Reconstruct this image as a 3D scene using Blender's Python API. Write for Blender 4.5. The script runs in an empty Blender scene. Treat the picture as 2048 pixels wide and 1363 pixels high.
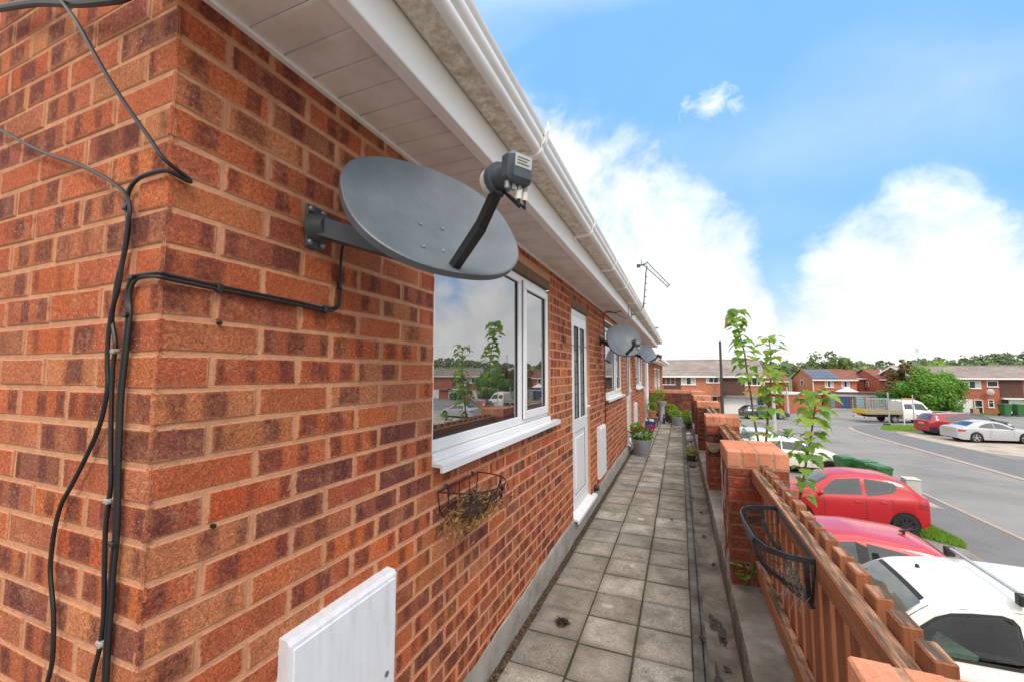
import bpy, math, random
from mathutils import Vector, Matrix
R = math.radians
rng = random.Random(7)
scn = bpy.context.scene
col = scn.collection
ST = -2.75          # street level below the walkway (walkway paving is z = 0)

# ------------------------------------------------------------------ objects
def wloc(o):
    v = Vector((0, 0, 0))
    while o is not None:
        v = v + o.location; o = o.parent
    return v
def tag(o, label=None, cat=None, group=None, kind=None):
    if label: o['label'] = label
    if cat: o['category'] = cat
    if group: o['group'] = group
    if kind: o['kind'] = kind
    return o
def empty(name, loc, label, cat, group=None):
    o = bpy.data.objects.new(name, None); col.objects.link(o)
    o.location = loc; o.empty_display_size = .1
    return tag(o, label, cat, group)
def copy_tree(o, parent=None):
    c = o.copy(); col.objects.link(c)
    if parent is not None: c.parent = parent
    for ch in list(o.children): copy_tree(ch, c)
    return c

class MB:
    """collects faces, links them as one mesh object"""
    def __init__(s): s.v = []; s.f = []; s.m = []; s.uv = []; s.c = []; s.cc = (0, 0, 0, 1)
    def face(s, pts, m=0, uv=None):
        i = len(s.v); s.v += [tuple(p) for p in pts]; s.f.append(tuple(range(i, i + len(pts)))); s.m.append(m)
        s.uv.append(uv); s.c.append(s.cc)
    def idx(s, vs, fs, m=0):
        i = len(s.v); s.v += [tuple(p) for p in vs]
        for f in fs: s.f.append(tuple(k + i for k in f)); s.m.append(m); s.uv.append(None); s.c.append(s.cc)
    def box(s, x0, x1, y0, y1, z0, z1, m=0, b=0.0):
        if x0 > x1: x0, x1 = x1, x0
        if y0 > y1: y0, y1 = y1, y0
        if z0 > z1: z0, z1 = z1, z0
        b = min(b, (x1-x0)*.45, (y1-y0)*.45, (z1-z0)*.45)
        if b <= 0:
            vs = [(x, y, z) for z in (z0, z1) for y in (y0, y1) for x in (x0, x1)]
            s.idx(vs, [(0, 2, 3, 1), (4, 5, 7, 6), (0, 1, 5, 4), (2, 6, 7, 3), (0, 4, 6, 2), (1, 3, 7, 5)], m); return
        vs = []; key = {}
        for iz, z in enumerate((z0, z1)):
            for iy, y in enumerate((y0, y1)):
                for ix, x in enumerate((x0, x1)):
                    dx = b if ix == 0 else -b; dy = b if iy == 0 else -b; dz = b if iz == 0 else -b
                    for a, p in enumerate(((x, y+dy, z+dz), (x+dx, y, z+dz), (x+dx, y+dy, z))):
                        key[ix, iy, iz, a] = len(vs); vs.append(p)
        k = key; fs = []
        for i in (0, 1):
            q = [k[i, 0, 0, 0], k[i, 1, 0, 0], k[i, 1, 1, 0], k[i, 0, 1, 0]]; fs.append(q if i else q[::-1])
            q = [k[0, i, 0, 1], k[1, i, 0, 1], k[1, i, 1, 1], k[0, i, 1, 1]]; fs.append(q[::-1] if i else q)
            q = [k[0, 0, i, 2], k[1, 0, i, 2], k[1, 1, i, 2], k[0, 1, i, 2]]; fs.append(q if i else q[::-1])
        for i in (0, 1):
            for j in (0, 1):
                fs.append((k[i, j, 0, 0], k[i, j, 1, 0], k[i, j, 1, 1], k[i, j, 0, 1]))
                fs.append((k[i, 0, j, 0], k[i, 1, j, 0], k[i, 1, j, 2], k[i, 0, j, 2]))
                fs.append((k[0, i, j, 1], k[1, i, j, 1], k[1, i, j, 2], k[0, i, j, 2]))
                for l in (0, 1): fs.append((k[i, j, l, 0], k[i, j, l, 1], k[i, j, l, 2]))
        s.idx(vs, fs, m)
    def tube(s, path, r, n=8, m=0, cap=True, flat=None):
        P = [Vector(p) for p in path]; N = len(P)
        rr = r if isinstance(r, (list, tuple)) else [r]*N
        t0 = (P[1]-P[0]).normalized()
        up = Vector((0, 0, 1)) if abs(t0.z) < .9 else Vector((1, 0, 0))
        a = t0.cross(up).normalized(); vs = []
        for i in range(N):
            t = (P[min(i+1, N-1)]-P[max(i-1, 0)]).normalized()
            a = (a - t*a.dot(t)).normalized(); bb = t.cross(a)
            for j in range(n):
                th = 2*math.pi*j/n + (math.pi/4 if n == 4 else 0)
                vs.append(P[i] + (a*math.cos(th)+bb*math.sin(th))*rr[i])
        fs = [(i*n+j, i*n+(j+1) % n, (i+1)*n+(j+1) % n, (i+1)*n+j) for i in range(N-1) for j in range(n)]
        if cap: fs += [tuple(range(n))[::-1], tuple((N-1)*n+j for j in range(n))]
        s.idx(vs, fs, m)
    def bar(s, a, b, w, h, m=0, up=(0, 0, 1)):
        a = Vector(a); b = Vector(b); t = (b-a).normalized(); u = Vector(up)
        if abs(t.dot(u)) > .95: u = Vector((1, 0, 0))
        x = t.cross(u).normalized(); z = x.cross(t)
        vs = [p + x*(sx*w/2) + z*(sz*h/2) for p in (a, b) for sx, sz in ((-1, -1), (1, -1), (1, 1), (-1, 1))]
        s.idx(vs, [(3, 2, 1, 0), (4, 5, 6, 7), (0, 1, 5, 4), (1, 2, 6, 5), (2, 3, 7, 6), (3, 0, 4, 7)], m)
    def prism(s, poly, z0, z1, m=0):     # poly in x,y
        n = len(poly)
        s.idx([(x, y, z0) for x, y in poly]+[(x, y, z1) for x, y in poly],
              [tuple(range(n))[::-1], tuple(range(n, 2*n))]+[(i, (i+1) % n, n+(i+1) % n, n+i) for i in range(n)], m)
    def lathe(s, prof, c, n=24, m=0, axis='z', sx=1., sy=1., cap=True):
        vs = []
        for r, h in prof:
            for j in range(n):
                th = 2*math.pi*j/n; a = r*math.cos(th)*sx; b = r*math.sin(th)*sy
                p = (a, b, h) if axis == 'z' else ((h, a, b) if axis == 'x' else (b, h, a))
                vs.append((c[0]+p[0], c[1]+p[1], c[2]+p[2]))
        K = len(prof)
        fs = [(i*n+j, i*n+(j+1) % n, (i+1)*n+(j+1) % n, (i+1)*n+j) for i in range(K-1) for j in range(n)]
        if cap: fs += [tuple(range(n))[::-1], tuple((K-1)*n+j for j in range(n))]
        s.idx(vs, fs, m)
    def grid(s, rows, m=0):
        w = len(rows[0]); vs = [p for r in rows for p in r]
        s.idx(vs, [(i*w+j, i*w+j+1, (i+1)*w+j+1, (i+1)*w+j) for i in range(len(rows)-1) for j in range(w-1)], m)
    def extrude_y(s, prof, y0, y1, m=0, closed=True, cap=True):   # prof in x,z
        n = len(prof); vs = [(x, y0, z) for x, z in prof]+[(x, y1, z) for x, z in prof]
        K = n if closed else n-1
        fs = [(i, (i+1) % n, n+(i+1) % n, n+i) for i in range(K)]
        if cap and closed: fs += [tuple(range(n))[::-1], tuple(range(n, 2*n))]
        s.idx(vs, fs, m)
    def build(s, name, mats, parent=None, smooth=False, origin=None, angle=35, double=False):
        me = bpy.data.meshes.new(name)
        if not isinstance(mats, (list, tuple)): mats = [mats]
        if parent is not None: o0 = wloc(parent)
        elif origin is not None: o0 = Vector(origin)
        else:
            xs = [p[0] for p in s.v]; ys = [p[1] for p in s.v]; zs = [p[2] for p in s.v]
            o0 = Vector(((min(xs)+max(xs))/2, (min(ys)+max(ys))/2, min(zs)))
        me.from_pydata([(p[0]-o0.x, p[1]-o0.y, p[2]-o0.z) for p in s.v], [], s.f)
        for mt in mats: me.materials.append(mt)
        me.polygons.foreach_set('material_index', s.m)
        if any(u is not None for u in s.uv):
            uvl = me.uv_layers.new(name='UVMap'); dat = []
            for f, u in zip(s.f, s.uv):
                for k in range(len(f)): dat += list(u[k]) if u else [0., 0.]
            uvl.data.foreach_set('uv', dat)
        if any(c != (0, 0, 0, 1) for c in s.c):
            at = me.attributes.new('bc', 'FLOAT_COLOR', 'FACE'); dat = []
            for c in s.c: dat += list(c)
            at.data.foreach_set('color', dat)
        if smooth:
            me.polygons.foreach_set('use_smooth', [True]*len(s.f))
            if angle < 180: me.set_sharp_from_angle(angle=R(angle))
        me.update()
        o = bpy.data.objects.new(name, me); col.objects.link(o)
        if parent is not None: o.parent = parent
        else: o.location = o0
        return o

# ------------------------------------------------------------------ materials
def newmat(name):
    m = bpy.data.materials.new(name); m.use_nodes = True
    nt = m.node_tree; nt.nodes.clear()
    out = nt.nodes.new('ShaderNodeOutputMaterial'); b = nt.nodes.new('ShaderNodeBsdfPrincipled')
    nt.links.new(b.outputs[0], out.inputs[0]); return m, nt, b, out
def N(nt, t, **kw):
    n = nt.nodes.new('ShaderNode'+t)
    for k, v in kw.items():
        if k in n.inputs.keys(): n.inputs[k].default_value = v
        else: setattr(n, k, v)
    return n
def ramp(nt, fac, stops, interp='LINEAR'):
    r = nt.nodes.new('ShaderNodeValToRGB'); r.color_ramp.interpolation = interp
    e = r.color_ramp.elements
    while len(e) < len(stops): e.new(.5)
    for el, (p, c) in zip(e, stops):
        el.position = p; el.color = (c[0], c[1], c[2], 1) if isinstance(c, (tuple, list)) else (c, c, c, 1)
    if fac is not None: nt.links.new(fac, r.inputs[0])
    return r.outputs[0]
def mix(nt, f, a, b, mode='MIX'):
    n = nt.nodes.new('ShaderNodeMix'); n.data_type = 'RGBA'; n.blend_type = mode
    for s, v in ((0, f), (6, a), (7, b)):
        if hasattr(v, 'is_output'): nt.links.new(v, n.inputs[s])
        else: n.inputs[s].default_value = v if s == 0 else (v[0], v[1], v[2], 1)
    return n.outputs[2]
def mth(nt, op, a, b=None, c=None, clamp=False):
    n = nt.nodes.new('ShaderNodeMath'); n.operation = op; n.use_clamp = clamp
    for i, v in enumerate((a, b, c)):
        if v is None: continue
        if hasattr(v, 'is_output'): nt.links.new(v, n.inputs[i])
        else: n.inputs[i].default_value = v
    return n.outputs[0]
def noise(nt, vec, scale, detail=4, rough=.55, dist=0.):
    n = N(nt, 'TexNoise', Scale=scale, Detail=detail, Roughness=rough, Distortion=dist)
    if vec is not None: nt.links.new(vec, n.inputs['Vector'])
    return n.outputs[0]
def objco(nt): return nt.nodes.new('ShaderNodeTexCoord').outputs['Object']
def geopos(nt): return nt.nodes.new('ShaderNodeNewGeometry').outputs['Position']
def bump(nt, b, h, strength=.3, dist=.005):
    n = N(nt, 'Bump', Strength=strength, Distance=dist); nt.links.new(h, n.inputs['Height']); nt.links.new(n.outputs[0], b.inputs['Normal'])
def pm(name, base, rough=.6, metal=0., var=.12, vs=14., dirt=None, ds=3., dth=(.5, .75), bmp=0., bs=120., coat=0., spec=.5, damt=1., stretch=None, v2=None):
    """simple material: base colour varied by noise, optional dirt patches, optional bump"""
    m, nt, b, out = newmat(name); p = objco(nt)
    if stretch:
        mp = N(nt, 'Mapping'); mp.inputs['Scale'].default_value = stretch; nt.links.new(p, mp.inputs[0]); p = mp.outputs[0]
    n = noise(nt, p, vs, 5)
    lo = [c*(1-var) for c in base]; hi = [min(1, c*(1+var)) for c in base]
    c = ramp(nt, n, [(.3, lo), (.7, hi)])
    if v2: c = mix(nt, ramp(nt, noise(nt, p, v2[1], 2, .8), [(.45, 0.), (.62, 1.)]), c, v2[0])
    if dirt:
        d = ramp(nt, noise(nt, p, ds, 6, .65), [(dth[0], 0.), (dth[1], 1.)])
        d = mth(nt, 'MULTIPLY', d, damt); c = mix(nt, d, c, dirt)
    nt.links.new(c, b.inputs['Base Color'])
    b.inputs['Roughness'].default_value = rough; b.inputs['Metallic'].default_value = metal
    b.inputs['Coat Weight'].default_value = coat; b.inputs['Coat Roughness'].default_value = .03
    b.inputs['Specular IOR Level'].default_value = spec
    if bmp: bump(nt, b, noise(nt, p, bs, 4, .6), bmp, .004)
    return m
def brickmat(name, tones, band=.8, grainy=1., pale=.15, soot=0., dark=(.105, .028, .024), edge=.8, ecol=(.58, .285, .16)):
    m, nt, b, out = newmat(name); p = geopos(nt)
    at = N(nt, 'Attribute', attribute_name='bc'); sp = nt.nodes.new('ShaderNodeSeparateColor'); nt.links.new(at.outputs[0], sp.inputs[0])
    r1, r2, ln = sp.outputs[0], sp.outputs[1], sp.outputs[2]
    uv = nt.nodes.new('ShaderNodeUVMap'); su = nt.nodes.new('ShaderNodeSeparateXYZ'); nt.links.new(uv.outputs[0], su.inputs[0])
    k = len(tones); base = ramp(nt, r1, [(i/(k-1), t) for i, t in enumerate(tones)])
    base = mix(nt, .55, base, ramp(nt, noise(nt, p, 9, 3, .6), [(.3, .72), (.7, 1.28)]), 'MULTIPLY')
    wob = noise(nt, p, 26, 4, .62)
    # distance to the brick's own arris
    du = mth(nt, 'MINIMUM', su.outputs[0], mth(nt, 'SUBTRACT', ln, su.outputs[0])); de = mth(nt, 'MINIMUM', du, su.outputs[1])
    # burnt bands across a brick: 1-D noise along its length, fading towards the arrises
    w = mth(nt, 'ADD', mth(nt, 'MULTIPLY', su.outputs[0], 11.), mth(nt, 'MULTIPLY', r2, 91.))
    w = mth(nt, 'ADD', w, mth(nt, 'MULTIPLY', mth(nt, 'SUBTRACT', wob, .5), .30))
    n1 = N(nt, 'TexNoise', noise_dimensions='1D', Scale=1., Detail=0.); nt.links.new(w, n1.inputs['W'])
    bm = ramp(nt, n1.outputs[0], [(.47, 0.), (.56, 1.)])
    on = ramp(nt, mth(nt, 'FRACT', mth(nt, 'MULTIPLY', r2, 7.3)), [(.22, 0.), (.32, 1.)])
    ed = ramp(nt, mth(nt, 'ADD', de, mth(nt, 'MULTIPLY', mth(nt, 'SUBTRACT', wob, .5), .012)), [(.002, .25), (.010, 1.)])
    pat = ramp(nt, noise(nt, p, 60, 4, .7), [(.30, .45), (.62, 1.)])
    bm = mth(nt, 'MULTIPLY', mth(nt, 'MULTIPLY', bm, on), mth(nt, 'MULTIPLY', mth(nt, 'MULTIPLY', ed, pat), band))
    c = mix(nt, bm, base, dark)
    bl = ramp(nt, noise(nt, p, 17, 6, .72), [(.53, 0.), (.68, 1.)])
    c = mix(nt, mth(nt, 'MULTIPLY', bl, .42), c, (.50, .25, .125))
    g = noise(nt, p, 300, 3, .8); g2 = noise(nt, p, 110, 4, .75)
    c = mix(nt, .85*grainy, c, ramp(nt, g, [(.32, .40), (.5, 1.), (.68, 1.65)]), 'MULTIPLY')
    c = mix(nt, .75*grainy, c, ramp(nt, g2, [(.34, .50), (.52, 1.), (.68, 1.45)]), 'MULTIPLY')
    sp2 = mth(nt, 'MULTIPLY', ramp(nt, noise(nt, p, 180, 3, .7), [(.60, 0.), (.70, 1.)]), ramp(nt, noise(nt, p, 7, 3), [(.42, .25), (.6, 1.)]))
    c = mix(nt, mth(nt, 'MULTIPLY', sp2, pale), c, (.66, .46, .42))
    em = ramp(nt, mth(nt, 'ADD', de, mth(nt, 'MULTIPLY', mth(nt, 'SUBTRACT', noise(nt, p, 60, 4, .7), .5), .017)), [(.0002, 1.), (.0032, 0.)])
    c = mix(nt, mth(nt, 'MULTIPLY', em, edge), c, ecol)
    if soot:
        s1 = ramp(nt, noise(nt, p, 5, 6, .7), [(.42, 0.), (.62, 1.)]); c = mix(nt, mth(nt, 'MULTIPLY', s1, soot), c, (.035, .028, .024))
    nt.links.new(c, b.inputs['Base Color']); b.inputs['Roughness'].default_value = .92; b.inputs['Specular IOR Level'].default_value = .25
    h = mth(nt, 'ADD', g2, mth(nt, 'MULTIPLY', g, .8)); bump(nt, b, h, .6, .004)
    return m
def leafmat(name, cols, trans=.35):
    m, nt, b, out = newmat(name)
    at = N(nt, 'Attribute', attribute_name='bc'); sp = nt.nodes.new('ShaderNodeSeparateColor'); nt.links.new(at.outputs[0], sp.inputs[0])
    k = len(cols); c = ramp(nt, sp.outputs[0], [(i/(k-1), t) for i, t in enumerate(cols)])
    c = mix(nt, .35, c, ramp(nt, noise(nt, objco(nt), 30, 3), [(.3, .6), (.7, 1.35)]), 'MULTIPLY')
    nt.links.new(c, b.inputs['Base Color']); b.inputs['Roughness'].default_value = .5; b.inputs['Specular IOR Level'].default_value = .35
    tr = N(nt, 'BsdfTranslucent'); nt.links.new(mix(nt, 1., c, (1.2, 1.35, .5), 'MULTIPLY'), tr.inputs[0])
    ms = N(nt, 'MixShader'); ms.inputs[0].default_value = trans
    nt.links.new(b.outputs[0], ms.inputs[1]); nt.links.new(tr.outputs[0], ms.inputs[2]); nt.links.new(ms.outputs[0], out.inputs[0])
    return m
def glassmat(name, tint=(.012, .014, .015), ior=2.1, rough=.0, wave=.0):
    m, nt, b, out = newmat(name)
    b.inputs['Base Color'].default_value = (*tint, 1); b.inputs['Roughness'].default_value = rough
    b.inputs['IOR'].default_value = ior
    if wave: bump(nt, b, noise(nt, objco(nt), 1.6, 1), wave, .02)
    return m

TONES = [(.51, .135, .05), (.41, .092, .038), (.48, .17, .075), (.30, .075, .042), (.54, .128, .036), (.42, .145, .058), (.19, .058, .042), (.49, .125, .05), (.34, .092, .046), (.50, .19, .080), (.43, .082, .028)]
M = {}
M['brick'] = brickmat('brick', TONES, .85, 1., .42)
M['brick_bloom'] = brickmat('brick_salt_bloomed', TONES, .9, 1., .85)
M['brick_dark'] = brickmat('brick_weathered', [(.24, .045, .02), (.17, .036, .02), (.28, .06, .026), (.13, .035, .022), (.22, .05, .024)], .6, soot=.75, edge=.35, ecol=(.2, .12, .085))
M['brick_pier'] = brickmat('brick_pier', [(.34, .06, .026), (.25, .05, .026), (.38, .08, .034), (.2, .05, .028), (.31, .07, .03)], .35, soot=.40, edge=.4, ecol=(.28, .16, .11))
M['brick_cap'] = brickmat('brick_cap', [(.64, .25, .145), (.60, .21, .115), (.68, .29, .175), (.62, .23, .125)], .06, .40, pale=.12, soot=.08, edge=.0)
M['mortar'] = pm('mortar', (.60, .300, .170), .95, var=.15, vs=30, bmp=.9, bs=260, spec=.2, dirt=(.45, .215, .12), ds=4, dth=(.5, .7))
M['mortar_dark'] = pm('mortar_dark', (.20, .12, .085), .95, var=.3, vs=25, bmp=.8, bs=220, spec=.2)
M['mortar_pale'] = pm('mortar_pale', (.45, .27, .18), .95, var=.3, vs=25, bmp=.8, bs=220, spec=.2)
M['upvc'] = pm('white_upvc', (.80, .81, .82), .28, var=.02, vs=3, dirt=(.62, .61, .57), ds=7, dth=(.55, .85), damt=.5)
M['upvc_dirty'] = pm('white_fascia', (.90, .89, .87), .35, var=.02, vs=5, dirt=(.42, .38, .32), ds=26, dth=(.64, .80), damt=.6)
M['soffit'] = pm('soffit_board', (.80, .75, .71), .5, var=.05, vs=6, dirt=(.50, .43, .38), ds=5, dth=(.4, .8), damt=.8)
M['gutter_dirt'] = pm('gutter_grime', (.72, .65, .56), .8, var=.25, vs=60, dirt=(.42, .345, .265), ds=22, dth=(.46, .70), bmp=.3, bs=300)
M['gutter'] = pm('gutter_plastic', (.82, .81, .79), .3, var=.03, vs=4, dirt=(.42, .38, .33), ds=5, dth=(.52, .8), damt=.5, stretch=(8, .6, 8))
M['black_rubber'] = pm('black_seal', (.014, .014, .015), .5, var=.2)
M['glass'] = glassmat('window_glass', (.03, .033, .034), ior=4.3)
M['glass_door'] = pm('leaded_obscure_glass', (.20, .215, .215), .12, var=.35, vs=9, stretch=(1, 1, .15))
M['glass_far'] = glassmat('far_window_glass', (.03, .034, .037), 1.9)
M['glass_car'] = glassmat('car_glass', (.018, .026, .026), 2.1, .015)
M['painted_box'] = pm('painted_white_box', (.72, .74, .77), .55, var=.05, vs=8, stretch=(3, 3, .5), dirt=(.56, .58, .62), ds=9, dth=(.48, .75), damt=.8, bmp=.15, bs=90)
M['plinth'] = pm('cement_render', (.36, .34, .31), .9, var=.12, vs=8, dirt=(.22, .19, .15), ds=5, dth=(.45, .72), bmp=.6, bs=60)
M['lintel'] = pm('brown_lintel', (.15, .085, .035), .7, var=.3, vs=20, bmp=.3, bs=90)
M['cable'] = pm('black_cable', (.011, .011, .012), .42, var=.1)
M['cabletie'] = pm('grey_tie', (.32, .29, .27), .5)
M['steel_grey'] = pm('dish_grey_steel', (.060, .076, .092), .45, metal=.0, var=.12, vs=30, dirt=(.05, .05, .05), ds=12, dth=(.55, .7), damt=.7)
M['zinc'] = pm('zinc_bolt', (.30, .30, .29), .45, metal=.7, var=.2, vs=60)
M['cream_plastic'] = pm('cream_cap', (.70, .68, .62), .5)
M['concrete'] = pm('concrete', (.31, .288, .255), .9, var=.16, vs=7, dirt=(.12, .098, .074), ds=2.6, dth=(.38, .62), bmp=.5, bs=130, damt=.8)
M['kerb_strip'] = pm('grey_strip', (.205, .195, .18), .85, var=.2, vs=9, bmp=.4, bs=140, dirt=(.085, .074, .06), ds=5, dth=(.40, .62))
M['wood'] = pm('stained_wood', (.33, .118, .046), .75, var=.22, vs=5, stretch=(26, 1.4, 26), bmp=.5, bs=9, dirt=(.20, .075, .033), ds=1.2, dth=(.42, .72))
M['wood_v'] = pm('stained_wood_upright', (.32, .11, .042), .75, var=.25, vs=5, stretch=(24, 24, 1.4), bmp=.5, bs=9, dirt=(.19, .066, .03), ds=1.4, dth=(.42, .72))
M['wood_worn'] = pm('worn_wood', (.42, .215, .12), .85, var=.25, vs=6, stretch=(20, 1.6, 20), bmp=.6, bs=8, dirt=(.085, .055, .035), ds=1.6, dth=(.44, .58))
M['wood_grey'] = pm('grey_wood', (.34, .28, .235), .85, var=.25, vs=6, stretch=(20, 1.2, 20), bmp=.5, bs=8, dirt=(.12, .08, .06), ds=2, dth=(.45, .6))
M['iron'] = pm('black_iron', (.020, .022, .026), .40, var=.3, vs=30)
M['rust_iron'] = pm('rusty_wire', (.024, .012, .010), .7, var=.4, vs=60)
M['straw'] = pm('dry_straw', (.40, .24, .095), .9, var=.35, vs=30)
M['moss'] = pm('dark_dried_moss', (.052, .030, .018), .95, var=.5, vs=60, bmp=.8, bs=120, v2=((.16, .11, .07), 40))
def paving():
    m, nt, b, out = newmat('paving_slab'); p = geopos(nt)
    at = N(nt, 'Attribute', attribute_name='bc'); sp = nt.nodes.new('ShaderNodeSeparateColor'); nt.links.new(at.outputs[0], sp.inputs[0])
    base = ramp(nt, sp.outputs[0], [(0, (.285, .25, .208)), (.4, (.355, .314, .262)), (.8, (.42, .378, .32)), (1, (.47, .435, .38))])
    c = mix(nt, .85, base, ramp(nt, noise(nt, p, 190, 2, .8), [(.34, .30), (.48, .95), (.66, 1.7)]), 'MULTIPLY')
    st = ramp(nt, noise(nt, p, 4.5, 6, .62), [(.40, 0.), (.62, 1.)])
    c = mix(nt, mth(nt, 'MULTIPLY', st, .62), c, (.13, .108, .082))
    st2 = ramp(nt, noise(nt, p, 13, 5, .65), [(.55, 0.), (.68, 1.)])
    c = mix(nt, mth(nt, 'MULTIPLY', st2, .5), c, (.10, .082, .062))
    sy = nt.nodes.new('ShaderNodeSeparateXYZ'); nt.links.new(p, sy.inputs[0])      # grime creeps in from the joints
    def edge_d(o, off, pit):
        f_ = mth(nt, 'FRACT', mth(nt, 'DIVIDE', mth(nt, 'SUBTRACT', o, off), pit)); return mth(nt, 'MULTIPLY', mth(nt, 'MINIMUM', f_, mth(nt, 'SUBTRACT', 1., f_)), pit)
    dd = mth(nt, 'MINIMUM', edge_d(sy.outputs[0], -.288, .3135), edge_d(sy.outputs[1], 2.2153, .3035))
    dd = mth(nt, 'ADD', dd, mth(nt, 'MULTIPLY', mth(nt, 'SUBTRACT', noise(nt, p, 9, 6, .7), .5), .14))
    c = mix(nt, mth(nt, 'MULTIPLY', ramp(nt, dd, [(.0, 1.), (.045, 0.)]), .45), c, (.115, .095, .072))
    v = N(nt, 'TexVoronoi', Scale=3.1); nt.links.new(p, v.inputs['Vector'])
    li = mth(nt, 'MULTIPLY', ramp(nt, v.outputs['Distance'], [(.10, 1.), (.15, 0.)]), ramp(nt, noise(nt, p, 1.4, 1), [(.50, 0.), (.54, 1.)]))
    c = mix(nt, mth(nt, 'MULTIPLY', li, .6), c, (.56, .53, .47))
    nt.links.new(c, b.inputs['Base Color']); b.inputs['Roughness'].default_value = .9; b.inputs['Specular IOR Level'].default_value = .3
    bump(nt, b, noise(nt, p, 190, 2, .8), .5, .003); return m
M['slab'] = paving()
M['joint'] = pm('mossy_joint', (.055, .048, .028), .95, var=.5, vs=18, v2=((.034, .032, .012), 2.2), bmp=.8, bs=90)
M['channel'] = pm('drain_channel', (.27, .225, .18), .8, var=.15, vs=6, dirt=(.10, .082, .066), ds=3.2, dth=(.44, .64), bmp=.35, bs=150, v2=((.21, .17, .14), 1.6))
M['asphalt'] = pm('asphalt', (.215, .204, .193), .9, var=.12, vs=1.1, bmp=.4, bs=60, dirt=(.155, .148, .14), ds=.28, dth=(.45, .68), v2=((.265, .252, .238), 38))
M['tarmac'] = pm('pavement_tarmac', (.135, .135, .135), .9, var=.16, vs=1.2, bmp=.4, bs=60, v2=((.18, .177, .174), 30))
M['forecourt'] = pm('forecourt_gravelly', (.18, .16, .14), .95, var=.2, vs=2, bmp=.7, bs=40, v2=((.30, .27, .235), 24), dirt=(.13, .115, .10), ds=.9)
M['drive'] = pm('drive_concrete', (.41, .345, .285), .9, var=.10, vs=.8, dirt=(.22, .19, .13), ds=.55, dth=(.50, .66), bmp=.3, bs=30)
M['pinkkerb'] = pm('pink_kerb', (.37, .275, .23), .9, var=.15, vs=2.5)
M['grass'] = pm('grass_soil', (.14, .23, .045), .95, var=.35, vs=3, bmp=.5, bs=30)
M['blade'] = leafmat('grass_blade', [(.14, .27, .03), (.21, .36, .045), (.28, .40, .08)], .35)
M['field'] = pm('field', (.085, .13, .04), .95, var=.4, vs=.05)
M['leaf'] = leafmat('sycamore_leaf', [(.11, .24, .04), (.17, .32, .055), (.25, .40, .07), (.34, .45, .085), (.60, .46, .05), (.70, .36, .03)], .45)
M['bushleaf'] = leafmat('shrub_leaf', [(.075, .19, .03), (.12, .27, .04), (.18, .36, .055), (.27, .43, .08)], .35)
M['limeleaf'] = leafmat('lime_leaf', [(.15, .30, .03), (.25, .40, .05), (.33, .45, .08)], .4)
M['farleaf'] = leafmat('far_leaf', [(.11, .155, .095), (.14, .19, .10), (.18, .23, .11), (.25, .28, .11), (.34, .30, .12)], .15)  # distance haze is put into the colour as paler leaf tones
M['birchleaf'] = leafmat('birch_leaf', [(.12, .17, .06), (.16, .22, .075), (.21, .27, .09)], .3)
M['paleflower'] = leafmat('cream_flower', [(.35, .33, .10), (.55, .50, .22), (.30, .33, .08)], .3)
M['redflower'] = leafmat('red_petal', [(.50, .012, .012), (.62, .03, .015), (.60, .10, .02)], .25)
M['whiteflower'] = leafmat('white_petal', [(.7, .7, .66), (.8, .78, .75)], .25)
M['bark'] = pm('sapling_bark', (.16, .10, .055), .85, var=.35, vs=30, bmp=.5, bs=60)
M['bark_dark'] = pm('dark_bark', (.07, .055, .04), .9, var=.35, vs=6, bmp=.6, bs=30)
M['tile_brown'] = pm('brown_roof_tiles', (.285, .240, .210), .85, var=.2, vs=1.2, dirt=(.21, .175, .15), ds=.5, dth=(.45, .7))
M['tile_red'] = pm('red_roof_tiles', (.26, .10, .062), .85, var=.2, vs=1.2, dirt=(.17, .085, .06), ds=.5, dth=(.45, .7))
M['hung_tile'] = pm('brown_hung_tiles', (.105, .048, .036), .8, var=.2, vs=3)
M['far_brick'] = pm('far_brick', (.50, .185, .10), .9, var=.18, vs=3.5, v2=((.40, .14, .08), 6), dirt=(.54, .25, .15), ds=.8, dth=(.5, .75), damt=.5)
M['far_brick2'] = pm('far_brick_red', (.44, .13, .082), .9, var=.15, vs=3.5, v2=((.36, .11, .07), 6))
M['white_paint'] = pm('white_paint', (.80, .79, .77), .5, var=.03)
M['cream_paint'] = pm('cream_paint', (.75, .68, .45), .5, var=.03)
M['curtain'] = pm('net_curtain', (.50, .52, .52), .9, var=.25, vs=2, stretch=(9, 9, .2))
M['solar'] = pm('solar_panel', (.10, .115, .135), .35, var=.15, vs=2)
M['concrete_pale'] = pm('pale_concrete', (.50, .48, .44), .9, var=.12)
M['pole_dark'] = pm('dark_pole', (.06, .038, .032), .7, var=.2)
for n_, c_ in dict(blue=(.035, .10, .26), green=(.02, .12, .045), lightblue=(.25, .48, .58), sage=(.27, .36, .28), grey=(.40, .41, .40), greyblue=(.16, .24, .28)).items():
    M['door_'+n_] = pm('garage_door_'+n_, c_, .5, var=.06, vs=2)
M['bin_green'] = pm('green_bin_plastic', (.035, .145, .042), .45, var=.10, vs=5, dirt=(.06, .16, .06), ds=5)
M['bin_brown'] = pm('brown_bin_plastic', (.14, .075, .045), .5, var=.1)
M['bin_black'] = pm('dark_bin_plastic', (.04, .055, .06), .5, var=.1)
def paint(name, c, rough=.35, coat=.6, dirt=None, **k): return pm(name, c, rough, var=.03, vs=2, coat=coat, dirt=dirt, **k)
M['p_white'] = paint('van_white_paint', (.76, .77, .76), .4, .4, dirt=(.62, .60, .50), ds=1.6, dth=(.42, .75), damt=.55)
M['p_red'] = paint('bright_red_paint', (.46, .006, .012), .35, .5)
M['p_red2'] = paint('strawberry_red_paint', (.50, .018, .028), .35, .7)
M['p_cream'] = paint('cream_white_paint', (.78, .76, .68), .35)
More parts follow.
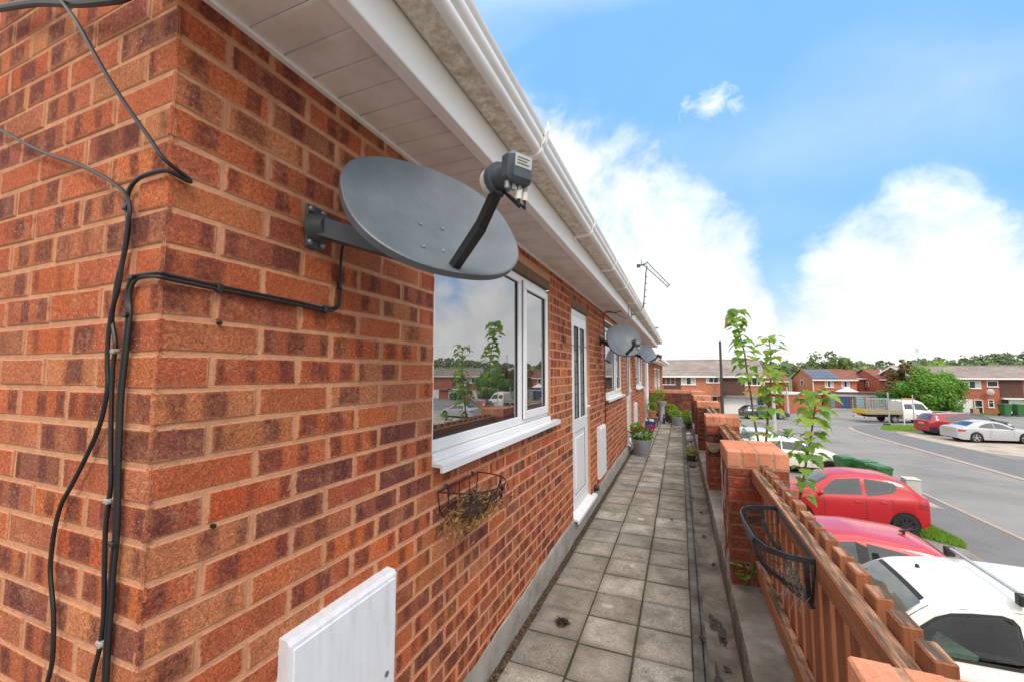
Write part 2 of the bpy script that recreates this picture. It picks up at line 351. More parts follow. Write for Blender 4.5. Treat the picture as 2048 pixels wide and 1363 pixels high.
M['p_silver'] = paint('silver_paint', (.42, .43, .445), .3)
M['p_bluegrey'] = paint('pale_blue_paint', (.42, .50, .58), .3)
M['p_green'] = paint('dark_green_paint', (.022, .062, .068), .3)
M['p_maroon'] = paint('deep_red_paint', (.33, .016, .026), .3)
M['p_black'] = paint('black_paint', (.018, .02, .023), .25)
M['tyre'] = pm('tyre_rubber', (.016, .016, .017), .8, var=.2)
M['rim_black'] = pm('black_rim', (.025, .025, .027), .35, var=.1)
M['rim_silver'] = pm('silver_rim', (.50, .51, .52), .3, metal=.6, var=.05)
M['trim'] = pm('black_trim', (.022, .022, .024), .55, var=.15)
M['light_red'] = pm('red_lamp', (.36, .008, .012), .15, coat=1.)
M['light_clear'] = pm('clear_lamp', (.55, .57, .58), .12, coat=1.)
M['plate_yellow'] = pm('yellow_plate', (.66, .50, .08), .5, var=.06)
M['plate_white'] = pm('white_plate', (.7, .7, .66), .5, var=.06)
M['alu'] = pm('aluminium', (.48, .50, .51), .4, metal=.5, var=.08)
M['chev_yellow'] = pm('chevron_yellow', (.75, .48, .03), .5, var=.05)
M['tan_board'] = pm('tan_dropside', (.34, .28, .18), .7, var=.12)
M['orange_lamp'] = pm('orange_beacon', (.75, .22, .05), .3, var=.05)
M['pot_grey'] = pm('grey_plastic_pot', (.34, .36, .40), .5, var=.06)
M['pot_terra'] = pm('terracotta_pot', (.46, .19, .10), .8, var=.1)
M['pot_dark'] = pm('dark_pot', (.06, .07, .07), .6, var=.15)
M['crate_blue'] = pm('blue_crate', (.022, .05, .20), .45, var=.08)
M['stone'] = pm('weathered_stone', (.40, .41, .39), .9, var=.2, vs=25, dirt=(.12, .14, .12), ds=14, dth=(.5, .65), bmp=.5, bs=70)
M['soil'] = pm('soil', (.05, .038, .028), .95, var=.4, vs=40, bmp=.8, bs=90)
M['mat'] = pm('coir_mat', (.19, .15, .09), .95, var=.3, vs=30)
M['dish_white'] = pm('pale_mesh_dish', (.45, .43, .40), .5)
def dishmat():
    m, nt, b, out = newmat('mesh_dish_grey'); p = objco(nt)
    uv = nt.nodes.new('ShaderNodeUVMap')
    v = N(nt, 'TexVoronoi', Scale=1., Randomness=0.); v.voronoi_dimensions = '2D'
    nt.links.new(uv.outputs[0], v.inputs['Vector'])
    hole = ramp(nt, v.outputs['Distance'], [(.24, 1.), (.32, 0.)])
    c = ramp(nt, noise(nt, p, 9, 4), [(.3, (.100, .122, .143)), (.7, (.150, .175, .198))])
    c = mix(nt, mth(nt, 'MULTIPLY', hole, .7), c, (.05, .06, .07)); nt.links.new(c, b.inputs['Base Color'])
    b.inputs['Roughness'].default_value = .42
    bump(nt, b, mth(nt, 'SUBTRACT', 1., hole), .5, .001); return m
M['dish'] = dishmat()

# ------------------------------------------------------------------ brickwork
def bricks(mb, O, U, Nn, length, z0, z1, holes=(), off=0., proud=.003, cut=None, mb_i=0, mi_m=1, course=.075, j=.010, blen=.215, jit=.0022, bond=.5, seed=1, mortar=True, start=0., phase=1, soft0=False, soft1=False):
    """courses of bricks on the vertical face at O running along U (unit), outward normal Nn"""
    rg = random.Random(seed); U = Vector(U); Nn = Vector(Nn); O = Vector(O); Z = Vector((0, 0, 1)); step = blen+j
    def put(u0, u1, za, zb):
        if u1-u0 < .012 or zb-za < .01: return
        s0 = .014 if soft0 and u0 < 1e-6 else 0.; s1 = .014 if soft1 and u1 > length-1e-6 else 0.   # a brick turning the corner has no joint there
        mb.cc = (rg.random(), rg.random(), min(1., u1-u0+s0+s1), 1)
        J = lambda: rg.uniform(-jit, jit)
        pr = proud + rg.uniform(-.0015, .0015); bv = .003
        pts = [(u0+J(), za+J()), (u1+J(), za+J()), (u1+J(), zb+J()), (u0+J(), zb+J())]
        um = (u0+u1)/2; zm = (za+zb)/2; fu = rg.random()*3
        def P(u, z, d): return O + U*u + Z*z + Nn*d
        ins = lambda q: (q[0] + (bv if q[0] < um else -bv), q[1] + (bv if q[1] < zm else -bv))
        A = [P(*ins(q), pr) for q in pts]; B = [P(*q, pr-bv*.8) for q in pts]; C = [P(*q, -.006) for q in pts]
        uvp = [(q[0]-u0, min(q[1]-za, zb-q[1])) for q in pts]; uvA = []
        # front face in a 2x? strip so the v coordinate can peak in the middle
        lo, hi = A[0:2], A[3:1:-1]
        M0, M1 = (A[0]+A[3])/2, (A[1]+A[2])/2; w = u1-u0; hh = (zb-za)/2
        mb.face([A[0], A[1], M1, M0], mb_i, [(s0, .003), (w+s0, .003), (w+s0, hh), (s0, hh)])
        mb.face([M0, M1, A[2], A[3]], mb_i, [(s0, hh), (w+s0, hh), (w+s0, .003), (s0, .003)])
        for i in range(4):
            k = (i+1) % 4
            ev = .006 if (i == 1 and s1) or (i == 3 and s0) else 0.; e = [(s0, ev), (w+s0, ev), (w+s0, ev), (s0, ev)]
            mb.face([B[i], B[k], A[k], A[i]], mb_i, [e[i], e[k], e[k], e[i]])
            mb.face([C[i], C[k], B[k], B[i]], mb_i, [e[i], e[k], e[k], e[i]])
    ci = 0; k0 = round((z0-off)/course)
    nco = int(math.ceil((z1-z0)/course))+1
    for c in range(nco):
        za = off + (k0+c)*course + j/2; zb = za + course - j
        if zb > z1+.02 or za < z0-.04: continue
        za = max(za, z0); zb = min(zb, z1)
        odd = (k0+c) % 2
        u = start if odd == phase else start - step*bond
        while u < length:
            a, b_ = max(u, 0), min(u+blen, length)
            segs = [(a, b_)]
            for (h0, h1, hz0, hz1) in holes:
                if zb > hz0+.01 and za < hz1-.01:
                    ns = []
                    for s0, s1 in segs:
                        if s1 <= h0 or s0 >= h1: ns.append((s0, s1)); continue
                        if s0 < h0: ns.append((s0, h0))
                        if s1 > h1: ns.append((h1, s1))
                    segs = ns
            for s0, s1 in segs: put(s0, s1, za, zb)
            u += step
    mb.cc = (0, 0, 0, 1)
    if mortar:   # mortar sheet with openings
        us = sorted({0, length} | {h for q in holes for h in q[:2] if 0 < h < length}); zs = sorted({z0, z1} | {h for q in holes for h in q[2:] if z0 < h < z1})
        for i in range(len(us)-1):
            for k in range(len(zs)-1):
                um, zm = (us[i]+us[i+1])/2, (zs[k]+zs[k+1])/2
                if any(h[0] < um < h[1] and h[2] < zm < h[3] for h in holes): continue
                mb.face([O+U*us[i]+Z*zs[k], O+U*us[i+1]+Z*zs[k], O+U*us[i+1]+Z*zs[k+1], O+U*us[i]+Z*zs[k+1]], mi_m)
# ================================================================== our block of flats
XW = -.97; YC = .497; OFF = .0496; YE = 14.75; PITCH = 4.38
flats = empty('brick_flats', (XW, YC, 0), 'long red brick block of flats with white eaves along the walkway', 'building')
WIN = [(1.505+PITCH*i, 3.222+PITCH*i, 1.195, 2.25) for i in range(3)]
DOOR = [(3.945+PITCH*i, 4.775+PITCH*i, .185, 2.235) for i in range(3)]
LINT = .078
w = MB()
holes = []
for (a, b, c, d) in WIN: holes += [(a-YC, b-YC, c, d+LINT)]
for (a, b, c, d) in DOOR: holes += [(a-YC, b-YC, c, d+LINT)]
bricks(w, (XW-.005, YC+.0015, 0), (0, 1, 0), (1, 0, 0), YE-YC, .06, 2.46, holes, OFF, seed=3, soft0=True)
bricks(w, (-3.4, YC+.005, 0), (1, 0, 0), (0, -1, 0), 3.4+XW-.0015, -.2, 3.0, (), OFF, seed=11, phase=0, mb_i=2, soft1=True, start=(3.4+XW-.0015-.215) % .225 - .225)
# reveals round the openings
for (a, b, c, d) in WIN+DOOR:
    w.face([(XW-.006, b+.0006, c), (XW-.12, b+.0006, c), (XW-.12, b+.0006, d), (XW-.006, b+.0006, d)], 1)
    w.face([(XW-.006, a-.0006, c), (XW-.006, a-.0006, d), (XW-.12, a-.0006, d), (XW-.12, a-.0006, c)], 1)
w.face([(XW-.3, YE, 0), (XW-.005, YE, 0), (XW-.005, YE, 2.46), (XW-.3, YE, 2.46)], 1)
w.face([(-3.4, YC+.005, 3.0), (XW-.3, YC+.005, 3.0), (XW-.3, YC+.005, 3.05), (-3.4, YC+.005, 4.2)], 1)
w.build('wall', [M['brick'], M['mortar'], M['brick_bloom']], flats)
# rendered plinth along the foot of the wall, slightly uneven
p = MB(); rows = []
rg = random.Random(5); ys = [YC-.02+.09*i for i in range(int((YE-YC)/.09)+2)]
prof = [(-.9685, .200), (-.964, .196), (-.961, .17), (-.961, .09), (-.966, -.02)]
tops = [.012*math.sin(y*2.1)+rg.uniform(-.006, .006) for y in ys]
cut = lambda y: any(d[0]-.04 < y < d[1]+.12 for d in DOOR)
for y, t in zip(ys, tops):
    lo = .0 if not cut(y) else -.030
    rows.append([(x+rg.uniform(-.002, .002), y, z+(t if k < 2 else 0)+(lo if k < 3 else 0)-(.06*max(0, 1-(y-.5)/2.4) if k < 2 else 0)) for k, (x, z) in enumerate(prof)])
p.grid(rows); p.build('plinth', M['plinth'], flats, smooth=True, angle=60)
# eaves: soffit boards, fascia, gutter with brackets, roof
SZ = 2.43
s = MB(); y = .36
while y < YE+.1:
    s.box(XW-.02, -.688, y+.003, y+.0925, SZ, SZ+.01, 0, .003); y += .0945
s.box(XW-.004, XW+.013, .36, YE+.1, SZ-.011, SZ-.0005, 1)
s.build('soffit', [M['soffit'], M['upvc_dirty']], flats)
f = MB(); f.box(-.690, -.663, .34, YE+.14, SZ-.016, SZ+.19, 0, .003)
f.box(-.712, -.6905, .34, YE+.14, SZ-.014, SZ-.001, 0, .002)
f.build('fascia', M['upvc_dirty'], flats)
g = MB()
bot = [(-.660, 2.630), (-.660, 2.548), (-.648, 2.538), (-.566, 2.538)]
frn = [(-.566, 2.538), (-.550, 2.542), (-.540, 2.552), (-.537, 2.566), (-.540, 2.575), (-.531, 2.581), (-.524, 2.592), (-.522, 2.606), (-.527, 2.614), (-.518, 2.622), (-.515, 2.636), (-.520, 2.642)]
inn = [(-.526, 2.638), (-.532, 2.60), (-.548, 2.56), (-.60, 2.546), (-.652, 2.56), (-.656, 2.63)]
G0, G1 = .33, YE+.16
g.extrude_y(bot, G0, G1, 1, closed=False); g.extrude_y(frn, G0, G1, 0, closed=False); g.extrude_y(inn, G0, G1, 1, closed=False)
gut = g.build('gutter', [M['gutter'], M['gutter_dirt']], flats, smooth=True, angle=50)
for yb in [.72, 1.668, 2.80, 3.86, 4.80, 5.87, 6.9, 7.9, 8.9, 9.9, 10.9, 11.9, 12.9, 13.8]:
    k = MB(); pts = [(-.661, 2.528), (-.566, 2.528), (-.545, 2.535), (-.530, 2.552), (-.532, 2.572), (-.519, 2.583), (-.513, 2.600), (-.515, 2.612), (-.508, 2.624), (-.506, 2.645)]
    k.grid([[(x, yb+dy, z) for x, z in pts] for dy in (-.016, .016)])
    k.grid([[(x, yb-.016, z), (x-.004, yb-.016, z+.010)] for x, z in pts]); k.grid([[(x, yb+.016, z), (x-.004, yb+.016, z+.010)] for x, z in pts])
    k.box(-.662, -.655, yb-.022, yb+.022, 2.505, 2.56, 0, .002)
    k.tube([(-.508, yb, 2.636), (-.503, yb, 2.652), (-.508, yb+.004, 2.668), (-.505, yb, 2.685)], .004, 5)
    k.build('gutter_bracket', M['upvc_dirty'], gut, smooth=True, angle=50)
r = MB(); r.idx([(-.565, G0, 2.645), (-.565, G1, 2.645), (-4.6, G1, 4.72), (-4.6, G0, 4.72), (-.565, G0, 2.67), (-.565, G1, 2.67), (-4.6, G1, 4.76), (-4.6, G0, 4.76)], [(0, 1, 2, 3), (4, 7, 6, 5), (0, 4, 5, 1), (1, 5, 6, 2), (2, 6, 7, 3), (3, 7, 4, 0)])
r.build('roof', M['tile_brown'], flats)

def leaded(mb, y0, y1, z0, z1, x, m=0):
    k = 4
    for i in range(1, k*2):
        z = z0+(z1-z0)*i/(k*2); mb.box(x, x+.003, y0, y1, z-.004, z+.004, m)
    ym = (y0+y1)/2; mb.box(x, x+.0035, ym-.004, ym+.004, z0, z1, m)
for i, (a, b, c, d) in enumerate(WIN):
    x1 = XW-.030; x0 = x1-.062; sill_top = c+.045
    fr = MB(); F_ = .052; ym = a+1.085
    zb, zt = sill_top, d
    for (u0, u1, v0, v1) in ((a, b, zb, zb+F_), (a, b, zt-F_, zt), (a, a+F_, zb+F_, zt-F_), (b-F_, b, zb+F_, zt-F_), (ym, ym+.075, zb+F_, zt-F_)):
        fr.box(x0, x1, u0+.001, u1-.001, v0, v1, 0, .004)
    # opening casement frame on the right-hand light
    ca, cb, cz0, cz1 = ym+.060, b-.018, zb+.028, zt-.028; K = .056
    for (u0, u1, v0, v1) in ((ca, cb, cz0, cz0+K), (ca, cb, cz1-K, cz1), (ca, ca+K, cz0+K, cz1-K), (cb-K, cb, cz0+K, cz1-K)):
        fr.box(x1+.001, x1+.016, u0, u1, v0, v1, 0, .004)
    fr.box(x1+.0005, x1+.004, ca-.004, ca, cz0, cz1, 1); fr.box(x1+.0005, x1+.004, cb, cb+.003, cz0, cz1, 1)
    # gaskets
    for (u0, u1, v0, v1, xx) in ((a+F_, ym, zb+F_, zt-F_, x1-.012), (ca+K, cb-K, cz0+K, cz1-K, x1+.002)):
        for q in ((u0, u1, v0, v0+.006), (u0, u1, v1-.006, v1), (u0, u0+.006, v0+.006, v1-.006), (u1-.006, u1, v0+.006, v1-.006)):
            fr.box(xx-.004, xx, *q, 1)
    win = fr.build('window', [M['upvc'], M['black_rubber']], flats)
    for (u0, u1, v0, v1, xx) in ((a+F_-.004, ym+.004, zb+F_-.004, zt-F_+.004, x1-.018), (ca+K-.004, cb-K+.004, cz0+K-.004, cz1-K+.004, x1-.004)):
        q = MB(); q.box(xx-.010, xx, u0, u1, v0, v1); q.build('pane', M['glass'], win)
    sl = MB()
    sl.extrude_y([(x0, c+.02), (XW+.050, c+.006), (XW+.050, c-.026), (XW+.036, c-.026), (XW+.036, c-.006), (x0, c+.0)], a+.003, b-.003, 0)
    sl.extrude_y([(XW+.001, c+.0105), (XW+.050, c+.006), (XW+.050, c-.026), (XW+.036, c-.026), (XW+.036, c-.006), (XW+.001, c-.004)], b-.003, b+.11, 0)
    sl.box(x1-.002, x1+.03, a+.004, b-.004, c+.012, sill_top-.001, 0, .004)
    sl.build('sill', M['upvc'], win)
    q = MB(); q.box(XW-.06, XW-.004, a-.10, b+.0, d+.003, d+LINT-.003, 0, .004); q.build('lintel', M['lintel'], flats)
for i, (a, b, c, d) in enumerate(DOOR):
    x1 = XW-.030; x0 = x1-.065; F_ = .058
    fr = MB()
    for q in ((a, a+F_, c+.05, d-F_), (b-F_, b, c+.05, d-F_), (a, b, d-F_, d), (a, b, c+.001, c+.05)): fr.box(x0, x1, q[0]+.001, q[1]-.001, q[2], q[3], 0, .004)
    fr.box(x1-.02, x1+.002, b-F_-.005, b-F_, c+.05, d-F_, 1); fr.box(x1-.02, x1+.002, a+F_, a+F_+.005, c+.05, d-F_, 1)
    door = fr.build('door', [M['upvc'], M['black_rubber']], flats)
    la, lb, lz0, lz1 = a+F_+.006, b-F_-.006, c+.056, d-F_-.006; S = .105
    lf = MB(); xl0, xl1 = x1-.05, x1+.010
    zm0, zm1 = c+.80, c+.93     # mid rail
    um = (la+lb)/2
    for q in ((la, la+S, lz0, lz1), (lb-S, lb, lz0, lz1), (la+S, lb-S, lz0, lz0+.12), (la+S, lb-S, zm0, zm1), (la+S, lb-S, lz1-.11, lz1), (um-.03, um+.03, zm1, lz1-.11)):
        lf.box(xl0, xl1, q[0], q[1], q[2], q[3], 0, .003)
    lf.box(xl0+.01, xl1-.010, la+S, lb-S, lz0+.12, zm0, 0)
    lf.box(xl0, xl1-.004, la+S+.06, lb-S-.06, lz0+.18, zm0-.06, 0, .006)
    for q in ((la+S, lb-S, lz0+.12, lz0+.125), (la+S, lb-S, zm0-.005, zm0), (la+S, la+S+.005, lz0+.125, zm0-.005), (lb-S-.005, lb-S, lz0+.125, zm0-.005)): lf.box(xl1-.01, xl1-.006, *q, 1)
    for (u0, u1) in ((la+S, um-.03), (um+.03, lb-S)):
        for q in ((u0, u1, zm1, zm1+.006), (u0, u1, lz1-.116, lz1-.11), (u0, u0+.006, zm1+.006, lz1-.116), (u1-.006, u1, zm1+.006, lz1-.116)): lf.box(xl1-.014, xl1-.004, *q, 1)
    lf.build('door_leaf', [M['upvc'], M['black_rubber']], door)
    for (u0, u1) in ((la+S, um-.03), (um+.03, lb-S)):
        q = MB(); q.box(xl1-.03, xl1-.018, u0, u1, zm1, lz1-.11, 0); leaded(q, u0+.006, u1-.006, zm1+.006, lz1-.116, xl1-.018, 1); q.build('pane', [M['glass_door'], M['trim']], door)
    q = MB(); q.box(xl1, xl1+.012, lb-.075, lb-.035, c+.90, c+1.12, 0, .004); q.tube([(xl1+.01, lb-.055, c+1.03), (xl1+.045, lb-.055, c+1.03), (xl1+.048, lb-.07, c+1.03), (xl1+.045, lb-.17, c+1.03)], .009, 8)
    q.build('handle', M['upvc'], door, smooth=True)
    q = MB(); q.extrude_y([(x1-.002, c+.03), (XW+.052, c+.008), (XW+.052, c-.022), (XW+.038, c-.022), (XW+.038, c-.004), (x1-.002, c+.002)], a-.0, b+.0, 0)
    q.extrude_y([(XW+.004, c+.018), (XW+.052, c+.0082), (XW+.052, c-.022), (XW+.038, c-.022), (XW+.038, c-.004), (XW+.004, c-.002)], b+.0002, b+.115, 0)
    q.build('threshold', M['upvc'], door)
    q = MB(); q.box(XW-.06, XW-.004, a-.09, b+.06, d+.003, d+LINT-.003, 0, .004); q.build('lintel', M['lintel'], flats)
q = MB(); q.lathe([(.034, 0.), (.034, 2.40)], (XW+.045, 13.15, 0.02), 14)
for z in (.5, 1.4, 2.2): q.lathe([(.040, 0), (.040, .03)], (XW+.045, 13.15, z), 14)
q.build('downpipe', M['upvc'], flats, smooth=True)

# next block beyond the end wall, stepped down the hill
nb = empty('brick_flats', (XW, 15.0, -.45), 'farther red brick flats beyond the walkway end wall with lower eaves', 'building')
w = MB(); N0 = 15.0
nh = [(18.3-N0, 20.2-N0, .70, 1.78), (21.0-N0, 23.4-N0, .70, 1.78)]
bricks(w, (XW-.03, N0, 0), (0, 1, 0), (1, 0, 0), 12., -.45, 1.98, nh, OFF, seed=23, bond=.5)
w.face([(XW-.03, N0, -2.7), (XW-.03, N0+12, -2.7), (XW-.03, N0+12, -.45), (XW-.03, N0, -.45)], 1)
w.face([(XW-.03, N0, -2.7), (XW-.03, N0, 1.98), (-6, N0, 1.98), (-6, N0, -2.7)], 1)
w.build('wall', [M['brick'], M['mortar']], nb)
for h in nh:
    fr = MB(); y0, y1 = h[0]+N0, h[1]+N0
    for q in ((y0, y1, .70, .76), (y0, y1, 1.72, 1.78), (y0, y0+.06, .76, 1.72), (y1-.06, y1, .76, 1.72), ((y0+y1)/2-.03, (y0+y1)/2+.03, .76, 1.72)): fr.box(XW-.10, XW-.035, *q)
    fr.box(XW-.08, XW+.02, y0-.05, y1+.05, .66, .695)
    wn = fr.build('window', M['upvc'], nb); q = MB(); q.box(XW-.09, XW-.07, y0+.05, y1-.05, .75, 1.73); q.build('pane', M['glass_far'], wn)
q = MB(); q.box(-.72, -.69, N0-.3, N0+12.2, 1.96, 2.14); q.box(XW-.02, -.72, N0-.3, N0+12.2, 1.975, 1.985); q.box(-.688, -.58, N0-.3, N0+12.2, 2.03, 2.13)
q.build('fascia', M['upvc_dirty'], nb)
q = MB(); q.idx([(-.60, N0-.25, 2.14), (-.60, N0+12.2, 2.14), (-4.8, N0+12.2, 4.2), (-4.8, N0-.25, 4.2)], [(0, 1, 2, 3)]); q.build('roof', M['tile_brown'], nb)

# ================================================================== walkway
deck = MB(); deck.box(-3.4, .70, -2.5, 15.0, -.30, -.052, 0); deck.build('walkway_slab', M['concrete']).__setitem__('kind', 'structure')
jb = MB(); jb.face([(-.985, -2.5, -.0038), (.022, -2.5, -.0038), (.022, 14.6, -.0038), (-.985, 14.6, -.0038)], 0)
jb.build('walkway_bedding', M['joint'])['kind'] = 'structure'
sb = MB(); rg = random.Random(9); y = 2.2153-.3035*15
XS = [(-.920, -.6085), (-.5985, -.2945), (-.2825, .0175)]
while y < 14.3:
    for ci, (xa, xb) in enumerate(XS):
        sh = rg.uniform(-.004, .004) if ci else rg.uniform(-.012, .012)
        sb.cc = (rg.random()*(.75 if ci == 0 and rg.random() < .7 else 1.), 0, 0, 1); dz = rg.uniform(-.0015, .003)
        sb.box(xa+rg.uniform(-.002, .002), xb+rg.uniform(-.002, .002), y+.0065+sh, y+.2972+sh, -.05+dz, dz, 0, .004)
    y += .3035
sb.build('walkway_paving', M['slab'])['kind'] = 'structure'
# dirt and dead moss in the gap at the wall foot
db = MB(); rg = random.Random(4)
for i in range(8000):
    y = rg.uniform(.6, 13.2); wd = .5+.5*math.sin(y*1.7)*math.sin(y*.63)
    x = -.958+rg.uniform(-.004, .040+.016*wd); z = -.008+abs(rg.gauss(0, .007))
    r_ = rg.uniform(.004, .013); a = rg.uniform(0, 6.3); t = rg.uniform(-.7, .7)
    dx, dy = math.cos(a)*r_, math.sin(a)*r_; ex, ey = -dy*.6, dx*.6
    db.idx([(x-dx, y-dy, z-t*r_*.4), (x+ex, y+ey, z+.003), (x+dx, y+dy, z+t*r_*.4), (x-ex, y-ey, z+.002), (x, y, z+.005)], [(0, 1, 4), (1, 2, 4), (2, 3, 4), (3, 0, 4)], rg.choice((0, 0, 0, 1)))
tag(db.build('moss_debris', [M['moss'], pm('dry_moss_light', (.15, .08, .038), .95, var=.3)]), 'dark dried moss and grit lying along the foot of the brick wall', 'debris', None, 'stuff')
# kerb strip and drainage channel to the right of the slabs
k = MB(); k.extrude_y([(.024, -.04), (.024, .002), (.030, .006), (.068, .006), (.074, .001), (.080, -.04)], -2.5, 14.5); k.extrude_y([(.082, -.04), (.082, -.006), (.090, -.002), (.100, -.008), (.104, -.04)], -2.5, 14.5)
k.build('channel_edging', M['kerb_strip'], smooth=True, angle=40)['kind'] = 'structure'
k = MB(); rows = []; rg = random.Random(2)
for i in range(209):
    y = -2.5+i*.0815; rows.append([(.095, y, -.012), (.13, y, -.020+rg.uniform(-.001, .001)), (.19, y, -.022+rg.uniform(-.001, .001)), (.236, y, -.012), (.262, y, .006)])
k.grid(rows); k.build('drain_channel', M['channel'], smooth=True)['kind'] = 'structure'
# damp stains lying in the channel
st = MB(); rg = random.Random(8)
for n_, (cx_, cy_, rx, ry) in enumerate(((.155, 3.06, .038, .12), (.196, 2.95, .026, .15), (.140, 2.50, .026, .17), (.146, 2.18, .020, .13), (.208, 2.26, .020, .10))):
    rr_ = [1.]*26
    for i in range(26): rr_[i] = .78+.22*math.sin(i*.9+n_)+.22*rg.uniform(-1, 1)
    P_ = []
    for i in range(26):
        x = cx_+rx*math.cos(i*2*math.pi/26)*rr_[i]; y = cy_+ry*math.sin(i*2*math.pi/26)*(.8*rr_[i]+.2)
        xs_ = [.095, .13, .19, .236, .262]; zs_ = [-.012, -.020, -.022, -.012, .006]; k_ = max(0, min(3, sum(x > q_ for q_ in xs_)-1)); P_.append((x, y, zs_[k_]+(zs_[k_+1]-zs_[k_])*(x-xs_[k_])/(xs_[k_+1]-xs_[k_])+.0022+.0009*n_))
    c0_ = (cx_, cy_, -.0195+.0009*n_)
    for i in range(26): st.face([c0_, P_[i], P_[(i+1) % 26]], 0)
st.build('damp_stain', pm('damp_patch', (.070, .056, .046), .85, var=.4, vs=40))['kind'] = 'structure'

# concrete upstand, brick piers and end wall
up = MB(); rows = []; rg = random.Random(12)
ys = [-1.5+.1*i for i in range(161)]
for y in ys:
    j1 = rg.uniform(-.003, .003)
    rows.append([(.262+j1, y, -.05), (.255+j1, y, .10+j1), (.252+j1, y, .222), (.262+j1, y, .240), (.30, y, .247), (.46, y, .252+j1), (.64, y, .25), (.655, y, .24), (.655, y, -.35), (.655, y, -.6)])
up.grid(rows)
for k_ in range(len(up.f)): up.m[k_] = 1 if k_ % 9 < 3 else 0
tag(up.build('concrete_upstand', [M['concrete'], pm('streaked_concrete', (.24, .21, .175), .9, var=.2, vs=9, stretch=(1, 1, .22), dirt=(.085, .068, .05), ds=5, dth=(.36, .58), bmp=.5, bs=120)], smooth=True, angle=50), 'low grey concrete upstand carrying the brick piers and timber railings', 'low wall')
PIER = [(.50, .955, 'nearest brick pier, only its orange capping in the bottom corner'), (3.056, 3.56, 'brick pier with fresh orange capping and white paint streaks on its side'), (5.35, 5.80, 'brick pier carrying the wire basket with a pale liner'),
        (7.95, 8.35, 'narrow dark brick pier behind the pier with the wire basket'), (9.95, 10.4, 'second brick pier from the walkway end wall'), (12.1, 12.6, 'brick pier closest to the walkway end wall')]
for i, (a, b, lab) in enumerate(PIER):
    t = empty('brick_pier', (.44, (a+b)/2, .25), lab, 'brick pier', 'brick piers along the railing')
    x0, x1 = .267, .612; zt = .975
    m_ = MB()
    bricks(m_, (x0+.004, a+.005, .244), (1, 0, 0), (0, -1, 0), x1-x0-.008, .0, zt-.247, (), 0, seed=40+i, jit=.002)
    bricks(m_, (x0+.005, b-.004, .244), (0, -1, 0), (-1, 0, 0), b-a-.008, .0, zt-.247, (), 0, seed=50+i, jit=.002)
    bricks(m_, (x1-.005, a+.004, .244), (0, 1, 0), (1, 0, 0), b-a-.008, .0, zt-.247, (), 0, seed=60+i)
    bricks(m_, (x1-.004, b-.005, .244), (-1, 0, 0), (0, 1, 0), x1-x0-.008, .0, zt-.247, (), 0, seed=70+i)
    m_.build('shaft', [M['brick_pier'] if i < 3 else M['brick_dark'], M['mortar_dark']], t)
    c_ = MB(); rg = random.Random(80+i); n_ = 5; wB = (x1-x0+.008)/n_*1.0
    ny = 2 if i == 0 else max(1, round((b-a)/.225)); dy = (b-a+.004)/ny
    c_.box(x0+.0005, x1-.0005, a+.0015, b-.0015, zt-.003, 1.0745, 1)
    if i == 1:   # bricks on edge seen end-on from the walkway, long rows on top
        nx, nyy = 5, 5
        for yy in range(nyy):
            for xx in range(2):
                c_.cc = (rg.random(), rg.random(), .2, 1); hw = (x1-x0+.006)/2; dz = rg.uniform(-.002, .002)
                ya = a-.002+yy*(b-a+.004)/nyy
                if yy > 0: c_.box(x0-.003+xx*hw+.003, x0-.003+(xx+1)*hw-.003, ya+.004, ya+(b-a+.004)/nyy-.004, zt+.004, 1.078+dz, 0, .006)
        for xx in range(4):
            c_.cc = (rg.random(), rg.random(), .2, 1); dw = (x1-x0+.006)/4; ya = a-.002
            c_.box(x0-.003+xx*dw+.004, x0-.003+(xx+1)*dw-.004, ya, ya+(b-a+.004)/nyy-.004, zt+.004, 1.079, 0, .006)
    else:
        for yy in range(ny):
            for xx in range(n_):
                c_.cc = (rg.random(), rg.random(), .2, 1); dz = rg.uniform(-.002, .002)
                ww = (.0 if i else 0)
                c_.box(x0-.003+xx*(x1-x0+.006)/n_+(.0045 if xx else 0), x0-.003+(xx+1)*(x1-x0+.006)/n_-(.0045 if xx < n_-1 else 0), a-.003+yy*dy+(.004 if yy else 0), a-.003+(yy+1)*(dy+.0005)-(.004 if yy < ny-1 else 0), zt+.004, 1.078+dz, 0, .005)
    c_.cc = (0, 0, 0, 1)
    c_.build('coping', [M['brick_cap'], M['mortar_pale']], t)
    if i in (1,):
        q = MB(); rg = random.Random(6)
        for n in range(46):   # old white paint streaks on the side face
            yy = b-.02-rg.random()**1.3*(b-a-.05); zz = rg.uniform(.27, .93); hh = rg.uniform(.03, .13); wd = rg.uniform(.006, .03)
            q.face([(x0-.0012-rg.random()*.0006, yy+wd*math.cos(k*.7)*rg.uniform(.5, 1), min(.965, max(.256, zz+hh*math.sin(k*.7)*rg.uniform(.6, 1)))) for k in range(9)], 0)
        q.build('paint_streaks', pm('old_white_paint', (.56, .52, .47), .8, var=.25, vs=30), t)
ew = empty('end_wall', (-.2, 14.6, 0), 'soot darkened brick wall with orange coping closing the walkway end', 'wall')
q = MB(); bricks(q, (XW+.01, 14.55, 0), (1, 0, 0), (0, -1, 0), 1.6, -.05, .925, (), 0, seed=90)
q.face([(XW, 14.79, -.1), (.63, 14.79, -.1), (.63, 14.79, .925), (XW, 14.79, .925)], 1); q.build('brickwork', [M['brick_dark'], M['mortar_dark']], ew)
q = MB(); rg = random.Random(3); x = XW+.01
q.box(XW+.01, .63, 14.545, 14.789, .92, 1.021, 1)
while x < .6:
    q.cc = (rg.random(), rg.random(), .1, 1); q.box(x+.004, x+.071, 14.542, 14.792, .927, 1.025, 0, .005); x += .075
q.cc = (0, 0, 0, 1); q.build('coping', [M['brick_cap'], M['mortar_pale']], ew)

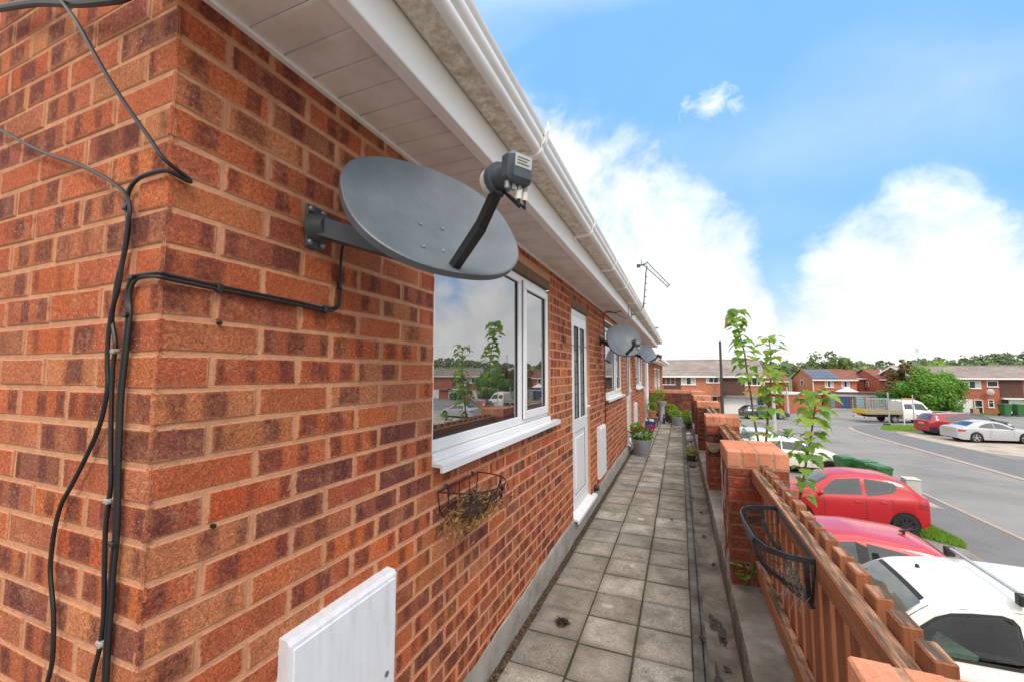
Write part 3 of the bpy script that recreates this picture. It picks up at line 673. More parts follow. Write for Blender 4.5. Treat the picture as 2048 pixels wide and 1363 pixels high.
# timber railings between the piers
GR = 'timber railing panels between the brick piers'
def railing(y0, y1, label, mats=('wood', 'wood_v', 'wood_worn')):
    t = empty('timber_railing', (.44, (y0+y1)/2, .25), label, 'railing', GR)
    for z0, z1 in ((.895, .975), (.330, .415)):
        q = MB(); q.box(.402, .447, y0+.006, y1-.006, z0, z1, 0, .004)
        q.face([(.4055, y0+.008, z1+.0006), (.4435, y0+.008, z1+.0006), (.4435, y1-.008, z1+.0006), (.4055, y1-.008, z1+.0006)], 1)
        q.build('top_rail' if z0 > .5 else 'bottom_rail', [M[mats[0]], M[mats[2]]], t)
    rg = random.Random(int(y0*10)); n = max(3, round((y1-y0)/.135)); st = (y1-y0)/n
    for k in range(n):
        ya = y0+st*k+.03+rg.uniform(-.004, .004); q = MB(); dz = rg.uniform(-.006, .006)
        q.box(.449, .489, ya, ya+.078, .285+dz, 1.012+dz, 0, .003)
        q.face([(.4525, ya+.0035, 1.0126+dz), (.4855, ya+.0035, 1.0126+dz), (.4855, ya+.0745, 1.0126+dz), (.4525, ya+.0745, 1.0126+dz)], 1)
        q.build('picket', [M[mats[1]], M[mats[2]]], t)
railing(.955, 3.056, 'reddish brown timber railing holding the empty black basket')
railing(3.56, 5.35, 'timber railing just past the pier with white paint streaks')
railing(5.80, 7.95, 'timber railing behind the pier with the lined wire basket', ('wood_grey', 'wood_v', 'wood_grey'))
railing(8.35, 9.95, 'timber railing before the second pier from the end wall', ('wood_grey', 'wood_v', 'wood_grey'))
railing(10.4, 12.1, 'short timber railing nearest the walkway end wall', ('wood_grey', 'wood_v', 'wood_grey'))
q = MB(); q.face([(.656, -30, ST), (.656, 15, ST), (.656, 15, -.2), (.656, -30, -.2)], 0)
sw = MB(); sw.box(.30, .652, -30, 14.4, ST, -.31, 0); tag(sw.build('ground_floor_wall', M['far_brick']), 'brick storey below the raised walkway facing the parked cars', 'wall')
# ================================================================== things fixed to the wall
def sph(az, el): return Vector((math.cos(el)*math.sin(az), math.cos(el)*math.cos(az), math.sin(el)))
def dish(C, az, el, a, b, ymount, label, zmount=2.0, lnb_n=.276):
    C = Vector(C); n = sph(R(az), R(el)); h = Vector((0, 0, 1)).cross(n).normalized(); v = n.cross(h)
    t = empty('satellite_dish', (XW, ymount, zmount), label, 'satellite dish', 'satellite dishes along the flats')
    P = lambda hh, vv, nn: C + h*hh + v*vv + n*nn
    m = MB(); NA, NR = 56, 12; e = 2/2.35
    sg = lambda x, p: math.copysign(abs(x)**p, x)
    def rim(th): return a*sg(math.cos(th), e), b*sg(math.sin(th), e)
    dep = lambda r: -.052*(1-r*r)
    rows = []
    for i in range(1, NR+1):
        r = i/NR; rows.append([(rim(2*math.pi*j/NA)[0]*r, rim(2*math.pi*j/NA)[1]*r, dep(r)) for j in range(NA)])
    rows[-1] = [(x, y, z) for x, y, z in rows[-1]]
    rows.append([(x*1.018, y*1.018, -.002) for x, y, z in rows[-1]]); rows.append([(x*1.0, y*1.0, -.022) for x, y, z in rows[-1]])
    K = 165.
    for i in range(len(rows)-1):
        for j in range(NA):
            k = (j+1) % NA; q = [rows[i][j], rows[i][k], rows[i+1][k], rows[i+1][j]]
            uvv = [(p[0]*K, p[1]*K) for p in q]
            if i >= NR: # the turned rim carries the same perforation
                th0, th1 = j*a*2*math.pi/NA*K, (j+1)*a*2*math.pi/NA*K
                uvv = [(th0, 0), (th1, 0), (th1, 3), (th0, 3)]
            m.face([P(*p) for p in q], 0, uvv)
    for j in range(NA):
        k = (j+1) % NA; q = [(0, 0, dep(0)), rows[0][j], rows[0][k]]; m.face([P(*p) for p in q], 0, [(p[0]*K, p[1]*K) for p in q])
    # back skin
    for i in range(NR-1):
        for j in range(NA):
            k = (j+1) % NA; m.face([P(p[0], p[1], p[2]-.003) for p in (rows[i][j], rows[i+1][j], rows[i+1][k], rows[i][k])], 0, [(p[0]*K, p[1]*K) for p in (rows[i][j], rows[i+1][j], rows[i+1][k], rows[i][k])])
    m.build('reflector', M['dish'], t, smooth=True, angle=70)
    for (hh, vv) in ((-.035, .0), (.035, -.0), (.0, -.12), (-.06, -.12)):
        q = MB(); r = math.hypot(hh/a, vv/b); q.lathe([(.006, -.002), (.006, .002), (.003, .005)], (0, 0, 0), 8); 
        base = len(q.v)-24
        for ii in range(base, len(q.v)):
            x, y, z = q.v[ii]; q.v[ii] = tuple(P(hh+x, vv+y, dep(r)+.001+z))
        q.build('bolt', M['zinc'], t)
    # LNB arm and head
    q = MB(); A0, A1 = P(0, -b*.86, -.03), P(0, -b*.86+.0, lnb_n-.06)
    q.bar(A0, P(0, -b*.93, lnb_n*.50), .022, .026, 0, up=v); q.bar(P(0, -b*.925, lnb_n*.46), P(0, -b*.86, lnb_n*.86), .020, .023, 0, up=v)
    q.tube([P(.004, -b*.90, lnb_n*.2), P(.008, -b*.96, lnb_n*.5), P(.008, -b*.9, lnb_n*.80)], .005, 6, 1)
    q.build('lnb_arm', [M['iron'], M['cable']], t)
    H = P(0, -b*.935, lnb_n+.014); d = (P(0, .02, 0)-H).normalized(); sd = h; up = sd.cross(d).normalized()
    if up.z < 0: up = -up
    q = MB()
    def cyl(p0, p1, r0, r1, m_=0, n_=16): q.tube([p0, p1], [r0, r1], n_, m_)
    cyl(H-d*.005, H+d*.045, .020, .026); cyl(H+d*.045, H+d*.062, .036, .036); cyl(H+d*.062, H+d*.088, .036, .030, 1)
    q.bar(P(0, -b*.86, lnb_n*.8), H+d*.03, .034, .02, 0, up=up)
    bc = H - d*.018 + up*.002; bx = MB(); bx.box(-.034, .034, -.021, .021, -.034, .030, 0, .010)
    i0 = len(q.v); q.idx([bc + sd*x + d*y + up*z for x, y, z in bx.v], bx.f, 0)
    lb = bc - d*.0218
    q.face([lb+sd*x+up*z for x, z in ((-.022, -.004), (.022, -.004), (.022, .022), (-.022, .022))], 2)
    for k in range(3): q.face([lb-d*.0006+sd*x+up*z for x, z in ((-.017, .002+k*.006), (.015-.006*(k % 2), .002+k*.006), (.015-.006*(k % 2), .004+k*.006), (-.017, .004+k*.006))], 0)
    for k in range(4):
        p0 = bc + sd*(-.024+k*.016) - up*.033; q.tube([p0, p0-up*.014], .0055, 8, 3)
        if k > 1: q.tube([p0-up*.012, p0-up*.030], .0068, 8, 1)
    q.build('lnb', [M['steel_grey'], M['cream_plastic'], pm('lnb_label', (.45, .47, .42), .6), M['zinc']], t, smooth=True, angle=40)
    q = MB()
    for k in (2, 3):
        p0 = bc + sd*(-.024+k*.016) - up*.058
        q.tube([p0, p0-up*.022-d*.004, P(.012, -b*.84, lnb_n*.86)-n*.005, P(.012, -b*.90, lnb_n*.62), P(.010, -b*.9, lnb_n*.3)], .0034, 6)
    q.build('lnb_cable', M['cable'], t, smooth=True)
    # wall bracket
    bk = P(0, 0, -.085); w0 = Vector((XW, ymount, zmount)); q = MB()
    q.box(XW+.0, XW+.008, ymount-.032, ymount+.032, zmount-.062, zmount+.062, 0, .003)
    q.tube([(XW+.004, ymount, zmount), (XW+.05, ymount+.005, zmount)], [.045, .03], 10, 0)
    q.bar((XW+.02, ymount, zmount), P(0, -.125, -.075), .046, .052, 0)
    q.bar(bk-h*.06-v*.05, bk+h*.06-v*.05, .05, .03, 0, up=n); q.bar(bk-v*.09, bk+v*.06, .08, .03, 0, up=n)
    q.bar(bk-v*.05, P(0, -b*.84, -.035), .03, .02, 0, up=n)
    for (dy, dz) in ((-.022, .048), (.022, .048), (-.022, -.048), (.022, -.048)): q.lathe([(.009, .008), (.009, .014), (.004, .018)], (XW, ymount+dy, zmount+dz), 8, 1, 'x')
    q.build('wall_bracket', [M['steel_grey'], M['zinc']], t, smooth=True, angle=40)
    return t
dish((-.636, .998, 2.044), 121.7, 33.5, .262, .236, .865, 'large grey mesh satellite dish nearest the camera, beside the first window')
dish((-.625, 5.22, 1.985), 150, 24, .215, .215, 5.52, 'middle grey satellite dish fixed between the first door and second window')
dish((-.64, 9.45, 2.0), 128, 26, .24, .225, 9.75, 'farthest satellite dish, shining beneath the eaves', lnb_n=.25)

# cables on the corner
def cable(pts, r, label, clips=(), name='cable', wob=True):
    q = MB(); P = [Vector(p) for p in pts]; out = []
    for i in range(len(P)-1):       # Catmull-Rom through the points
        p0, p1, p2, p3 = P[max(i-1, 0)], P[i], P[i+1], P[min(i+2, len(P)-1)]
        for k in range(6):
            t = k/6; out.append(.5*((2*p1)+(p2-p0)*t+(2*p0-5*p1+4*p2-p3)*t*t+(3*p1-p0-3*p2+p3)*t**3))
    out.append(P[-1]); q.tube(out, r, 8)
    o = q.build(name, M['cable'], smooth=True); tag(o, label, 'cable', 'black cables on the brick corner')
    for (p, mt, nrm) in clips:
        c = MB(); p = Vector(p)
        if nrm == 'y': c.box(p.x-.009, p.x+.009, p.y-.007, p.y+.004, p.z-.005, p.z+.005, 0, .002); c.lathe([(.0042, -.0), (.0042, .006), (.002, .008)], (p.x+.010, p.y-.009, p.z), 7, 0, 'y')
        else: c.box(p.x-.004, p.x+.010, p.y-.006, p.y+.006, p.z-.011, p.z+.009, 0, .002); c.lathe([(.004, .006), (.004, .012), (.002, .014)], (p.x, p.y, p.z-.010), 7, 0, 'x')
        c.build('cable_clip', M[mt], o)
    return o
ly = YC-.009; rx = XW+.008
def LF(pts, dy=0): f_ = (ly-dy)/YC; return [(x*f_, ly-dy, 1.585+(z-1.585)*f_) for x, z in pts]
cable([(-1.52, ly-.03, 2.60), (-1.483, ly-.02, 2.565), (-1.373, ly-.03, 2.488), (-1.246, ly-.045, 2.377), (-1.173, ly-.045, 2.292), (-1.114, ly-.04, 2.216), (-1.058, ly-.025, 2.138), (-1.002, ly-.012, 2.068), (-.966, ly-.002, 2.02), (rx, .531, 1.997), (rx+.001, .528, 1.991), (-.963, ly+.002, 1.996), (-1.034, ly, 1.999), (-1.078, ly, 1.985), (-1.094, ly, 1.956), (-1.090, ly, 1.93),
       (-1.080, ly, 1.89), (-1.088, ly, 1.837), (-1.106, ly, 1.784), (-1.113, ly, 1.741), (-1.117, ly, 1.698), (-1.104, ly, 1.665), (-1.096, ly, 1.637), (-1.100, ly, 1.60), (-1.098, ly, 1.547), (-1.088, ly, 1.444), (-1.077, ly, 1.364), (-1.080, ly, 1.323), (-1.084, ly, 1.27), (-1.078, ly, 1.195), (-1.069, ly, 1.11), (-1.073, ly, 1.052), (-1.088, ly, 1.001), (-1.095, ly, .96), (-1.10, ly, .86)], .0043,
      'black cable looping from the eaves round the brick corner and down its edge', [((-1.090, ly, 1.936), 'cable', 'y'), ((-1.094, ly, 1.629), 'cabletie', 'y'), ((-1.079, ly, 1.326), 'cabletie', 'y'), ((-1.070, ly, 1.055), 'cabletie', 'y')])
cable(LF([(-1.88, 2.68), (-1.623, 2.607), (-1.415, 2.53), (-1.259, 2.481), (-1.184, 2.463), (-1.10, 2.46)], .02), .009, 'thickest black cable crossing the top of the brick return wall', name='cable')
cable(LF([(-1.95, 2.35), (-1.781, 2.276), (-1.62, 2.2), (-1.477, 2.139), (-1.349, 2.091), (-1.232, 2.041), (-1.156, 2.001), (-1.116, 1.971), (-1.100, 1.938), (-1.103, 1.905), (-1.107, 1.861), (-1.113, 1.823), (-1.121, 1.769), (-1.140, 1.715), (-1.147, 1.654), (-1.143, 1.60), (-1.136, 1.547), (-1.153, 1.477), (-1.193, 1.411), (-1.245, 1.342), (-1.287, 1.289), (-1.306, 1.227), (-1.310, 1.156), (-1.299, 1.115), (-1.282, 1.066), (-1.272, 1.006), (-1.272, .955), (-1.290, .905), (-1.32, .85)], .004), .0043,
      'black cable sagging loose to the left of the other cables')
E5 = [(-.951, .962, 1.985), (rx, .963, 1.93), (rx, .963, 1.80), (rx, .946, 1.782), (rx, .908, 1.773), (rx, .826, 1.775), (rx, .715, 1.777), (rx, .606, 1.779), (rx, .544, 1.781), (rx-.001, .503, 1.783), (-.966, ly+.001, 1.784), (-1.01, ly, 1.785), (-1.045, ly, 1.782), (-1.064, ly, 1.765), (-1.067, ly, 1.738), (-1.060, ly, 1.706), (-1.062, ly, 1.652), (-1.069, ly, 1.548), (-1.066, ly, 1.47), (-1.061, ly, 1.395), (-1.052, ly, 1.297), (-1.051, ly, 1.249), (-1.054, ly, 1.199), (-1.053, ly, 1.128), (-1.054, ly, 1.056), (-1.052, ly, .97), (-1.055, ly, .86)]
cable(E5, .0040, 'upper of twin black cables clipped from the dish round the corner', [((rx-.004, .606, 1.776), 'cable', 'x'), ((rx-.004, .908, 1.770), 'cable', 'x'), ((rx-.004, .962, 1.851), 'cable', 'x'), ((-1.049, ly, 1.781), 'cable', 'y'), ((-1.062, ly, 1.703), 'cable', 'y'), ((-1.051, ly, 1.246), 'cable', 'y')])
cable([(p[0]+.001, p[1], p[2]-.0085) if p[0] > -1.0 else (p[0]+.0085, p[1]+.001, p[2]-.004) for p in E5[2:]], .0038, 'lower of twin black cables clipped from the dish round the corner')
for (x, y, z, L_) in ((XW, .614, 1.697, 'black wall plug left in the brick below the twin cables'), (XW, .624, 1.247, 'black wall plug left in the brick left of the window sill')):
    q = MB(); q.lathe([(.0045, -.002), (.005, .007), (.003, .010)], (x, y, z), 8, 0, 'x'); tag(q.build('wall_plug', M['cable'], smooth=True), L_, 'wall plug')
# long vertical cable by the second window and wires to the middle dish
cable([(-.70, 5.75, 2.425), (-.80, 5.78, 2.405), (rx, 5.80, 2.40), (rx, 5.80, 2.2), (rx, 5.797, 1.6), (rx, 5.79, 1.1), (rx, 5.78, .90)], .006, 'black cable running straight down the wall beside the second window')
cable([(-.655, 6.05, 2.52), (-.650, 6.02, 2.44), (-.665, 5.95, 2.33), (-.74, 5.85, 2.36), (-.86, 5.8, 2.42), (rx, 5.80, 2.43)], .004, 'thin black wire drooping beneath the fascia above the middle dish')
cable([(rx, 3.62, 2.03), (rx, 3.60, 2.0), (rx, 3.60, 1.86), (rx, 3.64, 1.845), (rx+.01, 3.9, 1.845), (-.93, 4.5, 1.86), (-.90, 5.3, 1.90), (-.90, 5.5, 1.95)], .003, 'thin black wire strung across the first door to the middle dish')

# meter boxes
for i, lab in enumerate(('white painted meter box low on the wall in the foreground', 'white meter box between the first door and second window', 'farthest white meter box, beyond the second door')):
    y0 = .806+PITCH*i; y1 = y0+.425; z1 = .907; z0 = .28; xf = XW+.036
    t = empty('meter_box', (XW, (y0+y1)/2, z0), lab, 'meter box', 'white meter boxes on the brick wall')
    q = MB(); q.extrude_y([(XW-.004, z0), (xf-.006, z0), (xf, z0+.006), (xf, z1-.016), (xf-.008, z1-.004), (XW-.004, z1)], y0, y1, 0)
    rg = random.Random(2)
    for k in range(60):   # old paint feathering onto the brick
        y = rg.uniform(y0, y1); hh = rg.uniform(.001, .006); q.face([(XW+.0012, y, z1-.002), (XW+.0012, y+.004, z1-.002), (XW+.0012, y+.002, z1+hh)], 0)
    q.build('case', M['painted_box'], t, smooth=True, angle=30)
    q = MB(); q.box(xf, xf+.006, y0+.010, y1-.010, z0+.012, z1-.024, 0, .004)
    q.build('box_door', M['painted_box'], t, smooth=True, angle=30)
    q = MB(); q.lathe([(.009, 0), (.009, .004)], (xf+.006, y1-.05, (z0+z1)/2), 10, 0, 'x'); q.build('lock', M['zinc'], t)
    for zz in (z0+.12, z1-.16): q = MB(); q.box(xf-.001, xf+.008, y0+.004, y0+.012, zz-.03, zz+.03, 0, .002); q.build('hinge', M['painted_box'], t)
q = MB(); q.lathe([(.035, 0), (.038, .03), (.03, .05)], (XW, 4.98, .235), 12, 0, 'x'); tag(q.build('wall_vent', M['trim'], smooth=True), 'small black vent cowl at the wall foot beside the first door', 'vent')

# wire wall basket with old straw
wb = empty('wire_wall_basket', (XW, 1.73, .92), 'rusty wire wall basket with metal flowers and old straw', 'hanging basket')
q = MB(); Y0, Y1, ZT, ZB = 1.540, 1.918, 1.082, .935; ymid = (Y0+Y1)/2; ry = (Y1-Y0)/2; RX = .215
arc = lambda f, z, s: [(XW+.006+RX*s*math.sin(math.pi*k/24)**.8, ymid-ry*f*math.cos(math.pi*k/24), z) for k in range(25)]
q.tube(arc(1, ZT, 1), .0032, 6); q.tube([(XW+.006, Y0, ZT), (XW+.006, Y1, ZT)], .0028, 6); q.tube(arc(.60, ZB, .40), .0028, 6); q.tube([(XW+.006, ymid-ry*.6, ZB), (XW+.006, ymid+ry*.6, ZB)], .0026, 6)
mid = arc(.9, (ZT+ZB)/2-.01, .84); q.tube([(XW+.006, Y0+.015, 1.0), (XW+.006, Y1-.015, 1.0)], .0022, 6)
for k in (0, 5, 9, 15, 19, 24):
    a_, b_, c_ = arc(1, ZT, 1)[k], arc(.9, 1.0, .86)[k], arc(.60, ZB, .40)[k]; q.tube([a_, tuple((u+w)/2 for u, w in zip(a_, b_)), b_, c_], .0026, 6)
for y in (ymid-.1, ymid, ymid+.1): q.tube([(XW+.006, y, ZT), (XW+.006, y, ZB)], .0024, 6)
q.tube([(XW+.001, Y0+.06, ZT+.012), (XW+.01, Y0+.065, ZT+.016), (XW+.012, Y0+.07, ZT-.006)], .004, 6); q.tube([(XW+.001, Y1-.06, ZT+.012), (XW+.01, Y1-.065, ZT+.016), (XW+.012, Y1-.07, ZT-.006)], .004, 6)
q.build('wire_frame', M['rust_iron'], wb, smooth=True)
for (k, zc) in ((5, 1.025), (18, 1.030)):
    p = Vector(arc(.93, zc, .93)[k]); nx = Vector((math.sin(math.pi*k/24), -math.cos(math.pi*k/24)*.8, 0)).normalized(); sd = Vector((0, 0, 1)).cross(nx)
    q = MB()
    for i in range(5):
        th = i*2*math.pi/5+.3; c = p + sd*.029*math.cos(th) + Vector((0, 0, 1))*.029*math.sin(th)
        q.face([c+sd*.0140*math.cos(u*.7)+Vector((0, 0, 1))*.0140*math.sin(u*.7)+nx*.002 for u in range(9)], 0)
    q.face([p+sd*.012*math.cos(u*.7)+Vector((0, 0, 1))*.012*math.sin(u*.7)+nx*.004 for u in range(9)], 0)
    q.tube([p-Vector((0, 0, .02)), p-Vector((0, 0, .06))-nx*.05], .0024, 5)
    q.build('metal_flower', M['rust_iron'], wb)
def straw_mass(mb, n, centre, spread, ln, rg, droop=0., thick=.0016):
    for i in range(n):
        c = Vector(centre)+Vector((rg.gauss(0, spread[0]), rg.gauss(0, spread[1]), rg.gauss(0, spread[2])))
        if c.x < XW+.004 and spread[0] < .2 and c.x < -.5: c.x = XW+.004+rg.random()*.03
        d = Vector((rg.uniform(-1, 1), rg.uniform(-1, 1), rg.uniform(-1, .6)-droop)).normalized(); l = rg.uniform(.4, 1)*ln
        e = d.cross(Vector((rg.random(), rg.random(), rg.random()))).normalized()*thick
        p1 = c+d*l*.5+Vector((0, 0, -.2*l)); p2 = c+d*l+Vector((0, 0, -.5*l*droop-.15*l))
        for p in (p1, p2):
            if c.x < -.5: p.x = max(p.x, XW+.004)
        mb.idx([c-e, c+e, p1+e, p1-e, p2], [(0, 1, 2, 3), (3, 2, 4)], 0)
q = MB(); rg = random.Random(3); straw_mass(q, 1500, (XW+.085, ymid+.0, .975), (.040, .085, .022), .055, rg, .2); straw_mass(q, 420, (XW+.075, ymid-.03, .938), (.028, .085, .010), .036, rg, .4)
q.build('straw_lining', M['straw'], wb)
q = MB(); straw_mass(q, 900, (XW+.09, ymid+.03, .990), (.035, .075, .018), .045, rg, .1, .0016); q.build('dead_plant', M['moss'], wb)

# black half-round basket hooked on the railing
def D(f=1., z=.955, x0=.398):
    P = [(.398, 2.293), (.339, 2.286), (.291, 2.266), (.252, 2.22), (.235, 2.16), (.234, 2.035), (.243, 1.85), (.272, 1.762), (.321, 1.719), (.375, 1.705), (.398, 1.706)]
    return [(x0-(x0-x)*f, 2.0+(y-2.0)*(1-(1-f)*.35), z) for x, y in P]
fb = empty('railing_basket', (.40, 2.0, .78), 'empty black half round wire basket hanging on the timber railing', 'hanging basket', 'wire baskets on the railing side')
q = MB()
def strip(pts, w, th, up=(0, 0, 1)):
    for a_, b_ in zip(pts, pts[1:]): q.bar(a_, b_, th, w, 0, up)
strip(D(), .020, .004); strip([(.399, 1.705, .955), (.399, 2.293, .955)], .020, .004)
for i in (1, 3, 6, 9):
    x, y, z = D()[i]; pts = [(x, y, .955), (.398-(.398-x)*.96, y, .90), (.398-(.398-x)*.72, 2+(y-2)*.95, .845), (.398-(.398-x)*.35, 2+(y-2)*.9, .805), (.397, 2+(y-2)*.86, .785)]
    strip(pts, .004, .016, (0, 1, 0) if i in (1, 9) else (0, 1, 0))
strip([(.398, 1.712, .955), (.394, 1.715, .87), (.396, 1.735, .82), (.397, 1.80, .79), (.397, 2.2, .785), (.396, 2.27, .83), (.396, 2.285, .955)], .004, .018, (1, 0, 0))
for f, z in ((.97, .92), (.9, .885), (.76, .85), (.55, .82), (.3, .80)): q.tube(D(f, z), .0013, 5)
rr = D()
for t_ in range(1, 28):
    u = t_/28*10; i = int(u); fr_ = u-i; x = rr[i][0]*(1-fr_)+rr[min(i+1, 10)][0]*fr_; y = rr[i][1]*(1-fr_)+rr[min(i+1, 10)][1]*fr_
    q.tube([(x, y, .95), (.398-(.398-x)*.96, y, .90), (.398-(.398-x)*.72, 2+(y-2)*.95, .845), (.398-(.398-x)*.3, 2+(y-2)*.9, .80)], .0011, 4)
q.build('wire_frame', M['iron'], fb)
q = MB(); rg = random.Random(5); straw_mass(q, 260, (.37, 1.86, .83), (.015, .06, .03), .06, rg, .3, .0008); q.build('old_roots', pm('grey_roots', (.34, .31, .28), .9), fb)
# lined basket on the third pier
pb = empty('railing_basket', (.33, 5.28, .66), 'wire basket with pale liner hanging on the front of a brick pier', 'hanging basket', 'wire baskets on the railing side')
q = MB()
hd = lambda f, z: [(.335-.085*f*math.cos(math.pi*k/16), 5.345-.15*f*math.sin(math.pi*k/16)**.7, z) for k in range(17)]
strip(hd(1, .868), .014, .004); strip([hd(1, .868)[0], hd(1, .868)[-1]], .014, .004)
for k in (0, 4, 8, 12, 16): a_, b_, c_ = hd(1, .868)[k], hd(.85, .77)[k], hd(.3, .665)[k]; strip([a_, b_, c_], .004, .01, (0, 1, 0))
q.build('wire_frame', M['iron'], pb)
q = MB(); q.grid([hd(.97, .80), hd(.86, .745), hd(.55, .69), hd(.2, .668)]); q.build('liner', pm('felt_liner', (.46, .38, .30), .95, var=.3, vs=25, dirt=(.2, .15, .11), ds=18), pb, smooth=True)

# TV aerials
ae = empty('tv_aerial', (-.60, 6.5, 2.55), 'tall thin TV aerial on a bracket rising above the gutter', 'aerial')
q = MB(); q.tube([(-.655, 6.49, 2.46), (-.60, 6.50, 2.46), (-.53, 6.52, 2.50), (-.487, 6.54, 2.60), (-.487, 6.54, 2.65)], .010, 8)
q.box(-.662, -.65, 6.45, 6.53, 2.42, 2.52); q.build('bracket', M['zinc'], ae, smooth=True)
q = MB(); q.tube([(-.487, 6.54, 2.56), (-.470, 6.53, 2.75), (-.447, 6.522, 2.99), (-.440, 6.52, 3.09), (-.418, 6.515, 3.20)], .008, 8)
for z in (2.62, 2.73, 2.83, 2.93, 3.03): q.bar((-.465+(z-2.9)*.08, 6.525, z), (-.43+(z-2.9)*.08, 6.525, z), .006, .012)
q.build('mast', M['bark_dark'], ae, smooth=True)
q = MB(); a_ = Vector((-.44, 6.52, 3.235)); b_ = Vector((-.116, 6.24, 2.815)); up = Vector((.022, .015, .027))
q.tube([a_+up, b_+up*.5], .0062, 6); q.tube([a_-up, b_-up*.5], .0062, 6); q.tube([b_-up, b_+up], .008, 6); q.tube([a_-up*1.3, a_+up*1.3], .007, 6)
for k in range(9):
    c = a_.lerp(b_, .05+k*.11); q.bar(c-up*1.0, c+up*1.0, .004, .004)
q.bar(a_, a_+Vector((-.09, .0, -.02)), .012, .02); q.box(a_.x-.13, a_.x-.08, a_.y-.02, a_.y+.02, a_.z-.045, a_.z+.0); q.bar(a_+Vector((-.06, 0, 0)), a_+Vector((-.06, 0, .07)), .008, .01)
q.build('antenna_boom', M['steel_grey'], ae)
ae2 = empty('tv_aerial', (-.75, 13.9, 2.65), 'distant small aerial peeping over the far end of the gutter', 'aerial')
q = MB(); q.tube([(-.75, 13.9, 2.6), (-.74, 13.9, 3.0)], .009, 6); q.build('mast', M['bark_dark'], ae2)
q = MB(); q.bar((-.82, 13.95, 2.99), (-.60, 13.87, 2.99), .03, .03); q.bar((-.80, 13.93, 2.86), (-.80, 13.93, 3.10), .03, .01)
for k in range(3): q.bar((-.76+k*.06, 13.93-k*.02, 2.93), (-.76+k*.06, 13.93-k*.02, 3.05), .012, .012)
q.build('antenna_boom', M['bark_dark'], ae2)

# ================================================================== leaves and potted plants
MAPLE = [(0, 0), (.10, .06), (.30, -.02), (.34, .10), (.52, .10), (.42, .26), (.50, .36), (.34, .42), (.26, .46), (.30, .60), (.16, .66), (.10, .82), (0, 1.0)]
MAPLE = MAPLE + [(-x, y) for x, y in MAPLE[-2:0:-1]]
def leaf_maple(mb, base, d, up, size, tone, rg, fold=.18, droop=.25):
    d = Vector(d).normalized(); s_ = d.cross(Vector(up)).normalized(); u = s_.cross(d)
    mb.cc = (tone, rg.random(), 0, 1); P = []
    for x, y in MAPLE: P.append(Vector(base) + d*(y*size) + s_*(x*size*1.05) + u*(abs(x)*size*fold - droop*size*(max(y, 0)**1.6) - droop*.6*size*abs(x)**1.5))
    n = len(P); mid = [0, 12]
    right = list(range(0, 13)); left = [12]+list(range(13, n))+[0]
    cpt = Vector(base)+d*.40*size + u*(-droop*size*.25)
    vs = P+[cpt]; fs = [(i, (i+1) % n, n) for i in range(n)]
    mb.idx(vs, fs, 0)
def simple_leaf(mb, c, d, up, l, w, tone, rg):
    d = Vector(d).normalized(); s_ = d.cross(Vector(up))
    s_ = s_.normalized() if s_.length > 1e-4 else Vector((1, 0, 0)); c = Vector(c)
    mb.cc = (tone, rg.random(), 0, 1); dr = Vector((0, 0, -l*.15))
    mb.idx([c, c+d*l*.35+s_*w*.5, c+d*l*.75+s_*w*.36, c+d*l+dr, c+d*l*.75-s_*w*.36, c+d*l*.35-s_*w*.5], [(0, 1, 2, 3), (0, 3, 4, 5)], 0)
def sapling(stem, r0, label, leaves, seed, petiole=.09, lsize=.13, yellow=.08):
    rg = random.Random(seed); P = [Vector(p) for p in stem]
    t = empty('sycamore_sapling', tuple(P[0]), label, 'sapling', 'sycamore saplings growing beyond the railing')
    q = MB(); q.tube(P, [r0*(1-.72*i/(len(P)-1)) for i in range(len(P))], 7)
    lf = MB()
    def at(f):
        u = f*(len(P)-1); i = min(int(u), len(P)-2); return P[i].lerp(P[i+1], u-i)
    for (f, n, sz) in leaves:
        b_ = at(f); a0 = rg.uniform(0, 6.28)
        n = n+1+(rg.random() < .6)
        for k in range(n):
            a_ = a0 + k*2*math.pi/n + rg.uniform(-.35, .35); el = rg.uniform(.05, .55)
            d = Vector((math.cos(a_)*math.cos(el), math.sin(a_)*math.cos(el), math.sin(el))); pl = petiole*rg.uniform(.6, 1.3)*(.6+.4*sz)
            e = b_+d*pl; q.tube([b_, b_+d*pl*.5+Vector((0, 0, .006)), e], .0016, 5)
            ld = (Vector((d.x, d.y, d.z*.2-rg.uniform(.15, 1.0)))).normalized(); tone = .74+rg.random()*.26 if rg.random() < yellow else rg.random()*.62
            leaf_maple(lf, e, ld, (rg.uniform(-.25, .25), rg.uniform(-.25, .25), 1), lsize*sz*rg.uniform(.6, 1.08), tone, rg, rg.uniform(.05, .3), rg.uniform(.1, .4))
    q.build('stem', M['bark'], t, smooth=True); lf.cc = (0, 0, 0, 1); lf.build('leaves', M['leaf'], t)
    return t
SAPR = [(.78, 3.62, ST), (.76, 3.66, -1.4), (.765, 3.7, .2), (.79, 3.7, .64), (.82, 3.7, .77), (.85, 3.7, .95), (.88, 3.7, 1.09), (.90, 3.7, 1.21), (.92, 3.7, 1.33), (.93, 3.7, 1.42)]
sapling(SAPR, .013, 'tall sycamore sapling with large green leaves in front of the bright red hatchback', [(.34, 3, .8), (.37, 2, .7), (.42, 3, .75), (.45, 3, .7), (.50, 2, .9), (.56, 3, .95), (.58, 3, .9), (.62, 3, .75), (.68, 2, .9), (.70, 1, .7), (.78, 2, 1.0), (.80, 2, 1.0), (.86, 3, 1.0), (.90, 2, 1.0), (.95, 3, 1.0), (1.0, 4, .9)], 31, .075, .115, .03)
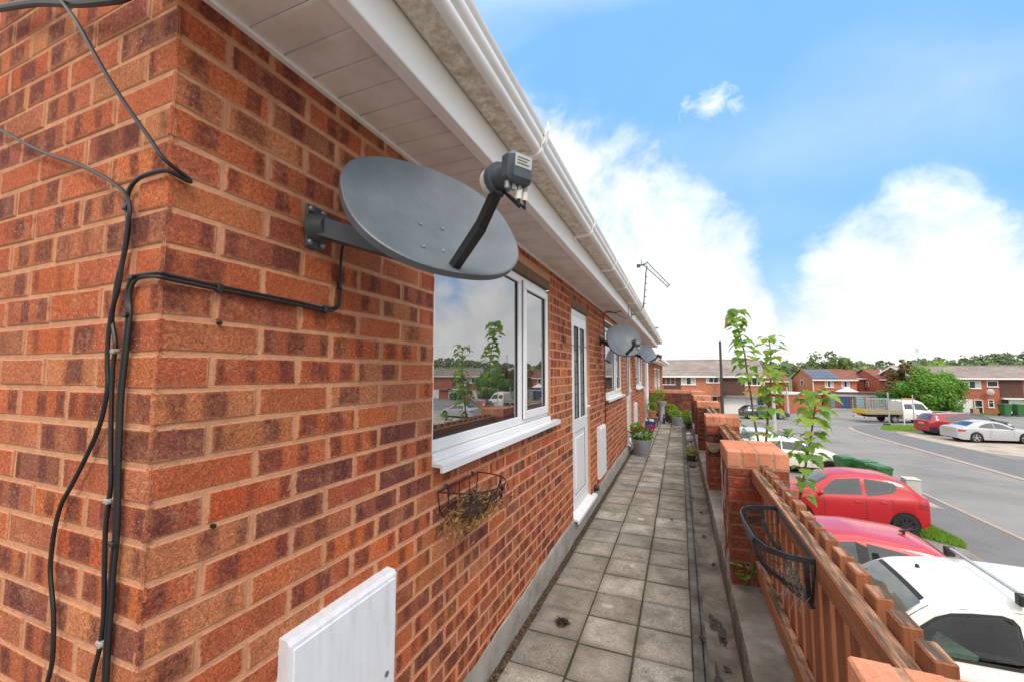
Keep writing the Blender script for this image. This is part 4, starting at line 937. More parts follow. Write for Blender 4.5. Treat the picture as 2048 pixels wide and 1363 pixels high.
SAPA = [(1.0, 6.0, ST), (.95, 6.0, -1.2), (.92, 6.0, .2), (.88, 6.0, .76), (.84, 6.0, 1.04), (.82, 6.0, 1.33), (.79, 6.0, 1.6), (.77, 6.0, 1.85), (.73, 6.0, 2.04), (.69, 6.0, 2.22), (.70, 6.0, 2.37)]
sapling(SAPA, .017, 'tallest sycamore sapling leaning left above the brick pier with white streaks', [(.40, 2, .8), (.50, 2, .9), (.56, 3, .9), (.58, 2, .9), (.62, 3, 1.), (.66, 3, 1.), (.69, 3, 1.1), (.73, 3, 1.1), (.77, 3, 1.05), (.80, 2, 1.), (.84, 3, .9), (.87, 2, .9), (.90, 3, .95), (.93, 3, .95), (.96, 3, .95), (.985, 3, .9), (1., 4, .85)], 45, .085, .135, .03)
SAPB = [(.98, 5.4, ST), (.92, 5.4, -1.2), (.86, 5.4, .3), (.87, 5.4, .83), (.90, 5.4, 1.1), (.93, 5.4, 1.36), (.95, 5.4, 1.6), (.95, 5.4, 1.84), (.945, 5.4, 1.95)]
sapling(SAPB, .017, 'bushy sycamore sapling with yellowing leaves, straight stem behind the brick pier', [(.40, 2, .7), (.45, 2, .8), (.50, 3, .8), (.54, 3, .85), (.58, 3, .9), (.60, 3, .9), (.63, 3, .9), (.66, 3, .9), (.69, 3, 1.), (.72, 3, 1.), (.75, 3, 1.), (.78, 3, 1.), (.82, 3, .9), (.86, 3, .9), (.92, 2, .8), (.97, 3, .9), (1., 4, .85)], 77, .085, .13, .08)
sapling([(.80, 5.8, ST), (.78, 5.8, -.8), (.775, 5.8, .4), (.76, 5.8, .78), (.72, 5.8, .88), (.67, 5.8, .99)], .007, 'short thin leaning sapling just left of the two tall saplings', [(.5, 2, .5), (.6, 3, .5), (.7, 3, .5), (.8, 2, .45), (.9, 3, .5), (1., 2, .4)], 5, .05, .09, .05)
sapling([(.86, 5.0, ST), (.86, 5.0, -.6), (.87, 5.0, .5), (.90, 5.0, .86), (.95, 5.0, .94), (1.0, 5.0, 1.0)], .006, 'short side sapling in front of the white car, leaning right', [(.62, 2, .6), (.8, 2, .6), (.9, 2, .7), (1., 3, .7)], 15, .05, .10, .05)
# seedling at the pier foot
t = empty('seedling', (.33, 2.98, .25), 'small green seedling sprouting at the foot of the brick pier', 'seedling')
q = MB(); lf = MB(); rg = random.Random(3)
for k in range(6):
    d = Vector((rg.uniform(-.05, .06), rg.uniform(-.05, .0), rg.uniform(.05, .14))); q.tube([(.335, 3.035, .25), tuple(Vector((.335, 3.02, .25))+d)], .0012, 4)
    for j in range(2): simple_leaf(lf, Vector((.335, 3.02, .25))+d, (rg.uniform(-1, 1), rg.uniform(-1, .2), rg.uniform(-.1, .5)), (0, 0, 1), .045, .042, rg.random()*.5, rg)
q.build('stem', M['limeleaf'], t); lf.build('leaves', M['leaf'], t)

# pots along the walkway
def bush_leaves(mb, c, rx, ry, rz, n, l, w, rg, tones=(0., 1.), shell=.5):
    c = Vector(c)
    for i in range(n):
        v = Vector((rg.gauss(0, 1), rg.gauss(0, 1), rg.gauss(0, 1))).normalized(); r_ = rg.uniform(shell, 1.)**.6
        p = c+Vector((v.x*rx*r_, v.y*ry*r_, v.z*rz*r_)); d = (v+Vector((rg.uniform(-.7, .7), rg.uniform(-.7, .7), rg.uniform(-.4, .8)))).normalized()
        simple_leaf(mb, p, d, (rg.uniform(-1, 1), rg.uniform(-1, 1), 1), l*rg.uniform(.6, 1.2), w*rg.uniform(.6, 1.2), rg.uniform(*tones), rg)
def pot(name, c, prof, mt, label, cat='flower pot', sx=1., sy=1., group=None):
    t = empty(name, c, label, cat, group); q = MB(); q.lathe(prof, c, 28, 0, 'z', sx, sy); q.build('pot', mt, t, smooth=True, angle=40)
    r_ = prof[-1][0]*.93; q = MB(); q.lathe([(r_*.98, prof[-1][1]-.035), (r_*.5, prof[-1][1]-.02), (.01, prof[-1][1]-.015)], c, 20, 0, 'z', sx, sy); q.build('soil', M['soil'], t, smooth=True)
    return t
rg = random.Random(21)
PR = [(.125, .0), (.130, .005), (.165, .22), (.185, .245), (.195, .30), (.20, .31), (.185, .31), (.18, .27)]
c = (-.725, 8.45, 0); t = pot('flower_pot', c, PR, M['pot_grey'], 'grey plastic pot of red geraniums and mixed leaves by the second door')
q = MB(); bush_leaves(q, (c[0], c[1], .40), .21, .20, .12, 420, .055, .045, rg, (.1, .8)); bush_leaves(q, (c[0]-.10, c[1]+.02, .52), .10, .10, .09, 140, .05, .045, rg, (.5, 1.)); q.build('foliage', M['bushleaf'], t)
q = MB()
for (dx, dy, z, r_) in ((-.14, -.06, .485, .05), (-.02, -.08, .53, .055), (.17, .0, .53, .065), (.20, .05, .50, .05)): bush_leaves(q, (c[0]+dx, c[1]+dy, z), r_, r_, r_*.8, 60, .026, .026, rg, (0., 1.))
q.build('blossom', M['redflower'], t)
q = MB(); bush_leaves(q, (c[0]-.01, c[1]-.17, .42), .06, .03, .03, 30, .022, .022, rg); q.build('white_blossom', M['whiteflower'], t)
# blue crate with a pale tub inside, plant box, terracotta pot on it
t = empty('storage_crate', (-.84, 12.6, 0), 'dark blue plastic crate standing on the slabs by the wall', 'crate'); q = MB()
x0, x1, y0, y1 = -1.0+.06, -.69, 12.48, 12.72
for b_ in ((x0, x1, y0, y0+.012, 0, .20), (x0, x1, y1-.012, y1, 0, .20), (x0, x0+.012, y0+.012, y1-.012, 0, .20), (x1-.012, x1, y0+.012, y1-.012, 0, .20), (x0+.012, x1-.012, y0+.012, y1-.012, 0, .012)): q.box(*b_)
q.build('crate_body', M['crate_blue'], t); q = MB(); q.box(x0-.012, x1+.012, y0-.012, y0-.001, .165, .20); q.box(x0-.012, x0-.001, y0, y1, .165, .20); q.box(x1+.001, x1+.012, y0, y1, .165, .20); q.build('crate_rim', M['crate_blue'], t)
q = MB(); q.lathe([(.05, .013), (.075, .23), (.07, .24), (.065, .22)], (-.80, 12.6, 0.013), 16); tag(q.build('plastic_tub', M['cream_plastic'], smooth=True), 'pale tub sitting inside the dark blue crate', 'tub')
t = empty('plant_stand', (-.83, 13.1, 0), 'low grey slatted stand under the terracotta pot', 'stand'); q = MB()
for k in range(5): q.box(-.97+.03, -.63, 12.93+k*.075, 12.99+k*.075, .25, .27)
q.build('top_board', M['kerb_strip'], t)
for (x, y) in ((-.93, 12.96), (-.66, 12.96), (-.93, 13.26), (-.66, 13.26)): q = MB(); q.box(x-.018, x+.018, y-.018, y+.018, 0, .249); q.build('leg', M['kerb_strip'], t)
q = MB(); q.box(-.90, -.70, 13.0, 13.2, .06, .20, 0, .01); tag(q.build('storage_box', M['plinth']), 'grey box tucked under the slatted plant stand', 'box')
c = (-.80, 13.1, .272); t = pot('flower_pot', c, [(.085, 0), (.125, .14), (.14, .145), (.142, .18), (.128, .18), (.12, .16)], M['pot_terra'], 'terracotta pot with soft grey green plant on the slatted stand')
q = MB(); bush_leaves(q, (c[0], c[1], .56), .16, .14, .13, 420, .05, .02, rg, (.4, 1.)); bush_leaves(q, (c[0]-.02, c[1]+.1, .78), .13, .10, .14, 240, .05, .025, rg, (.1, .7)); q.build('foliage', M['bushleaf'], t)
c = (-.56, 14.0, 0); t = pot('pedestal_planter', c, [(.13, 0), (.12, .04), (.085, .10), (.08, .50), (.12, .60), (.15, .64), (.155, .68), (.135, .68), (.12, .64)], M['pot_grey'], 'tall grey pedestal planter with feathery yellow green plant', 'planter')
q = MB(); bush_leaves(q, (c[0]-.08, c[1], .86), .17, .14, .18, 330, .055, .022, rg, (0., 1.)); bush_leaves(q, (c[0]-.1, c[1]+.1, 1.0), .14, .10, .12, 120, .05, .02, rg, (.3, .9)); q.build('foliage', M['limeleaf'], t)
q = MB(); q.box(-.54, -.46, 13.72, 13.80, 0, .20, 0, .02); q.lathe([(.02, .20), (.02, .27), (.028, .275), (.028, .30)], (-.5, 13.76, 0), 10); tag(q.build('bottle', M['crate_blue']), 'dark blue bottle standing before the tall grey pedestal planter', 'bottle')
c = (-.27, 14.15, 0); t = pot('flower_pot', c, [(.10, 0), (.14, .28), (.15, .29), (.15, .32), (.135, .32)], M['pot_dark'], 'dark pot with bright lime leaves against the end wall'); q = MB(); bush_leaves(q, (c[0]-.03, c[1], .46), .19, .15, .12, 260, .06, .05, rg); q.build('foliage', M['limeleaf'], t)
c = (-.10, 13.55, 0); t = pot('flower_pot', c, [(.135, 0), (.14, .01), (.175, .20), (.185, .21), (.19, .25), (.175, .25), (.165, .22)], M['pot_grey'], 'wide oval grey planter with trailing lime leaves near the end wall', sx=1., sy=.75)
q = MB(); bush_leaves(q, (c[0]-.07, c[1], .36), .18, .12, .10, 260, .055, .045, rg, (.2, 1.)); bush_leaves(q, (c[0]+.1, c[1]+.05, .33), .12, .08, .07, 90, .05, .02, rg, (.5, 1.)); q.build('foliage', M['limeleaf'], t)
c = (.17, 12.9, 0); t = pot('flower_pot', c, [(.06, 0), (.08, .13), (.085, .16), (.075, .16)], M['pot_dark'], 'small dark pot in the drain channel spilling bright lime leaves'); q = MB(); bush_leaves(q, (c[0], c[1], .34), .13, .16, .17, 330, .055, .045, rg); q.build('foliage', M['limeleaf'], t)
c = (.10, 14.1, 0); t = pot('flower_pot', c, [(.09, 0), (.12, .22), (.125, .25), (.11, .25)], M['pot_dark'], 'dark pot with thin reddish twiggy plant against the end wall'); q = MB(); bush_leaves(q, (c[0]+.02, c[1], .50), .13, .10, .18, 120, .03, .02, rg, (.8, 1.)); q.build('foliage', leafmat('red_leaf', [(.28, .10, .03), (.38, .16, .06)]), t)
q = MB(); q.box(-.49, -.13, 12.45, 12.78, .0005, .012); tag(q.build('door_mat', M['mat']), 'thin brown doormat lying on the slabs near the plant pots', 'doormat')
# stone ornaments in the channel
t = empty('stone_ornament', (.15, 9.6, -.015), 'weathered pale stone mushroom ornament standing in the drain channel', 'ornament')
q = MB(); q.lathe([(.07, -.01), (.075, .03), (.055, .06), (.045, .15)], (.15, 9.6, 0), 18); q.build('stalk', M['stone'], t, smooth=True)
q = MB(); q.lathe([(.046, .145), (.085, .165), (.09, .19), (.075, .225), (.045, .25), (.01, .26)], (.15, 9.6, 0), 18); q.build('cap', M['stone'], t, smooth=True)
t = empty('stone_ornament', (.16, 9.15, -.015), 'squat stone frog shaped ornament in front of the stone mushroom', 'ornament')
q = MB(); q.lathe([(.06, -.012), (.075, .02), (.07, .07), (.04, .12), (.015, .14)], (.16, 9.2, 0), 16, 0, 'z', 1, 1.2); q.build('body', M['stone'], t, smooth=True)
q = MB(); q.lathe([(.012, .09), (.042, .11), (.045, .14), (.02, .17)], (.16, 9.13, 0), 14); q.lathe([(.012, 0), (.01, .015)], (.14, 9.10, .165), 8); q.lathe([(.012, 0), (.01, .015)], (.18, 9.10, .165), 8); q.build('head', M['stone'], t, smooth=True)
c = (.15, 8.35, -.015); t = pot('flower_pot', c, [(.06, 0), (.08, .09), (.085, .10), (.075, .10)], M['pot_dark'], 'low pot of pale cream flowers in the drain channel'); q = MB(); bush_leaves(q, (c[0], c[1]+.05, .13), .105, .17, .075, 420, .032, .028, rg); q.build('blossom', M['paleflower'], t)
q = MB(); q.box(.10, .20, 7.75, 8.0, -.02, .015, 0, .006); tag(q.build('shallow_tray', M['pot_dark']), 'shallow dark tray lying in the drain channel before the cream flowers', 'tray')
q = MB(); q.lathe([(.05, 0), (.055, .03), (.03, .06), (.01, .065)], (.16, 11.7, -.015), 12, 0, 'z', 1.2, .8); tag(q.build('shell_ornament', M['white_paint'], smooth=True), 'small white shell ornament lying in the far drain channel', 'ornament')
# litter
rg = random.Random(77); lv = [(.20, 3.95, 'z'), (.17, 4.55, 0), (.19, 2.60, 0), (.17, 5.3, 0), (.12, 5.9, 0), (.075, 2.80, 0), (.33, 4.05, 1), (-.11, 4.9, 0), (.185, 2.88, 0)]
LL = ['curled brown leaf in the drain channel', 'brown leaf by the railing foot on the upstand', 'curled brown leaf on the paving slabs']
for (x, y, k) in lv:
    q = MB(); z = .253 if k == 1 else (.004 if x < .02 else (.008 if .02 < x < .08 else -.014)); a_ = rg.uniform(0, 6.3)
    for j in range(3): simple_leaf(q, (x, y, z+.004*j), (math.cos(a_+j*.6), math.sin(a_+j*.6), .25), (0, 0, 1), .035, .022, .5, rg)
    q.cc = (0, 0, 0, 1); tag(q.build('fallen_leaf', M['moss']), LL[1] if k == 1 else (LL[2] if x < .02 else LL[0]), 'leaf', 'fallen leaves on the walkway')
q = MB(); straw_mass(q, 900, (-.735, 2.66, .012), (.018, .018, .007), .018, rg, 0., .002); tag(q.build('moss_clump', M['moss']), 'round brown clump of moss lying on a paving slab', 'moss clump')

# ================================================================== the street
def sheet(name, poly, z, mt, kind='structure'):
    q = MB(); q.face([(x, y, z) for x, y in poly], 0); o = q.build(name, mt); o['kind'] = kind; return o
G = MB(); rows = []; rgd = random.Random(1)
def hz(x, y):
    d = math.hypot(x, y)
    a = math.degrees(math.atan2(x, y))
    h = ST-.02 + max(0, d-120)*.012
    h += 9*math.exp(-((a-31)/8.)**2)*min(1, max(0, d-150)/280.) + 5*math.exp(-((a-8)/14.)**2)*min(1, max(0, d-180)/300.)
    return h
gx = [-900, -600, -400, -250, -150, -90, -50, -20, 0, 20, 40, 60, 80, 100, 120, 150, 180, 210, 250, 300, 350, 400, 500, 650, 900]
gy = [-300, -120, -50, 0, 30, 60, 80, 100, 130, 160, 200, 240, 280, 330, 380, 430, 480, 560, 700, 900]
G.grid([[(x, y, hz(x, y)) for x in gx] for y in gy]); G.build('ground', M['field'], smooth=True)['kind'] = 'structure'
sheet('road', [(-60, -40), (60, -40), (70, 64), (-60, 64)], ST, M['asphalt'])
Z1, Z2, Z3 = ST+.004, ST+.008, ST+.012
sheet('forecourt', [(.66, -25), (6.5, -25), (6.4, 14), (5.9, 40), (.66, 40)], Z1, M['forecourt'])
sheet('pavement', [(6.5, -25), (8.35, -25), (8.12, 15), (7.85, 22), (7.2, 32), (6.6, 40), (5.9, 40), (6.4, 14)], Z1, M['tarmac'])
def strip2(name, line, w, z, mt, h=.0):
    q = MB(); P = [Vector((x, y, 0)) for x, y in line]; L_, R_ = [], []
    for i, p in enumerate(P):
        t_ = (P[min(i+1, len(P)-1)]-P[max(i-1, 0)]).normalized(); n_ = Vector((-t_.y, t_.x, 0)); L_.append(p+n_*w/2); R_.append(p-n_*w/2)
    rows = [[(p.x, p.y, z) for p in L_], [(p.x, p.y, z+h) for p in L_], [(p.x, p.y, z+h) for p in R_], [(p.x, p.y, z) for p in R_]]
    q.grid(rows); o = q.build(name, mt); o['kind'] = 'structure'; return o
strip2('kerb', [(8.4, -25), (8.17, 15), (7.9, 22), (7.25, 32), (6.65, 40)], .13, Z1, M['pinkkerb'], .012)
FK = [(13.6, -10), (13.1, 12), (12.8, 23.6), (12.45, 29), (11.95, 36), (12.0, 39), (12.4, 41), (13.4, 42.6), (15, 43.8)]
strip2('kerb', FK[:7], .30, Z1, M['pinkkerb'], .02)
sheet('pavement', FK+[(17, 44.6), (23, 46), (23, 44.2), (16.8, 43.6), (14.4, 41.6), (13.95, 40), (14.2, 37.9), (15.2, 31), (16.6, 12), (17.2, -10)], Z1, M['tarmac'])
sheet('driveway', [(14.25, 37.9), (14.6, 34.5), (15.35, 30.6), (17.2, 29.4), (40, 29), (40, 42.4), (17, 40.0), (14.6, 39.2)], Z2, M['drive'])
sheet('driveway', [(15.6, 29), (16.8, 12), (40, 12), (40, 27.9), (18, 28.2)], Z2, M['tarmac'])
for i_, (px_, py_, w_, l_) in enumerate(((11.0, 17.0, .7, 2.2), (9.9, 40.5, 2.2, 1.2))):
    sheet('road_patch', [(px_-w_/2, py_-l_/2), (px_+w_/2, py_-l_/2+.05), (px_+w_/2-.04, py_+l_/2), (px_-w_/2+.03, py_+l_/2-.04)], Z1, M['tarmac'])
for (px_, py_) in ((9.2, 36.5),):
    q = MB(); q.prism([(px_+.32*math.cos(k*.5236), py_+.32*math.sin(k*.5236)) for k in range(12)], ST, ST+.006); q.build('drain_cover', M['trim'])['kind'] = 'structure'
VG = [(14.15, 40.4), (14.5, 39.5), (15.4, 39.35), (17.0, 39.9), (17.6, 41.5), (18.6, 43.6), (17, 44.0), (15.2, 43.0)]
def grass(name, poly, n, label, hmax=.10, seed=1):
    sheet('verge', poly, ST+.016, M['grass']); q = MB(); rg = random.Random(seed); xs = [p[0] for p in poly]; ys = [p[1] for p in poly]; k = 0
    def inside(x, y):
        c_ = False
        for i in range(len(poly)):
            (x1, y1), (x2, y2) = poly[i], poly[i-1]
            if (y1 > y) != (y2 > y) and x < (x2-x1)*(y-y1)/(y2-y1)+x1: c_ = not c_
        return c_
    while k < n:
        x, y = rg.uniform(min(xs), max(xs)), rg.uniform(min(ys), max(ys))
        if not inside(x, y): continue
        h_ = rg.uniform(.4, 1)*hmax; a_ = rg.uniform(0, 6.3); w_ = hmax*.11; bx, by = rg.uniform(-.4, .4)*h_, rg.uniform(-.4, .4)*h_
        q.cc = (rg.random(), 0, 0, 1); q.face([(x-math.cos(a_)*w_, y-math.sin(a_)*w_, ST+.014), (x+math.cos(a_)*w_, y+math.sin(a_)*w_, ST+.014), (x+bx, y+by, ST+.014+h_)], 0); k += 1
    q.cc = (0, 0, 0, 1); tag(q.build('grass', M['blade']), label, 'grass', None, 'stuff')
grass('grass', VG, 5200, 'mown grass verge beside the flatbed truck', .11, 2)
grass('grass', [(5.75, 15.2), (5.75, 14.5), (6.05, 14.2), (6.42, 13.95), (6.6, 14.4), (6.45, 15.6), (6.2, 16.0)], 2600, 'tuft of uncut grass at the forecourt edge behind the red hatchbacks', .12, 3)
grass('grass', [(.8, 17.3), (6.1, 17.0), (6.0, 19.6), (.8, 19.8)], 6500, 'grass strip between the red hatchback and the white car', .10, 4)
grass('grass', [(.8, 27.0), (5.6, 27.0), (5.5, 33), (.8, 33)], 4000, 'grass patch beyond the pale blue car', .12, 5)
grass('grass', [(24, 56.6), (34, 59.3), (34, 59.95), (24, 59.95)], 2500, 'narrow grass strip before the right hand terrace', .15, 6)
sheet('manhole_cover', [(7.42, 17.75), (7.72, 17.65), (7.62, 18.5), (7.36, 18.55)], Z2, M['drive'])
strip2('kerb', [(14.5, 39.42), (15.4, 39.25), (17.0, 39.8)], .15, ST+.012, M['pinkkerb'], .03)

# ================================================================== houses
def house_box(name, x0, x1, y0, y1, eave, ridge, wallm, roofm, label, group=None, over=.35, ends=(True, True), skip_front=False):
    t = empty(name, ((x0+x1)/2, y0, ST), label, 'house', group); ym = (y0+y1)/2; q = MB()
    q.idx([(x0, y0, ST), (x1, y0, ST), (x1, y1, ST), (x0, y1, ST), (x0, y0, eave), (x1, y0, eave), (x1, y1, eave), (x0, y1, eave), (x0, ym, ridge-.06), (x1, ym, ridge-.06)], [(0, 1, 5, 4), (2, 3, 7, 6), (3, 0, 4, 8, 7), (1, 2, 6, 9, 5)], 0)
    q.build('wall', wallm, t); q = MB(); sl = (ridge-eave)/(ym-y0); e = eave-over*sl; th = .07
    n_ = 16   # courses of tiles as small steps
    for side in (0, 1):
        rows = []
        for k in range(n_):
            f0, f1 = k/n_, (k+1)/n_
            for f, dz in ((f0, .05), (f1, .02)):
                yy = (y0-over)+(ym-y0+over)*f if not side else (y1+over)-(y1+over-ym)*f; rows.append([(x0-.15, yy, e+(ridge-e)*f+dz), (x1+.15, yy, e+(ridge-e)*f+dz)])
        q.grid(rows)
    q.box(x0-.15, x1+.15, ym-.10, ym+.10, ridge-.01, ridge+.09, 0, .03)
    q.idx([(x0-.15, y0-over, e), (x0-.15, ym, ridge-.02), (x0-.15, y1+over, e), (x1+.15, y0-over, e), (x1+.15, ym, ridge-.02), (x1+.15, y1+over, e)], [(0, 1, 4, 3), (1, 2, 5, 4)], 0)
    q.build('roof', roofm, t)
    f = MB(); f.box(x0-.1, x1+.1, y0-over-.03, y0-over, e-.12, e+.05); f.box(x0-.1, x1+.1, y0-over, y0-.001, e-.11, e-.08); f.build('fascia', M['white_paint'], t)
    return t
def win(t, x0, x1, z0, z1, y, mullions=(.5,), frame=None, curtain=0, trans=None, w_=.055):
    fm = frame or M['white_paint']; q = MB(); ys, ye = y-.045, y+.02
    for b_ in ((x0, x1, z0, z0+w_), (x0, x1, z1-w_, z1), (x0, x0+w_, z0+w_, z1-w_), (x1-w_, x1, z0+w_, z1-w_)): q.box(b_[0], b_[1], ys, ye, b_[2], b_[3])
    for m_ in mullions: xm = x0+(x1-x0)*m_; q.box(xm-w_*.6, xm+w_*.6, ys, ye, z0+w_, z1-w_)
    if trans: q.box(x0+w_, x0+(x1-x0)*trans[0], ys+.003, ye, z0+(z1-z0)*trans[1]-w_*.4, z0+(z1-z0)*trans[1]+w_*.4)
    q.box(x0-.05, x1+.05, y-.09, y, z0-.05, z0-.002)
    o = q.build('window', fm, t); p = MB(); p.box(x0+w_*.5, x1-w_*.5, y-.012, y-.004, z0+w_*.5, z1-w_*.5); p.build('pane', M['glass_far'], o)
    if curtain:
        p = MB(); n_ = 14
        for (a_, b_) in ((x0+w_, x0+(x1-x0)*curtain), (x1-(x1-x0)*curtain, x1-w_)):
            p.grid([[(a_+(b_-a_)*k/n_, y-.016-.006*(k % 2), z) for k in range(n_+1)] for z in (z0+w_, z1-w_)])
        p.build('curtain', M['curtain'], o)
def gdoor(t, x0, x1, z1, y, mt, ribs=8, frame=True):
    q = MB(); n_ = ribs; z0 = ST+.03
    for k in range(n_): a_ = x0+(x1-x0)*k/n_; q.box(a_+.006, a_+(x1-x0)/n_-.006, y-.05, y-.02, z0, z1, 0, .008)
    q.box(x0, x1, y-.03, y+.01, z0, z1)
    o = q.build('garage_door', mt, t); q = MB()
    if frame:
        for b_ in ((x0-.07, x0-.001, z0, z1+.08), (x1+.001, x1+.07, z0, z1+.08), (x0, x1, z1+.001, z1+.08)): q.box(b_[0], b_[1], y-.07, y+.01, b_[2], b_[3])
        q.build('door_frame', M['white_paint'], o)
def panel(t, x0, x1, z0, z1, y):
    q = MB(); z = z0
    while z < z1-.03:
        q.idx([(x0, y-.06, z), (x1, y-.06, z), (x1, y-.03, min(z+.13, z1)), (x0, y-.03, min(z+.13, z1))], [(0, 1, 2, 3)]); q.face([(x0, y, z), (x1, y, z), (x1, y-.06, z), (x0, y-.06, z)]); z += .12
    q.face([(x0, y-.06, z0), (x0, y-.03, z1), (x0, y, z1), (x0, y, z0)]); q.face([(x1, y-.06, z0), (x1, y-.03, z1), (x1, y, z1), (x1, y, z0)]); q.build('hung_tiles', M['hung_tile'], t)
HA = house_box('terraced_house', -16, 8.0, 49, 57, 1.32, 2.98, M['far_brick'], M['tile_brown'], 'brick and brown tiled terrace straight ahead behind the dark pole')
y = 49
for dx in (0, -8.3):
    panel(HA, -1.72+dx, .06+dx, -.78, 1.22, y); win(HA, .09+dx, 1.55+dx, .27, 1.20, y, (.36,), curtain=.34, trans=(.36, .5))
    win(HA, 2.57+dx, 4.03+dx, .50, 1.20, y, (.5,), curtain=.22); panel(HA, 4.06+dx, 6.17+dx, -.78, 1.22, y); win(HA, 6.22+dx, 7.8+dx, .27, 1.20, y, (.4, .7), curtain=.15)
    win(HA, 2.62+dx, 3.60+dx, -1.87, -.91, y, (.5,), frame=M['cream_paint']); gdoor(HA, 4.25+dx, 6.28+dx, -.97, y, M['white_paint']); gdoor(HA, 6.40+dx, 7.2+dx, -.97, y, M['white_paint'], 4)
q = MB(); q.box(-1.8, 8.0, 48.35, 48.98, -.93, -.80); q.build('canopy', M['tile_brown'], HA)
q = MB(); q.lathe([(.045, ST), (.045, 1.3)], (7.93, 48.93, 0), 8); q.lathe([(.045, ST), (.045, -.9)], (4.12, 48.9, 0), 8); q.build('downpipe', M['white_paint'], HA)
q = MB(); q.box(7.3, 7.9, 48.93, 48.99, ST+.02, -.85); q.build('front_door', pm('dark_purple_door', (.06, .05, .10), .5), HA)
HB = house_box('terraced_house', 16.3, 21.0, 66, 77, .72, 2.02, M['far_brick'], M['tile_red'], 'brick house with solar panels on its roof')
win(HB, 17.6, 18.55, -.35, .50, 66, (.3,), curtain=.4); win(HB, 19.4, 20.25, -.30, .50, 66, (.3, .7), curtain=.2)
q = MB()
for i in range(5):
    for j in range(3):
        f0, f1 = .06+j*.29, .06+(j+1)*.29-.015; ym = 71.5; yy = lambda f: 65.65+(ym-65.65)*f; zz = lambda f: .64+(2.02-.64)*f+.10
        xa, xb = 16.35+i*.60+.02, 16.35+(i+1)*.60-.02; q.idx([(xa, yy(f0), zz(f0)), (xb, yy(f0), zz(f0)), (xb, yy(f1), zz(f1)), (xa, yy(f1), zz(f1))], [(0, 1, 2, 3)])
q.build('solar_panels', M['solar'], HB)
q = MB()   # end-wall window, seen on the side facing the walkway
for b_ in ((70.4, 71.9, -.22, -.16), (70.4, 71.9, .46, .52), (70.4, 70.48, -.16, .46), (71.82, 71.9, -.16, .46)): q.box(16.24, 16.299, *b_)
wn = q.build('window', M['white_paint'], HB); q = MB(); q.box(16.27, 16.295, 70.45, 71.85, -.2, .5); q.build('pane', M['glass_far'], wn)
q = MB(); q.lathe([(.06, ST), (.06, .7)], (16.32, 65.93, 0), 8); q.build('downpipe', M['white_paint'], HB)
HB2 = house_box('terraced_house', 23.4, 33, 66.2, 76, .80, 1.98, M['far_brick2'], M['tile_red'], 'deep red brick gabled house right of the solar panelled house')
q = MB()
for b_ in ((69.4, 70.3, -.3, -.24), (69.4, 70.3, .26, .32), (69.4, 69.48, -.24, .26), (70.22, 70.3, -.24, .26), (69.4, 70.3, -.02, .03)): q.box(23.34, 23.399, *b_)
wn = q.build('window', M['white_paint'], HB2); q = MB(); q.box(23.36, 23.395, 69.45, 70.25, -.27, .29); q.build('pane', M['glass_far'], wn)
q = MB(); q.lathe([(.16, 1.9), (.16, 2.5)], (26.2, 71.1, 0), 8); q.build('flue', M['trim'], HB2)
q = MB(); q.lathe([(.10, 1.6), (.10, 2.0)], (24.8, 69.6, 0), 8); q.build('flue', M['white_paint'], HB2)
HL = house_box('terraced_house', 21.2, 23.3, 70.5, 79, .86, 1.95, M['far_brick2'], M['tile_red'], 'set back red brick link between the solar house and the gabled house')
HC = house_box('terraced_house', 24.3, 52, 60, 69.5, 1.05, 2.30, M['far_brick2'], M['tile_brown'], 'long brown roofed terrace at the right, above the parked cars')
y = 60
for dx in (0, 8.2, 16.4):
    win(HC, 28.45+dx, 29.8+dx, -.12, .70, y, (.3,), curtain=.35); win(HC, 30.27+dx, 31.15+dx, .08, .72, y, (), None, 0); panel(HC, 31.25+dx, 33.0+dx, -1.02, .90, y)
    gdoor(HC, 27.4+dx, 28.95+dx, -1.36, y, M['white_paint'], 6); win(HC, 30.25+dx, 30.7+dx, -2.1, -1.27, y, (), trans=(.9, .62)); gdoor(HC, 31.9+dx, 33.6+dx, -1.3, y, M['white_paint'], 6)
    q = MB(); q.box(29.1+dx, 29.16+dx, 59.85, 59.99, ST+.02, -1.3); q.box(29.72+dx, 29.78+dx, 59.85, 59.99, ST+.02, -1.3); q.box(29.16+dx, 29.72+dx, 59.86, 59.98, -1.36, -1.3); q.box(29.16+dx, 29.72+dx, 59.86, 59.98, -2.1, -2.04); q.box(29.16+dx, 29.72+dx, 59.90, 59.95, ST+.02, -1.36, 1)
    q.build('porch', [M['white_paint'], M['glass_far']], HC); q = MB(); q.box(31.25+dx, 33.6+dx, 59.5, 59.97, -1.2, -1.06); q.build('canopy', M['white_paint'], HC)
    q = MB(); q.box(31.3+dx, 31.8+dx, 59.93, 59.99, ST+.02, -1.3); q.build('front_door', M['trim'], HC); q = MB(); q.box(24.6+dx, 27.2+dx, 59.5, 59.97, -1.25, -1.05); q.build('porch_roof', M['tile_brown'], HC)
q = MB()
for sgn in (0, 1):
    a_ = Vector((24.10, 59.6, .98)) if sgn else Vector((24.10, 69.9, .98)); b_ = Vector((24.10, 64.75, 2.33)); q.bar(a_, b_, .05, .22, 0)
q.build('bargeboard', M['white_paint'], HC)
q = MB(); q.lathe([(.02, -.25), (.30, -.15), (.33, -.12)], (30.3, 0, 0), 20, 0, 'y')
q.v = [(x, 59.62+yy*.6, z-.45) for x, yy, z in q.v]; sd_ = empty('satellite_dish', (30.3, 59.99, -.45), 'round pale mesh dish on the right hand terrace wall', 'satellite dish'); q.build('reflector', M['dish_white'], sd_, smooth=True); q = MB(); q.tube([(30.3, 59.99, -.55), (30.3, 59.55, -.5)], .03, 6); q.build('wall_bracket', M['trim'], sd_)
